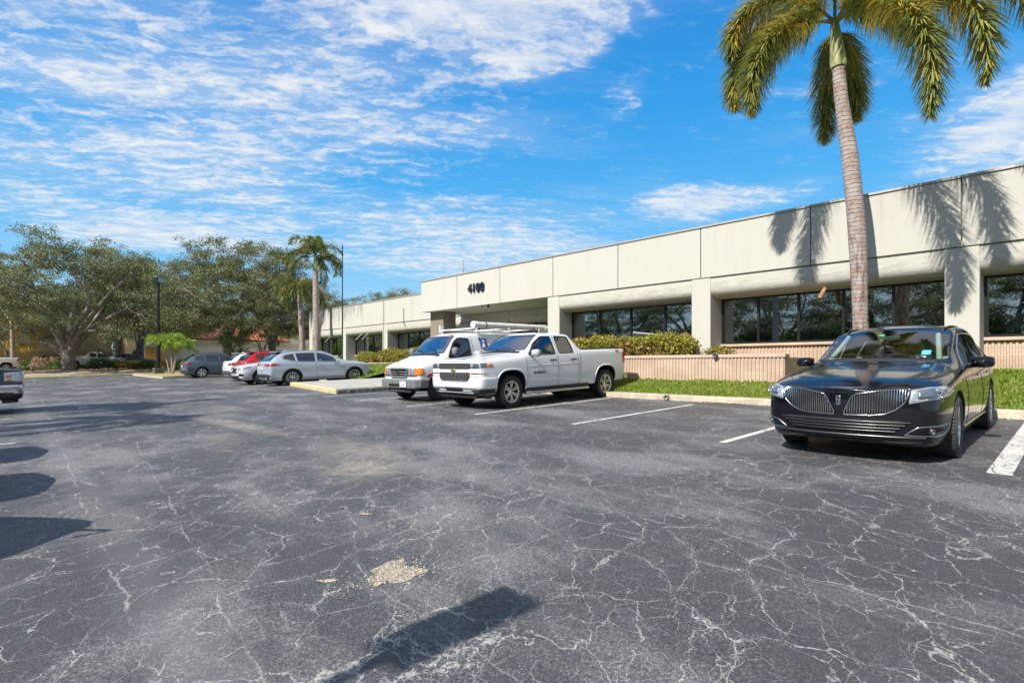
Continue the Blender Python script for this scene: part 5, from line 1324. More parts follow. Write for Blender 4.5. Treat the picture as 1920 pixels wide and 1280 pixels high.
    if look == 'rogue':
        c.strip([(-.44, .84), (-.26, .60), (.26, .60), (.44, .84)], 0, 'grille_chrome', M_chrome, .022, .012)
        mb = MB(); m_ = Matrix.Translation(c.hit(0, 0, .74, .02)) @ Vector((0, -1, 0)).to_track_quat('Z', 'Y').to_matrix().to_4x4(); mb.lathe([(.06, 0), (.06, .012), (.048, .012), (.046, 0)], 24, m_); mb.box(-.085, .085, -.012, .012, 0, .014, m_); c.mb(mb, 'emblem', M_chrome)
    else:
        for z in (.60, .67, .74): c.strip([(gp[0][0] + .02, z), (-gp[0][0] - .02, z)], 0, 'grille_bar', M_satin, .010, .010)
    hl = wrapped(c, [(.50, .78), (.50, .85), (.84, .90), (1.0, .93), (1.0, .86), (.84, .79), (.62, .74)], .84, .22, 1.6, 35)
    c.patch(rounded(hl, .015, 2), 35, 'headlamp', M_lens, .008, res=.05, mirror=True)
    fg = wrapped(c, [(.58, .44), (.60, .54), (.84, .55), (.84, .44)], .84, .22, 1.6, 20)
    c.patch(rounded(fg, .02, 2), 20, 'fog_lamp_bay', M_gloss, .006, res=.06, mirror=True)
    c.strip([(fg[0][0], .545), (fg[2][0] - .02, .56)], 20, 'fog_lamp_trim', M_chrome, .010, .01, mirror=True)
    c.patch([(-.55, .34), (.55, .34), (.6, .46), (-.6, .46)], 0, 'lower_grille', M_void, .006)
    c.patch([(-.72, .26), (.72, .26), (.72, .33), (-.72, .33)], 0, 'valance', cl, .008)
    for pts in ([(Y(1.36), 1.0), (Y(1.40), .8), (Y(1.38), .38)], [(Y(2.66), 1.07), (Y(2.68), .7), (Y(2.67), .38)], [(Y(3.53), 1.09), (Y(3.56), .9), (Y(3.38), .66), (Y(3.3), .38)]):
        c.strip(pts, 90, 'door_gap', M_void, .005, -.001, mirror=True)
    c.strip([(Y(1.2), .90), (Y(2.4), .93), (Y(3.6), .97), (Y(4.3), 1.0)], 90, 'shoulder_crease', paint, .016, -.007, mirror=True)
    c.strip([(Y(1.5), .52), (Y(3.2), .58)], 90, 'door_crease', paint, .018, -.009, mirror=True)
    for y in (2.50, 3.36):
        mb = MB(); p = c.hit(90, Y(y), .93, .0); mb.tube([p + Vector((.0, -.1, 0)), p + Vector((.03, -.07, 0)), p + Vector((.03, .07, 0)), p + Vector((0, .1, 0))], .014, 8); c.mb(mb, 'door_handle', tr if tr is M_chrome else paint, mirror=True)
    c.mirrors(1.72, 1.08, .88, paint, .21, .14)
    c.strip([(.60, Y(2.3)), (.575, Y(4.0))], 0, 'roof_rail', M_satin if look in ('silver', 'rogue') else M_plast, .016, .02, mirror=True, top=True)
    mb = MB(); mb.box(-.56, .56, Y(3.98), Y(4.20), 1.565, 1.595, None); c.mb(mb, 'spoiler', paint, bevel=.012)
    mb = MB(); p = c.hit_top(0, Y(3.7)); mb.add([(p.x - .015, p.y - .12, p.z), (p.x + .015, p.y - .12, p.z), (p.x + .015, p.y + .05, p.z), (p.x - .015, p.y + .05, p.z), (p.x, p.y + .03, p.z + .055)], [(0, 1, 4), (1, 2, 4), (2, 3, 4), (3, 0, 4)]); c.mb(mb, 'roof_antenna', paint)
    if look == 'silver':
        c.interior(1.65, 1.04, .62, 2.0, .65, M_seat); c.seat(0, 2.9, .65, M_seat, True, 1.2)
    else:
        mb = MB(); mb.box(-.72, .72, Y(1.6), Y(4.3), .9, 1.02); c.mb(mb, 'dashboard', M_dash); c.seat(.36, 2.1, .9, M_seatd); c.seat(-.36, 2.1, .9, M_seatd)
    return c.finish()
black_crossover()
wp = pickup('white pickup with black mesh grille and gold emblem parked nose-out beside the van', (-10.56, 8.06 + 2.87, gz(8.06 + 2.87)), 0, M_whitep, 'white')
van = work_van()
# what is tied on the van's roof rack: things of their own
T = thing('conduit_tube', 'long white capped tube strapped on top of the white van', 'tube', (-12.92, 12.2, 2.55))
mb = MB(); mb.tube([(0, -1.62, -.01), (0, 1.55, .03)], .098, 20); mb.build('pipe', mat('pvc', (.66, .65, .60), .45, fn=noisy((.66, .65, .60), .12, 3)), T)
for y in (-1.62, 1.5):
    mb = MB(); mb.tube([(0, y - .05, -.01), (0, y + .10, -.008)], .112, 20); mb.build('end_cap', M_white, T)
for y in (-1.2, .9):
    mb = MB(); mb.tube([(0, y, -.005), (0, y + .035, -.003)], .106, 20); mb.build('strap', M_plast, T)
Ld = thing('ladder', 'grey aluminium ladder lying on the van roof rack behind the white tube', 'ladder', (-13.35, 12.1, 2.56))
mb = MB()
for x in (-.2, .2): mb.box(x - .02, x + .02, -1.4, 1.5, .0, .07)
mb.build('rail', M_satin, Ld)
for k in range(9):
    mb = MB(); mb.tube([(-.2, -1.2 + k * .32, .035), (.2, -1.2 + k * .32, .035)], .014, 6); mb.build('rung', M_satin, Ld)
mb = MB(); mb.box(-.24, .24, -1.55, -1.35, -.02, .10); mb.box(-.15, .3, -1.5, -1.4, .06, .14); mb.build('clamp', M_plast, Ld, bevel=.015)
silver = suv('silver crossover with chrome window trim parked nose-in beside the raised walk', 27.1, 9.1, M_silver, 'silver', True, (1, 1.15, 1.03))
rogue = suv('pale silver crossover backed in, its nose showing behind the silver crossover', 29.95, 8.75, M_pearl, 'rogue', False, (1, 1.08, 1.03))
redc = suv('red crossover parked nose-in, only its red rear and roof showing', 32.85, 9.8, M_redc, 'red', True, (1, 1.06, 1.07))
whc = suv('white crossover parked nose-in to the left of the red crossover', 35.75, 9.9, M_whitep, 'white', True, (1, 1.06, 1.05))
slate = suv('slate blue crossover standing apart at the left end of the row', 44.65, 9.5, M_slate, 'slate', True, (1.04, 1.1, 1.09))
dark = pickup('dark pickup cut off by the left edge, with chrome bumper and clear headlamp', (-20.95, .48 - 2.87, gz(.48 - 2.87)), PI, M_hood, 'dark')
def clone(src, label, x, y, rz, z=None, scale=None, group=None):
    c = copy_tree(src); c['label'] = label; c.location = (-x, y, gz(y) if z is None else z); c.rotation_euler = (0, 0, rz)
    if scale: c.scale = scale
    if 'group' in c.keys() and not group: del c['group']
    if group: c['group'] = group
    return c
# vehicles standing just outside the left edge: their shadows reach into the picture
clone(van, 'white work van standing at an angle out of view left', 4.5, -3.87, math.radians(40), group='vehicles parked out of view on the left')
clone(slate, 'crossover parked nose toward the lane out of view left, nearer of two', 8.1, -2.80, PI, scale=(1, 1, 1), group='vehicles parked out of view on the left')
clone(slate, 'crossover parked nose toward the lane out of view left, farther of two', 10.9, -2.72, PI, scale=(1, 1, 1), group='vehicles parked out of view on the left')
# street beyond the far verge
zz = lambda x, y: gz(y) + far_rise(-x)
clone(wp, 'white pickup on the far street, seen beside the thin grey palm trunk', 76.5, -1.4, 0, z=zz(78, 2) + .12, group='vehicles on the far street')
clone(wp, 'white pickup on the far street between the big oak and the slim palm', 79, 7.9, PI, z=zz(80, 12) + .05, group='vehicles on the far street')
clone(slate, 'small dark car on the far street beside the tan building', 81, 11.9, PI, z=zz(82, 19) - .0, group='vehicles on the far street')
# ================================================================ vegetation
def bark_fn(c1, c2, sc=6):
    def fn(t, b):
        p = t.obj(); n = t.noise(t.map(p, sca=(1, 1, .3)), sc, 5, .7); n2 = t.noise(p, 1.1, 3)
        t.set(b.inputs['Base Color'], t.mix(t.ramp(n, .38, .62), c1, t.mix(t.ramp(n2, .4, .6), c2, tuple(x * .7 for x in c2)))); t.set(b.inputs['Normal'], t.bump(n, .8, .05))
    return fn
M_bark = mat('oak_bark', rough=.95, fn=bark_fn((.13, .115, .10), (.38, .345, .30)))
M_oak = leaf_mat('oak_leaf', (.075, .095, .036), (.28, .30, .15), (.36, .31, .16), rough=.5, trans=.25, scale=.25)
M_oak2 = leaf_mat('olive_leaf', (.09, .11, .04), (.31, .32, .16), (.40, .34, .17), rough=.5, trans=.25, scale=.25)
M_far = leaf_mat('far_leaf', (.045, .07, .02), (.12, .15, .045), None, rough=.5, trans=.22, scale=.25)
M_yel = leaf_mat('yellow_leaf', (.45, .30, .04), (.65, .42, .05), (.6, .2, .03), rough=.5, trans=.4)
M_lime = leaf_mat('lime_leaf', (.18, .30, .03), (.32, .45, .05), None, rough=.5, trans=.4)
M_hedge = leaf_mat('croton_leaf', (.13, .16, .025), (.52, .44, .07), (.50, .20, .10), rough=.4, trans=.25, scale=1.6)
M_shrub = leaf_mat('shrub_leaf', (.04, .10, .02), (.12, .22, .04), None, rough=.4, trans=.25, scale=2)
M_pinkl = leaf_mat('pink_leaf', (.45, .16, .14), (.62, .42, .36), (.2, .25, .08), rough=.4, trans=.25, scale=2)
def leaf_cloud(centers, sig, n_each, size, seed, aspect=.5, flat=.0):
    """small leaf-shaped quads scattered round many twig centres"""
    q = np.random.default_rng(seed); C = np.repeat(np.asarray(centers, float), n_each, axis=0); n = len(C)
    P = C + q.normal(0, 1, (n, 3)) * np.asarray(sig)
    a = q.normal(0, 1, (n, 3)); a[:, 2] *= 1 - flat; a /= np.linalg.norm(a, axis=1)[:, None]
    b = np.cross(a, q.normal(0, 1, (n, 3))); b /= np.linalg.norm(b, axis=1)[:, None]
    s = (size * q.uniform(.6, 1.35, n))[:, None]; u = a * s * .5; w = b * s * aspect * .5
    V = np.stack([P - u, P + w * .9 - u * .1, P + u, P - w * .9 - u * .1], 1).reshape(-1, 3)
    return V, np.arange(n * 4).reshape(-1, 4)
def curve(a, b, sag, n=7, jit=0.0, q=None):
    a = Vector(a); b = Vector(b); out = []
    for k in range(n + 1):
        t_ = k / n; p = a.lerp(b, t_) + Vector((0, 0, sag * math.sin(PI * t_)))
        if jit and 0 < k < n: p += Vector((q.uniform(-jit, jit), q.uniform(-jit, jit), q.uniform(-jit, jit) * .6))
        out.append(p)
    return out
RT = Vector((SA, CA, 0)); FW = Vector((-CA, SA, 0))
def atpx(px, F): r = (px - 960) / FOC; p = FW * F + RT * (F * r); return p.x, p.y
def oak(seed, H, R, limbs=None, trunk_r=.5, fork=2.6, leaf=M_oak, name='oak_tree', label='', loc=(0, 0, 0), group=None, nl=74, sub=18, per=60, lsize=.19, base=.30, cat='tree'):
    q = random.Random(seed); T = thing(name, label, cat, loc, 0, group); mb = MB(); pts = []
    tr = [Vector((0, 0, -.3)), Vector((.02, 0, .15)), Vector((.05, .05, fork * .5)), Vector((.0, .0, fork))]
    mb.tube(tr, [trunk_r * 1.5, trunk_r * 1.12, trunk_r * .92, trunk_r * .95], 14)
    if limbs is None:
        limbs = []
        n = q.choice((4, 5)); a0 = q.random() * 6
        for k in range(n):
            a = a0 + 2 * PI * k / n + q.uniform(-.4, .4); d = R * q.uniform(.5, .75)
            limbs.append([(0, 0, fork * .9), (math.cos(a) * d * .3, math.sin(a) * d * .3, fork + (H - fork) * .28), (math.cos(a) * d * .65, math.sin(a) * d * .65, fork + (H - fork) * .5), (math.cos(a) * d, math.sin(a) * d, H * q.uniform(.66, .8))])
    for lb in limbs:
        P = [Vector(p) for p in lb]; S = []
        for i in range(len(P) - 1):      # catmull-rom
            p0 = P[max(0, i - 1)]; p1 = P[i]; p2 = P[i + 1]; p3 = P[min(len(P) - 1, i + 2)]
            for k in range(5):
                t_ = k / 5; S.append(.5 * ((2 * p1) + (p2 - p0) * t_ + (2 * p0 - 5 * p1 + 4 * p2 - p3) * t_ * t_ + (3 * p1 - p0 - 3 * p2 + p3) * t_ ** 3) + Vector((q.uniform(-.05, .05), q.uniform(-.05, .05), 0)))
        S.append(P[-1]); n = len(S); r0 = trunk_r * q.uniform(.62, .74)
        mb.tube(S, [r0 * (1 - .76 * (i / (n - 1)) ** .9) for i in range(n)], 9)
        pts += [(s, r0 * (1 - .82 * (i / (n - 1)) ** .8)) for i, s in enumerate(S) if i > 3]
    cs = [Vector(lb[-1]) + Vector((0, 0, .3)) for lb in limbs]; tries = 0
    while len(cs) < nl and tries < 4000:       # leaf masses sit in the outer shell of the crown, so the limbs show under it
        tries += 1
        a = q.random() * 2 * PI; u = q.random() ** .5; zf = 1 - (q.random() ** 1.25) * (.42 + .40 * u)
        top = H * (base + (1 - base) * math.sqrt(max(0, 1 - (u * .97) ** 2.4))); z = max(H * base * .85, top * zf)
        p = Vector((math.cos(a) * u * R, math.sin(a) * u * R, z * q.uniform(.93, 1.03)))
        if any((p - c).length < R * .13 for c in cs): continue
        if p.length < fork + 1: continue
        cs.append(p)
    tw = []
    for c in cs:
        s, r = min(pts, key=lambda e: (e[0] - c).length + max(0, (e[0].z - c.z)) * .8); d = (c - s).length
        path = curve(s, c, d * .07, 6, d * .05, q); rr = min(r * .55, .03 + d * .02)
        mb.tube(path, [rr * (1 - .75 * k / 6) for k in range(7)], 6)
        for k in range(sub):
            o = c + Vector((q.gauss(0, .85), q.gauss(0, .85), q.gauss(0, .42))) * (R / 9)
            tw.append(o)
            if k % 3 == 0: mb.tube(curve(path[3 + k % 3], o, .15, 3, .06, q), [rr * .3, rr * .22, .014, .008], 4, cap=False)
    mb.build('trunk', M_bark, T)
    V, F_ = leaf_cloud(tw, (.29, .29, .17), per, lsize, seed)
    np_mesh('crown', V, F_, leaf, T)
    return T
def rl(limbs): return [[tuple(RT * a + FW * b + Vector((0, 0, z))) for (a, b, z) in l] for l in limbs]
limbs1 = rl([[(0, 0, 2.2), (-1.0, .2, 3.9), (-2.6, .3, 5.8), (-4.6, .2, 8.2), (-5.6, .3, 10.6)], [(0, 0, 2.2), (.5, -.4, 3.7), (1.3, -.6, 5.2), (2.4, -.3, 7.2), (1.9, -.2, 9.4), (.5, 0, 10.8)],
             [(.1, 0, 2.0), (1.0, -.3, 3.8), (3.0, -.5, 6.3), (5.2, -.6, 8.8), (8.0, -.3, 11.4)], [(0, .1, 2.2), (.4, 1.6, 4.4), (1.2, 3.4, 7.5), (1.5, 4.5, 10.5)], [(0, 0, 2.3), (-.6, .9, 4.2), (-2.2, 3.5, 7.6), (-3, 5, 9.8)],
             [(0, 0, 1.8), (-1.3, -.3, 2.9), (-2.6, -.4, 3.6), (-3.6, -.5, 4.8)], [(.2, 0, 2.1), (1.6, .4, 4.4), (4.6, 1.0, 6.6), (7.6, 1.4, 8.2)], [(0, 0, 2.2), (-.3, -1.5, 5.0), (-.5, -3.6, 8.6), (-.6, -4.6, 11)]])
x, y = atpx(128, 57.5)
oak(3, 14.6, 9.6, limbs1, .62, 2.6, label='big spreading oak with pale forked limbs rising from the dry verge', loc=(x, y, gz(y) + .05), nl=92, sub=17, per=54, base=.36)
x, y = atpx(426, 63)
limbs2 = rl([[(0, 0, 3.2), (-.7, 0, 5), (-2.0, -.3, 7.4), (-4.6, -.4, 9.2), (-6, 0, 11.5)], [(0, 0, 3.2), (.9, 0, 5.2), (2.0, 0, 7.0), (4.4, -.3, 8.2), (6.2, 0, 10.5)], [(0, 0, 3), (.2, 1.5, 6), (0, 3.5, 9), (.4, 4.5, 11.5)], [(0, 0, 3), (0, -1.2, 5.5), (-.8, -3, 8.8), (-1.4, -3.6, 12)], [(0, 0, 3.4), (-.3, 0, 6.5), (-1.4, .2, 10.0), (-2.6, 0, 13.0)]])
o2 = oak(11, 15.3, 7.8, limbs2, .5, 3.4, label='tall oak with forked pale trunk in front of the red tile roof', loc=(x, y, gz(y) + .3), nl=78, sub=16, per=52, base=.40)
x, y = atpx(510, 66)
o3 = oak(19, 14.6, 7.6, None, .45, 3.0, leaf=M_oak2, label='loose crowned oak left of the twin palms', loc=(x, y, gz(y) + .3), nl=66, sub=16, per=50, base=.42)
def grow(src, label, px, F, s, rz, group=None, z=None):
    x, y = atpx(px, F); c = copy_tree(src); c['label'] = label; c.location = (x, y, gz(y) + .3 if z is None else z); c.rotation_euler = (0, 0, rz); c.scale = (s, s, s * .97)
    if group: c['group'] = group
    return c
G = 'oaks along the far end of the lot'
grow(o3, 'oak with its crown against the sky just behind the tall lamp post', 262, 68, .98, 1.2, G)
grow(o2, 'oak cut off by the left edge of the photo behind the yellow leaved tree', -12, 70, 1.06, 2.2, G)
grow(o3, 'oak filling the gap between the forked oak and the lamp post', 345, 112, 1.35, 2.9, G)
grow(o2, 'oak behind the two palms near the far wing of the building', 590, 112, 1.1, 4.0, G)
grow(o3, 'oak behind the big spreading oak and right of the second street pickup', 195, 118, 1.25, 5.1, G)
grow(o2, 'oak far behind the orange container', 62, 120, 1.2, .6, G)
grow(o3, 'low oak seen above the roof of the far wing beside the palm', 668, 72, .63, .3, G)
grow(o2, 'oak seen above the far wing roof left of the portico', 722, 66, .64, 1.9, G)
grow(o3, 'oak crown touching the left corner of the portico roof', 778, 62, .66, 3.3, G)
grow(o3, 'oak between the forked oak and the loose crowned oak', 468, 116, 1.3, .9, G)
grow(o2, 'oak beyond the end of the far wing', 540, 120, 1.25, 2.6, G)
# trees across the lane, behind the photographer: the window panes mirror them
G2 = 'trees across the lane mirrored in the windows'
lab = ['with the widest crown', 'leaning toward the lane', 'with a split crown', 'beside the lamp post', 'shading the kerb', 'with the palest trunk', 'nearest the corner', 'in the thickest cover', 'at the far bend', 'with a low fork', 'by the side drive', 'at the end of the line']
k = 0
for (x, y, s) in ((14, -24, .8), (5, -27, .95), (-4, -24, .8), (-13, -26, .95), (-22, -24, .85), (-31, -26, .95), (-40, -24, .85), (-50, -26, .95), (-62, -25, .9), (-76, -26, 1.0), (-92, -26, 1.0), (-110, -28, 1.1)):
    c = copy_tree((o2, o3)[k % 2]); c['label'] = 'oak across the lane ' + lab[k]; c.location = (x, y, gz(y) + .1); c.rotation_euler = (0, 0, k * 1.7); c.scale = (s, s, s * .82); c['group'] = G2; k += 1
# low evergreen belt under those trees
cs = [(rnd.uniform(-125, 26), rnd.uniform(-23, -20.5), 0) for _ in range(12000)]; cs = [(a, b + .6 * math.sin(a * .9), rnd.random() ** .8 * (4.8 + .9 * math.sin(a * .8) + .5 * math.sin(a * 2.3)) + gz(-20)) for a, b, _ in cs]
V, F_ = leaf_cloud(cs, (.35, .25, .25), 16, .27, 31); o = np_mesh('undergrowth', V, F_, M_shrub); tag(o, 'dense green undergrowth across the lane, mirrored in the window panes', 'undergrowth', kind='stuff')
q_ = np.random.default_rng(77); n_ = 5200; yy = q_.uniform(-60, 95, n_); hh = 7.5 + 1.6 * np.sin(yy * .35) + 1.1 * np.sin(yy * .9 + 1)
C_ = np.stack([-128 + q_.normal(0, 1.2, n_), yy, .3 + hh * q_.uniform(0, 1, n_) ** .8], 1)
V, F_ = leaf_cloud(C_, (.8, .8, .6), 12, .55, 78); o = np_mesh('woods', V, F_, M_far); tag(o, 'distant wooded belt closing the view behind the far buildings', 'woods', kind='stuff')
grow(o3, 'dark oak filling in behind the lamp post head', 285, 86, 1.2, 3.6, G)
grow(o2, 'oak rising just right of the big spreading oak', 225, 80, 1.0, 5.4, G)
# small bright trees on the left
def bush_tree(label, px, F, H, R, leafm, z0=2.0, name='small_tree', seed=5, n=26, lo=.45):
    x, y = atpx(px, F); return oak(seed, H, R, None, .13, z0, leafm, name, label, (x, y, gz(y) + .35), None, nl=n, sub=9, per=34, lsize=.16, base=lo)
bush_tree('yellow orange leaved tree at the left edge behind the slim palm', 14, 66, 7.2, 2.9, M_yel, seed=41, n=30, lo=.34)
bush_tree('lime green small tree right of the tall lamp post', 322, 60, 7.6, 2.0, M_lime, seed=42, n=14, lo=.62)
bush_tree('low dark bushy tree before the tile roof, left of the loose crowned oak', 492, 62, 5.6, 2.5, M_oak, seed=43, n=22, lo=.40, z0=1.6)
bush_tree('dense bushy growth round the foot of the forked oak', 432, 61, 4.4, 1.7, M_oak, seed=44, n=14, lo=.36, z0=1.0)
# ---------------------------------------------------------------- palms
def palmtrunk_fn(c1, c2):
    def fn(t, b):
        p = t.obj(); x, y, z = t.xyz(p); n = t.noise(p, 5, 4, .7); n2 = t.noise(p, 22, 4, .75)
        w = t.m('ADD', t.m('MULTIPLY', z, 10.5), t.m('MULTIPLY', n, 1.1)); ring = t.m('PINGPONG', w, .5)
        vert = t.noise(t.map(p, sca=(3, 3, .5)), 3.2, 5, .75)
        c = t.mix(t.ramp(n, .35, .65), c1, c2); c = t.mix(t.ramp(n2, .5, .68, 0, .6), c, (.60, .57, .52))
        c = t.mix(t.m('MULTIPLY', t.ramp(ring, .0, .11, 1, 0), t.ramp(z, 2.4, 4.6, .22, .75)), c, (.12, .075, .055))
        low = t.m('MULTIPLY', t.ramp(z, 4.6, 2.4), t.ramp(vert, .50, .57)); c = t.mix(t.m('MULTIPLY', low, .7), c, (.13, .07, .06))
        t.set(b.inputs['Base Color'], c); t.set(b.inputs['Normal'], t.bump(t.m('ADD', t.m('MULTIPLY', n2, .5), t.ramp(ring, 0, .12)), .7, .02))
    return fn
M_ptrunk = mat('palm_trunk', rough=.9, fn=palmtrunk_fn((.30, .195, .16), (.42, .375, .36)))
M_ptrunk2 = mat('grey_palm_trunk', rough=.9, fn=palmtrunk_fn((.30, .22, .17), (.42, .37, .32)))
M_shaft = mat('crownshaft', rough=.5, fn=lambda t, b: t.set(b.inputs['Base Color'], t.mix(t.ramp(t.noise(t.map(t.obj(), sca=(3, 3, .5)), 3, 4), .35, .65), (.26, .30, .10), (.50, .50, .27))))
M_frond = leaf_mat('palm_leaflet', (.14, .165, .035), (.46, .44, .13), (.80, .54, .09), rough=.36, trans=.4, scale=.9)
M_frond2 = leaf_mat('far_palm_leaflet', (.10, .13, .04), (.28, .30, .10), (.50, .36, .09), rough=.45, trans=.3, scale=.8)
M_frondg = leaf_mat('bright_palm_leaflet', (.20, .34, .04), (.46, .56, .09), None, rough=.45, trans=.4, scale=1)
M_rachis = mat('frond_stalk', (.20, .21, .08), .6)
def frond(mb, Vs, Fs, org, az, e0, bend, L, nleaf, ll, w, q, plumose=True, twist=0.0, stiff=.5, start=.12):
    d = Vector((math.cos(az), math.sin(az), 0)); pts = [Vector(org)]; N = 22; dirs = []
    for k in range(N):
        s = (k + .5) / N; a = math.radians(e0 - bend * s ** 1.15); dv = d * math.cos(a) + Vector((0, 0, math.sin(a)))
        dirs.append(dv); pts.append(pts[-1] + dv * (L / N))
    mb.tube(pts, [.030 * (1 - .85 * i / N) * (L / 3) + .004 for i in range(N + 1)], 6)
    sd = Vector((-math.sin(az + twist), math.cos(az + twist), 0))
    for i in range(nleaf):
        s = start + (1 - start) * (i + q.random()) / nleaf; f = s * N; k = min(N - 1, int(f)); p = pts[k].lerp(pts[k + 1], f - k); t_ = dirs[k]
        up = sd.cross(t_); up = up if up.z > 0 or abs(up.z) < .2 else up
        if plumose: phi = q.uniform(0, 2 * PI)
        else: phi = q.choice((0, PI)) + q.uniform(-.25, .25) + .25
        rad = sd * math.cos(phi) + up * math.sin(phi)
        l = ll * (math.sin(PI * min(1, .18 + .80 * s)) ** .6) * q.uniform(.8, 1.1)
        dv = (rad * q.uniform(.75, .95) + t_ * q.uniform(.5, .8)).normalized(); g = Vector((0, 0, -1))
        side_ = dv.cross(t_).normalized()
        P0 = p; P1 = p + dv * l * .5 + g * l * .05 * (1 - stiff); P2 = p + dv * l * .93 + g * l * .38 * (1 - stiff)
        n0 = len(Vs); ww = w * q.uniform(.8, 1.2)
        Vs += [P0 - side_ * ww * .35, P0 + side_ * ww * .35, P1 + side_ * ww * .5, P1 - side_ * ww * .5, P2 + side_ * ww * .12, P2 - side_ * ww * .12]
        Fs += [(n0, n0 + 1, n0 + 2, n0 + 3), (n0 + 3, n0 + 2, n0 + 4, n0 + 5)]
def palm(label, loc, path, radii, shaft, fronds, mt, mf, nleaf, ll, w, seed, plumose=True, rings=True, group=None, name='palm_tree', stiff=.4, separate=True):
    q = random.Random(seed); T = thing(name, label, 'palm tree', loc, 0, group); mb = MB()
    P = [Vector(p) for p in path]; S = []; R_ = []
    for i in range(len(P) - 1):
        p0 = P[max(0, i - 1)]; p1 = P[i]; p2 = P[i + 1]; p3 = P[min(len(P) - 1, i + 2)]; m_ = 14
        for k in range(m_):
            t_ = k / m_; S.append(.5 * ((2 * p1) + (p2 - p0) * t_ + (2 * p0 - 5 * p1 + 4 * p2 - p3) * t_ * t_ + (3 * p1 - p0 - 3 * p2 + p3) * t_ ** 3)); R_.append((radii[i] + (radii[i + 1] - radii[i]) * t_) * (1 + (.022 if k % 2 else 0)))
    S.append(P[-1]); R_.append(radii[-1])
    mb.tube(S, R_, 20); mb.build('trunk', mt, T)
    top = P[-1]; dirn = (P[-1] - P[-2]).normalized(); h, r0 = shaft
    mb = MB(); mb.tube([top - dirn * .05, top + dirn * .05, top + dirn * h * .4, top + dirn * h * .8, top + dirn * h], [r0 * 1.15, r0 * 1.22, r0 * 1.0, r0 * .75, r0 * .55], 16); mb.build('crownshaft', M_shaft, T)
    org = top + dirn * h * .96
    if separate:
        for f in fronds:
            mb = MB(); Vs = []; Fs = []; frond(mb, Vs, Fs, org, *f, nleaf, ll, w, q, plumose, q.uniform(-.2, .2), stiff)
            n0 = len(mb.v); mb.v += [tuple(v) for v in Vs]; mb.f += [tuple(i + n0 for i in g_) for g_ in Fs]; mb.sm += [False] * len(Fs)
            mb.build('frond', mf, T, fix=False)
    return T
azr = math.atan2(RT.y, RT.x)         # azimuth of the picture's right-hand direction
def A(deg): return azr + math.radians(deg)     # 0 = right, 90 = away from the camera, 180 = left, 270 = toward the camera
F0 = 12.35; xp, yp = atpx(1612, F0)
def rp(px, py, F=F0): r = (px - 960) / FOC; v = FW * F + RT * (F * r) + Vector((0, 0, (682 - py) / FOC * F + ZC)); return v
base = Vector((xp, yp, .78)); path = [rp(1618, 760) - base, rp(1613, 600) - base, rp(1608, 450) - base, rp(1594, 300) - base, rp(1578, 190) - base, rp(1572, 122) - base]
path[0] = Vector((path[0].x, path[0].y, -.1))
palm('tall foxtail palm with ringed trunk and drooping golden green fronds behind the black car', tuple(base), path, [.19, .152, .182, .168, .138, .125], (1.0, .14),
     [(A(196), 0, 100, 3.7), (A(182), 46, 145, 3.4), (A(172), 14, 116, 3.4), (A(66), -6, 92, 3.0), (A(40), -16, 84, 2.4), (A(-88), -6, 98, 4.9), (A(-74), 6, 106, 4.9), (A(-56), 24, 116, 4.7), (A(-36), 44, 126, 4.5), (A(20), 60, 118, 3.2), (A(240), 66, 118, 3.2), (A(120), 62, 120, 3.0)],
     M_ptrunk, M_frond, 1150, .70, .024, 5, stiff=.15)
def ring_fronds(n, L, q, e=(20, 70), b=(95, 150)): return [(2 * PI * k / n + q.uniform(-.25, .25), q.uniform(*e), q.uniform(*b), L * q.uniform(.85, 1.1)) for k in range(n)]
q = random.Random(9)
def simple_palm(label, px, F, top_px, lean, H, r, n, L, seed, mf=M_frond2, mt=M_ptrunk2, nleaf=150, ll=.62, w=.075, shaft=(1.0, .13), group=None, plumose=True, e=(15, 70), b=(95, 150), z=None):
    x, y = atpx(px, F); q_ = random.Random(seed)
    return palm(label, (x, y, gz(y) + .1 if z is None else z), [(0, 0, -.2), tuple(RT * lean * .3 + Vector((0, 0, H * .5))), tuple(RT * lean + Vector((0, 0, H)))], [r * 1.3, r, r * .8], shaft, ring_fronds(n, L, q_, e, b), mt, mf, nleaf, ll, w, seed, plumose, group=group)
simple_palm('taller of the two palms at the end of the far wing, pale grey trunk', 594, 40, 0, -.1, 7.7, .24, 15, 2.9, 3, group='twin palms at the far wing', e=(5, 80), z=.55, nleaf=150, w=.055)
simple_palm('shorter brown trunked palm left of its taller twin at the far wing', 568, 42, 0, -.25, 6.0, .21, 12, 2.9, 4, M_frond2, M_ptrunk, group='twin palms at the far wing', e=(0, 60), z=.45, nleaf=140, w=.055)
simple_palm('slim grey palm trunk at the left edge rising into the oak leaves', 25, 62, 0, -.25, 6.4, .21, 8, 2.2, 6, nleaf=90, z=.6)
simple_palm('slim pale palm trunk between the big oak and the tan building', 217, 66, 0, .1, 5.6, .19, 8, 2.2, 7, nleaf=90, z=.55)
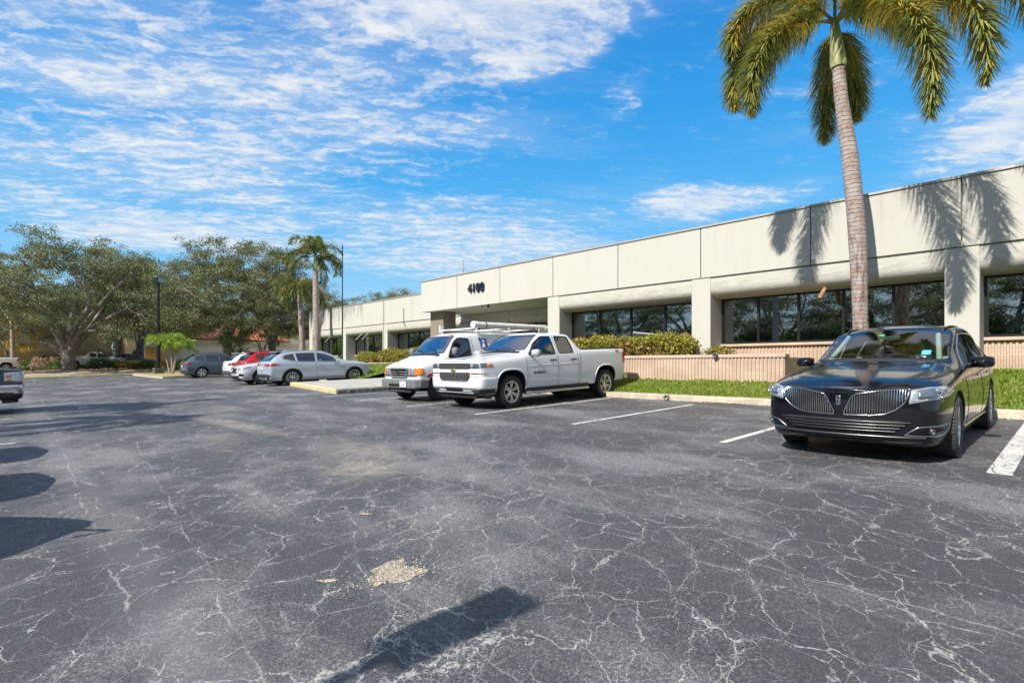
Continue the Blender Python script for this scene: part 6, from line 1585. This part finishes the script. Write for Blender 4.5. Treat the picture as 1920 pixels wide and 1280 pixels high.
# clump palm on the island
x, y = atpx(322, 47)
T = thing('clump_palm', 'bright green clump palm with three pale stems on the end island', 'palm tree', (x, y, gz(y) + .15))
q = random.Random(13)
for (dx, h, ln) in ((-.35, 2.3, -.5), (.05, 2.6, .0), (.25, 2.1, .35)):
    mb = MB(); pts = [RT * dx * .4, RT * (dx * .6 + ln * .4) + Vector((0, 0, h * .5)), RT * (dx + ln) + Vector((0, 0, h))]; mb.tube(pts, [.10, .075, .06], 10); mb.build('stem', M_ptrunk2, T)
    mb = MB(); Vs = []; Fs = []
    for f in ring_fronds(10, 1.7, q, (35, 95), (75, 135)): frond(mb, Vs, Fs, pts[-1], *f, 90, .60, .045, q, True, 0, .1)
    n0 = len(mb.v); mb.v += [tuple(v) for v in Vs]; mb.f += [tuple(i + n0 for i in g_) for g_ in Fs]; mb.sm += [False] * len(Fs); mb.build('crown', M_frondg, T, fix=False)
# palms left out of view: their fronds throw the ragged shadows on the lot
simple_palm('nearer palm out of view on the left, throwing its shadow on the lane', 0, 1, 0, 0, 7.2, .2, 11, 2.5, 21, nleaf=120, group='palms out of view on the left').location = (-15.0, -6.9, -.2)
simple_palm('farther palm out of view on the left, throwing its shadow on the lane', 0, 1, 0, 0, 7.6, .2, 11, 2.6, 22, nleaf=120, group='palms out of view on the left').location = (-19.5, -6.4, -.2)
# ---------------------------------------------------------------- hedges and shrubs
def hedge(label, x0, x1, y0, y1, z0, z1, seed, n, leafm=M_hedge, size=.085, name='hedge', cat='hedge', bumpy=.16):
    q = np.random.default_rng(seed); c = ((x0 + x1) / 2, (y0 + y1) / 2, z0); T = thing(name, label, cat, c)
    x = q.uniform(min(x0, x1), max(x0, x1), n); y = q.uniform(y0, y1, n); u = q.uniform(0, 1, n) ** .45
    hgt = (z1 - z0) * (1 + bumpy * np.sin(x * 2.1 + 1) * .5 + bumpy * np.sin(x * 5.3) * .35 + bumpy * np.sin(x * 11 + y * 7) * .25)
    edge = np.minimum(1, np.minimum(x - min(x0, x1), max(x0, x1) - x) / .35) ** .5
    z = z0 + hgt * u * (.55 + .45 * edge)
    C = np.stack([x - c[0], y - c[1] + q.normal(0, .05, n), z - z0], 1)
    V, F_ = leaf_cloud(C, (.06, .06, .05), 7, size, seed, .55)
    np_mesh('foliage', V, F_, leafm, T)
    mb = MB(); r_ = random.Random(seed)
    for k in range(int(abs(x1 - x0) * 7)):
        a = Vector((r_.uniform(x0, x1) - c[0], r_.uniform(y0, y1) - c[1], 0)); mb.tube(curve(a, a + Vector((r_.uniform(-.2, .2), r_.uniform(-.1, .1), (z1 - z0) * r_.uniform(.7, .95))), .0, 3, .03, r_), [.012, .010, .008, .005], 4, cap=False)
    mb.build('stems', M_bark, T); return T
hedge('yellow and rust croton hedge in the planter behind the white pickup', -8.15, -14.6, 14.85, 15.65, 1.45, 2.18, 51, 5200)
hedge('low scraggly croton left in the planter beside the column', -6.95, -7.65, 14.9, 15.4, 1.45, 1.85, 52, 130)
hedge('clipped croton hedge in front of the far wing behind the van', -25.6, -30.6, 17.3, 18.0, 1.25, 2.15, 53, 3600)
hedge('short croton hedge at the left end of the far planter', -31.4, -33.6, 17.3, 18.0, 1.25, 2.0, 54, 1500)
def shrub(label, x, y, z, R, H, leafm, seed, n=110, size=.16, group=None, name='shrub'):
    q = np.random.default_rng(seed); T = thing(name, label, 'shrub', (x, y, z), 0, group)
    a = q.uniform(0, 2 * PI, n); u = q.uniform(0, 1, n) ** .5; h = q.uniform(.1, 1, n)
    C = np.stack([np.cos(a) * u * R * np.sqrt(1.05 - h * .7), np.sin(a) * u * R * np.sqrt(1.05 - h * .7), h * H], 1)
    V, F_ = leaf_cloud(C, (.14, .14, .1), 12, size, seed, .4); np_mesh('foliage', V, F_, leafm, T)
    mb = MB(); r_ = random.Random(seed)
    for k in range(9):
        aa = r_.uniform(0, 6.28); mb.tube(curve((0, 0, -.05), (math.cos(aa) * R * .6, math.sin(aa) * R * .6, H * .75), .1, 3, .04, r_), [.03, .02, .015, .01], 4, cap=False)
    mb.build('stems', M_bark, T); return T
items = [(44, 'dark green shrub left of the pink leaved one', M_shrub, 1.0), (62, 'dark green shrub beside the white street pickup', M_shrub, .9), (88, 'pink and white leaved shrub in the mulch bed left of the big oak', M_pinkl, 1.5), (104, 'green shrub just left of the big oak trunk', M_shrub, 1.1), (146, 'dark green shrub just right of the big oak trunk', M_shrub, 1.2), (166, 'dark shrub below the second street pickup', M_shrub, 1.1), (186, 'green shrub left of the pale slim palm', M_shrub, 1.2),
         (204, 'shrub at the foot of the slim pale palm', M_shrub, 1.0), (232, 'low yellow green shrub before the dark street car', M_hedge, .8), (252, 'low yellow green shrub before the orange wall panel', M_hedge, .8), (272, 'low shrub left of the lamp post', M_shrub, .8), (312, 'green shrub right of the lamp post', M_hedge, 1.0), (336, 'green shrub behind the clump palm', M_shrub, 1.0)]
for i, (px, lb, m_, s) in enumerate(items):
    x, y = atpx(px, 64 - (px - 40) * .012); shrub(lb, x, y, gz(y) + far_rise(x) + .1, 1.25 * s, .95 * s, m_, 60 + i, 90, .2, 'shrubs in the mulch bed')
x, y = atpx(771, 24.5); shrub('round green shrub in front of the far wing window', -27.0, 18.2, 1.2, .45, 1.15, M_shrub, 91, 60, .1)
# ================================================================ posts, lamps, far buildings
def lamp_post(label, loc, H, rz, two=False, group=None, arm=.0):
    T = thing('lamp_post', label, 'lamp post', loc, rz, group)
    mb = MB(); mb.box(-.32, .32, -.32, .32, -.3, .62); mb.build('plinth', M_walk, T, bevel=.03)
    mb = MB(); mb.tube([(0, 0, .62), (0, 0, H)], [.052, .042], 12); mb.tube([(0, 0, .62), (0, 0, .68)], [.16, .14], 12); mb.build('pole', M_black, T)
    mb = MB(); mb.box(-.16, .16, arm, arm + .78, H - .05, H + .10); mb.box(-.04, .04, -.08, arm + .02, H - .06, H + .03); hd = mb.build('lamp_head', M_black, T, bevel=.015)
    mb = MB(); mb.box(-.13, .13, arm + .06, arm + .72, H - .062, H - .051); mb.build('lens', M_lens, hd); return T
x, y = atpx(297, 49.5)
T = thing('lamp_post', 'tall black lamp post with floodlight head on a concrete block', 'lamp post', (x, y, gz(y) + .1))
mb = MB(); mb.box(-.38, .38, -.38, .38, -.2, .55); mb.build('plinth', mat('stained_block', rough=.9, fn=concrete_fn((.22, .20, .18), .3, 6)), T, bevel=.03)
mb = MB(); mb.tube([(0, 0, .5), (0, 0, 8.3)], [.13, .10], 12); mb.tube([(0, 0, .5), (0, 0, 4.2)], [.17, .17], 12); mb.build('pole', M_black, T)
mb = MB()
m_ = Matrix.Translation((0, 0, 8.55)) @ Matrix.Rotation(azr + PI / 2, 4, 'Z') @ Matrix.Rotation(math.radians(0), 4, 'X')
mb.box(-.42, .42, -.20, .20, -.28, .28, m_); hd = mb.build('lamp_head', M_black, T, bevel=.03)
mb = MB(); m2 = m_
for k in range(3): mb.box(-.36, .36, .201, .225, -.22 + k * .16, -.10 + k * .16, m2); mb.box(-.36, .36, -.225, -.201, -.22 + k * .16, -.10 + k * .16, m2)
mb.build('lens', M_lens, hd)
lamp_post('lamp post behind the photographer whose shadow crosses the lot in front', (-2.01, -3.30, gz(-3.3)), 4.25, 0)
# thin mast standing in front of the far wing
x, y = atpx(642, 33.2)
T = thing('antenna_mast', 'thin dark green mast standing in front of the far wing', 'mast', (x, y, .4))
mb = MB(); mb.tube([(0, 0, 0), (0, 0, 8.1)], [.045, .032], 8); mb.build('pole', mat('green_metal', (.015, .05, .045), .4, .3), T)
mb = MB(); mb.tube([(0, 0, 8.05), (0, 0, 8.35)], [.018, .01], 6); mb.tube([(0, 0, 8.0), (0, 0, 8.1)], .05, 8); mb.build('tip', M_plast, T)
x, y = atpx(591, 39.5)
# kerb drain outlet and small litter at the kerb
T = thing('kerb_outlet', 'round broken drain outlet set in the kerb face between the pickup and the black car', 'drain', (-7.6, KERB_Y - .02, gz(KERB_Y) + .075))
mb = MB(); m_ = Matrix.Rotation(PI / 2, 4, 'X'); mb.lathe([(.075, -.06), (.075, .02), (.052, .025), (.052, -.05), (.001, -.05)], 16, m_); mb.build('pipe_end', M_kerbd, T)
T = thing('planter_outlet', 'round drain pipe end on the planter corner below the column', 'drain', (-7.1, 14.47, 1.58))
mb = MB(); mb.lathe([(.07, -.1), (.07, .06), (.05, .06), (.05, -.08), (.001, -.08)], 16, Matrix.Rotation(PI / 2, 4, 'X')); mb.build('pipe_end', M_kerbd, T)
# leaf litter along the kerb foot
q = np.random.default_rng(4); n = 900; X = -q.uniform(.5, 15, n) ** 1; Yv = KERB_Y - np.abs(q.normal(0, .07, n)); 
X = np.concatenate([X[:500], q.normal(-6.0, .35, 300), q.normal(-1.4, .5, 100)]); Yv = Yv[:900]
C = np.stack([X, Yv, np.array([gz(v) + .012 for v in Yv])], 1); V, F_ = leaf_cloud(C, (.0, .0, .004), 1, .035, 4, .5, .7)
o = np_mesh('leaf_litter', V, F_, mat('dead_leaf', rough=.9, fn=noisy((.22, .13, .06), .5, 30))); tag(o, 'dry leaves gathered along the foot of the kerb', 'leaf litter', kind='stuff')
# loose stones in and round the pothole patch
q = np.random.default_rng(8); n = 420; a_ = q.uniform(0, 2 * PI, n); r_ = np.abs(q.normal(0, .16, n)); X = -2.93 + r_ * np.cos(a_) * .75; Yv = 1.76 + r_ * np.sin(a_) * 1.25
X[:90] = q.uniform(-6, .2, 90); Yv[:90] = q.uniform(1.1, 6, 90)
mb = MB()
for i in range(n):
    s_ = q.uniform(.003, .009); c_ = Vector((X[i], Yv[i], gz(Yv[i]) + s_ * .4 + (.008 if r_[i] < .15 and i >= 90 else .001)))
    P_ = [c_ + Vector(d_) * s_ * q.uniform(.7, 1.3) for d_ in ((1, 0, 0), (0, 1, 0), (-1, 0, 0), (0, -1, 0), (0, 0, .8), (0, 0, -.5))]
    mb.add(P_, [(0, 1, 4), (1, 2, 4), (2, 3, 4), (3, 0, 4), (1, 0, 5), (2, 1, 5), (3, 2, 5), (0, 3, 5)])
o = mb.build('gravel', mat('loose_stone', rough=.9, fn=noisy((.40, .36, .30), .4, 40, space='pos')), fix=False); tag(o, 'loose stones in and around the sandy pothole', 'gravel', kind='stuff')
# -------- far buildings
M_tan = mat('tan_wall', rough=.9, fn=stucco_fn((.62, .49, .29), .15)); M_tan2 = mat('pale_wall', rough=.9, fn=stucco_fn((.66, .60, .47), .12)); M_orange = mat('orange_wall', rough=.85, fn=stucco_fn((.62, .36, .08), .2))
def tile_fn(t, b):
    p = t.pos(); x, y, z = t.xyz(p); w = t.m('PINGPONG', t.m('MULTIPLY', y, 2.2), .5); w2 = t.m('PINGPONG', t.m('MULTIPLY', z, 3.0), .5); n = t.noise(p, 3, 4)
    c = t.mix(t.ramp(n, .35, .65), (.42, .11, .045), (.60, .24, .12)); c = t.mix(t.ramp(w2, 0, .16, .75, 0), c, (.16, .04, .02))
    t.set(b.inputs['Base Color'], c); t.set(b.inputs['Normal'], t.bump(t.m('ADD', w, w2), .8, .08))
M_tile = mat('red_roof_tile', rough=.8, fn=tile_fn)
def far_building(label, x, y0, y1, H, bands, name='far_building', depth=14, roof=None, wins=(), cat='building'):
    T = thing(name, label, cat, (x, (y0 + y1) / 2, gz(14) + .2)); c = Vector(T.location)
    def put(mb, n, m_, par=T):
        o = mb.build(n, m_, par); o.location = -c if par is T else (0, 0, 0); return o
    z = c.z - .5
    for (h, m_, pr) in bands:
        mb = MB(); mb.box(x - depth, x + pr, y0, y1, z, c.z + h); put(mb, 'wall_band', m_); z = c.z + h + .002
    for (a, b_, z0, z1) in wins:
        mb = MB(); mb.box(x + .0, x + .16, a, b_, c.z + z0, c.z + z1); w_ = put(mb, 'window', M_frame); mb = MB(); mb.box(x + .161, x + .17, a + .06, b_ - .06, c.z + z0 + .06, c.z + z1 - .06); put(mb, 'pane', M_glassfar, w_)
    if roof:
        a, b_, ez, rz_ = roof; mb = MB(); e = .6; d = 7.0
        P = [(x + e, a - e, ez), (x + e, b_ + e, ez), (x - d, b_ + e, ez), (x - d, a - e, ez), (x - d / 2 + e / 2, a + 3, rz_), (x - d / 2 + e / 2, b_ - 3, rz_)]
        mb.add(P, [(0, 1, 5, 4), (1, 2, 5), (2, 3, 4, 5), (3, 0, 4), (3, 2, 1, 0)]); put(mb, 'roof', M_tile)
        mb = MB(); mb.box(x + e - .02, x + e + .05, a - e, b_ + e, ez - .22, ez - .01); put(mb, 'fascia', M_joint)
    return T
M_glassfar = mat('far_window_glass', (.03, .04, .05), .08)
far_building('long low tan building with pale bands and a red tile roof behind the forked oak', -94, 19, 49, 4.9, [(1.3, M_tan2, .02), (2.6, M_tan2, .0), (3.4, M_tan2, .08), (4.1, M_tan, .0), (4.9, M_tan2, .10)], roof=(20.6, 35.5, 5.25, 7.4), wins=[(24 + 3.2 * k, 25.6 + 3.2 * k, 1.0, 2.4) for k in range(7)])
far_building('tan building with an orange arch panel left of the lamp post', -92, 13.0, 19.0, 6.0, [(4.4, M_tan, .0), (5.0, M_tan2, .1), (6.2, M_tan, .0)], name='tan_building', depth=8, wins=[(13.6, 14.6, .6, 2.6)])
T = thing('entrance_canopy', 'small flat grey entrance canopy on tan posts in front of the orange wall', 'canopy', (-90.5, 15.8, gz(14) + .2)); c = Vector(T.location)
mb = MB(); mb.box(-1.0, 1.4, -1.6, 2.0, 3.1, 3.8); mb.build('canopy_roof', M_walk, T)
for yy in (-1.4, .2, 1.8):
    mb = MB(); mb.box(1.0, 1.3, yy - .14, yy + .14, -.3, 3.1); mb.build('post', M_tan2, T)
mb = MB(); mb.box(-1.2, -.9, -1.2, 1.6, -.2, 3.0); mb.build('arch_panel', M_orange, T)
far_building('pale tan warehouse with an ochre band behind the street pickups', -104, -2.0, 12.6, 6.0, [(2.6, M_tan, .0), (3.3, M_tan2, .02), (6.4, M_tan2, .0)], name='warehouse', wins=[(4.5, 6.5, .8, 2.0)])
T = thing('container', 'orange red ribbed container left of the big oak trunk', 'container', (*atpx(77, 84), gz(3) + .3)); T.rotation_euler = (0, 0, 0)
mb = MB(); mb.box(-1.2, 1.2, -1.7, 1.7, .8, 3.1); mb.build('box', mat('orange_container', (.55, .07, .025), .6), T)
mb = MB()
for k in range(9): mb.box(1.2, 1.27, -1.6 + k * .4, -1.45 + k * .4, .9, 3.0)
mb.build('ribs', mat('pale_orange_rib', (.62, .22, .12), .6), T)
mb = MB(); mb.box(-1.0, 1.0, -1.4, 1.4, .0, .8); mb.build('frame', M_joint, T)
T = thing('sign_stake', 'thin dark stake standing in the dry verge right of the big oak', 'stake', (*atpx(192, 54.5), gz(5) + .05)); mb = MB(); mb.tube([(0, 0, 0), (0, 0, 2.0)], .03, 6); mb.box(-.02, .02, -.06, .06, 1.85, 2.0); mb.build('post', M_black, T)
# ================================================================ sky, sun, camera
SUN_EL, SUN_AZ = math.radians(42), 0.03     # sun stands behind the camera; its shadows run toward the building
w = bpy.data.worlds.new('World'); sc.world = w; w.use_nodes = True
nt = w.node_tree; nt.nodes.clear(); t = NT(nt)
sky = t.n('ShaderNodeTexSky', sky_type='NISHITA'); sky.sun_disc = False; sky.sun_elevation = SUN_EL
sun_dir = Vector((math.sin(SUN_AZ) * math.cos(SUN_EL), -math.cos(SUN_AZ) * math.cos(SUN_EL), math.sin(SUN_EL)))
sky.sun_rotation = math.atan2(sun_dir.x, sun_dir.y)
sky.air_density = 1.0; sky.dust_density = .15; sky.ozone_density = 3.0
dirv = t.n('ShaderNodeTexCoord').outputs['Generated']
X, Y, Z = t.xyz(dirv)
zz = t.m('MAXIMUM', t.m('ADD', Z, .06), .02)
comb = t.n('ShaderNodeCombineXYZ'); t.set(comb.inputs[0], t.m('DIVIDE', X, zz)); t.set(comb.inputs[1], t.m('DIVIDE', Y, zz))
uv = comb.outputs[0]
def sky_uv(px, py):
    r = (px - 960) / FOC; u = (682 - py) / FOC
    d = Vector((-CA + SA * r, SA + CA * r, u)).normalized()
    return Vector((d.x / (d.z + .06), d.y / (d.z + .06), 0))
wu = t.vm('ADD', uv, t.vm('SCALE', t.vm('SUBTRACT', t.noise(uv, 1.3, 4, col=True), (.5, .5, .5)), .9))
def bank(p0, p1, width, k, soft=.9):
    """elongated cloud bank between two sky directions given in the cloud plane"""
    a = sky_uv(*p0); b = sky_uv(*p1); d = b - a; L = d.length; ang = math.atan2(d.y, d.x); c = (a + b) / 2
    q = t.map(t.vm('SUBTRACT', wu, tuple(c)), rot=(0, 0, 0))
    m_ = t.n('ShaderNodeVectorRotate', rotation_type='Z_AXIS'); t.set(m_.inputs[0], q); m_.inputs['Angle'].default_value = -ang
    s_ = t.vm('MULTIPLY', m_.outputs[0], (1 / (L / 2 + width * .5), 1 / width, 0))
    return t.m('MULTIPLY', t.m('SUBTRACT', 1.0, t.ramp(t.vm('LENGTH', s_), 1 - soft, 1.25)), k)
density = None
for args in (((30, 180), (860, 230), .85, .86), ((580, 30), (1130, 20), .26, 1.1), ((860, 130), (1040, 60), .17, 1.15), ((-60, 50), (560, 60), .5, .75), ((40, 290), (680, 335), .7, .84), ((1230, 405), (1500, 365), .32, 1.1),
             ((1790, 330), (1990, 160), .35, 1.15), ((60, 412), (560, 455), .8, 1.15), ((370, 378), (640, 385), .25, .9), ((640, 470), (1050, 480), 1.3, .9), ((1450, 180), (1650, 150), .1, .5), ((840, 380), (960, 400), .35, .5), ((-120, 265), (110, 265), .3, .7), ((1150, 130), (1210, 250), .12, .45)):
    f = bank(*args); density = f if density is None else t.m('MAXIMUM', density, f)
rot = -math.atan2(CA, SA) - .10
rip = t.map(uv, rot=(0, 0, rot), sca=(.68, 1.35, 1)); rwp = t.vm('ADD', rip, t.vm('SCALE', t.vm('SUBTRACT', t.noise(uv, 4, 4, col=True), (.5, .5, .5)), .22))
n1 = t.noise(rwp, 6.5, 4, .6, .2); n2 = t.noise(t.map(uv, rot=(0, 0, rot), sca=(.42, 1.35, 1)), 1.7, 6, .65, .5); n3 = t.noise(rwp, 15, 5, .62); n4 = t.noise(rip, 44, 4, .6)
big = t.m('MULTIPLY', t.m('SUBTRACT', n2, .5), 1.7)
ripple = t.m('ADD', t.m('ADD', t.m('MULTIPLY', t.m('SUBTRACT', n1, .5), 1.5), t.m('MULTIPLY', t.m('SUBTRACT', n3, .5), 2.6)), t.m('MULTIPLY', t.m('SUBTRACT', n4, .5), .7))
core = t.ramp(t.m('ADD', density, t.m('MULTIPLY', big, .5)), .85, 1.35, 1, .25)
cov = t.m('ADD', t.m('ADD', t.m('MULTIPLY', density, .95), big), t.m('MULTIPLY', ripple, core))
cloud = t.m('MULTIPLY', t.ramp(cov, .0, 1.5), t.ramp(density, .05, .5, .35, 1))
veil = t.m('MULTIPLY', t.ramp(t.m('ADD', n2, t.m('MULTIPLY', density, .35)), .46, 1.0), .42)
cloud = t.m('MAXIMUM', cloud, veil)
cloud = t.m('MULTIPLY', cloud, t.ramp(Z, .0, .05, .5, 1))
E = SKY_STRENGTH * 2 ** EXPOSURE
cr = t.n('ShaderNodeValToRGB'); t.set(cr.inputs[0], Z); el = cr.color_ramp.elements
stops = [(0.0, (.56, .80, .95)), (.07, (.38, .70, .95)), (.16, (.20, .58, .94)), (.28, (.075, .46, .92)), (.42, (.022, .35, .85)), (.7, (.01, .19, .66)), (1, (.01, .10, .45))]
while len(el) < len(stops): el.new(.5)
for e_, (p_, c_) in zip(el, stops): e_.position = p_; e_.color = (*c_, 1)
skyc = t.mix(.10, t.vm('SCALE', cr.outputs[0], 1 / E), sky.outputs[0])
cl = t.mix(t.ramp(n1, .3, .7), (.80, .87, .96), (1.0, 1.0, 1.0))
# unseen pale cloud added overhead and behind the camera as neutral fill light
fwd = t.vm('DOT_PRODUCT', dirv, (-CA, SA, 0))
fill_cloud = t.m('MAXIMUM', t.ramp(Z, .60, .78, 0, .72), t.ramp(fwd, .10, -.35, 0, .55))
fill_cloud = t.m('MULTIPLY', fill_cloud, t.ramp(n2, .25, .6, .6, 1.15))
skyc = t.mix(fill_cloud, skyc, t.vm('SCALE', t.n('ShaderNodeRGB').outputs[0], .62 / E))
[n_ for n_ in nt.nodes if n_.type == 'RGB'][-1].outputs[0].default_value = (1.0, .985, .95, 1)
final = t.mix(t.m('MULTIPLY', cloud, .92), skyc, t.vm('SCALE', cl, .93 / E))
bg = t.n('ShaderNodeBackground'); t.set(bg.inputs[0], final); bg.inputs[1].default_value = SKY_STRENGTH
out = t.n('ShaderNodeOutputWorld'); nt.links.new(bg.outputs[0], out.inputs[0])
L = bpy.data.lights.new('sun', 'SUN'); L.energy = SUN_STRENGTH; L.angle = math.radians(.53); L.color = (1, .955, .87)
so = bpy.data.objects.new('sun', L); link(so); so.rotation_euler = sun_dir.to_track_quat('Z', 'Y').to_euler(); so.location = (10, -40, 40)
cam = bpy.data.cameras.new('camera'); co = bpy.data.objects.new('camera', cam); link(co)
co.location = (0, 0, ZC); co.rotation_euler = (PI / 2, 0, math.atan2(CA, SA)); cam.sensor_width = 36; cam.lens = 36 * FOC / 1920
cam.shift_y = 42 / 1920; cam.clip_start = .05; cam.clip_end = 5000
sc.camera = co
sc.view_settings.view_transform = 'Standard'; sc.view_settings.look = 'None'; sc.view_settings.exposure = EXPOSURE; sc.view_settings.gamma = 1.0
sc.render.engine = 'CYCLES'
sc.cycles.max_bounces = 8; sc.cycles.transparent_max_bounces = 12; sc.cycles.use_denoising = True
sc.cycles.caustics_reflective = False; sc.cycles.caustics_refractive = False
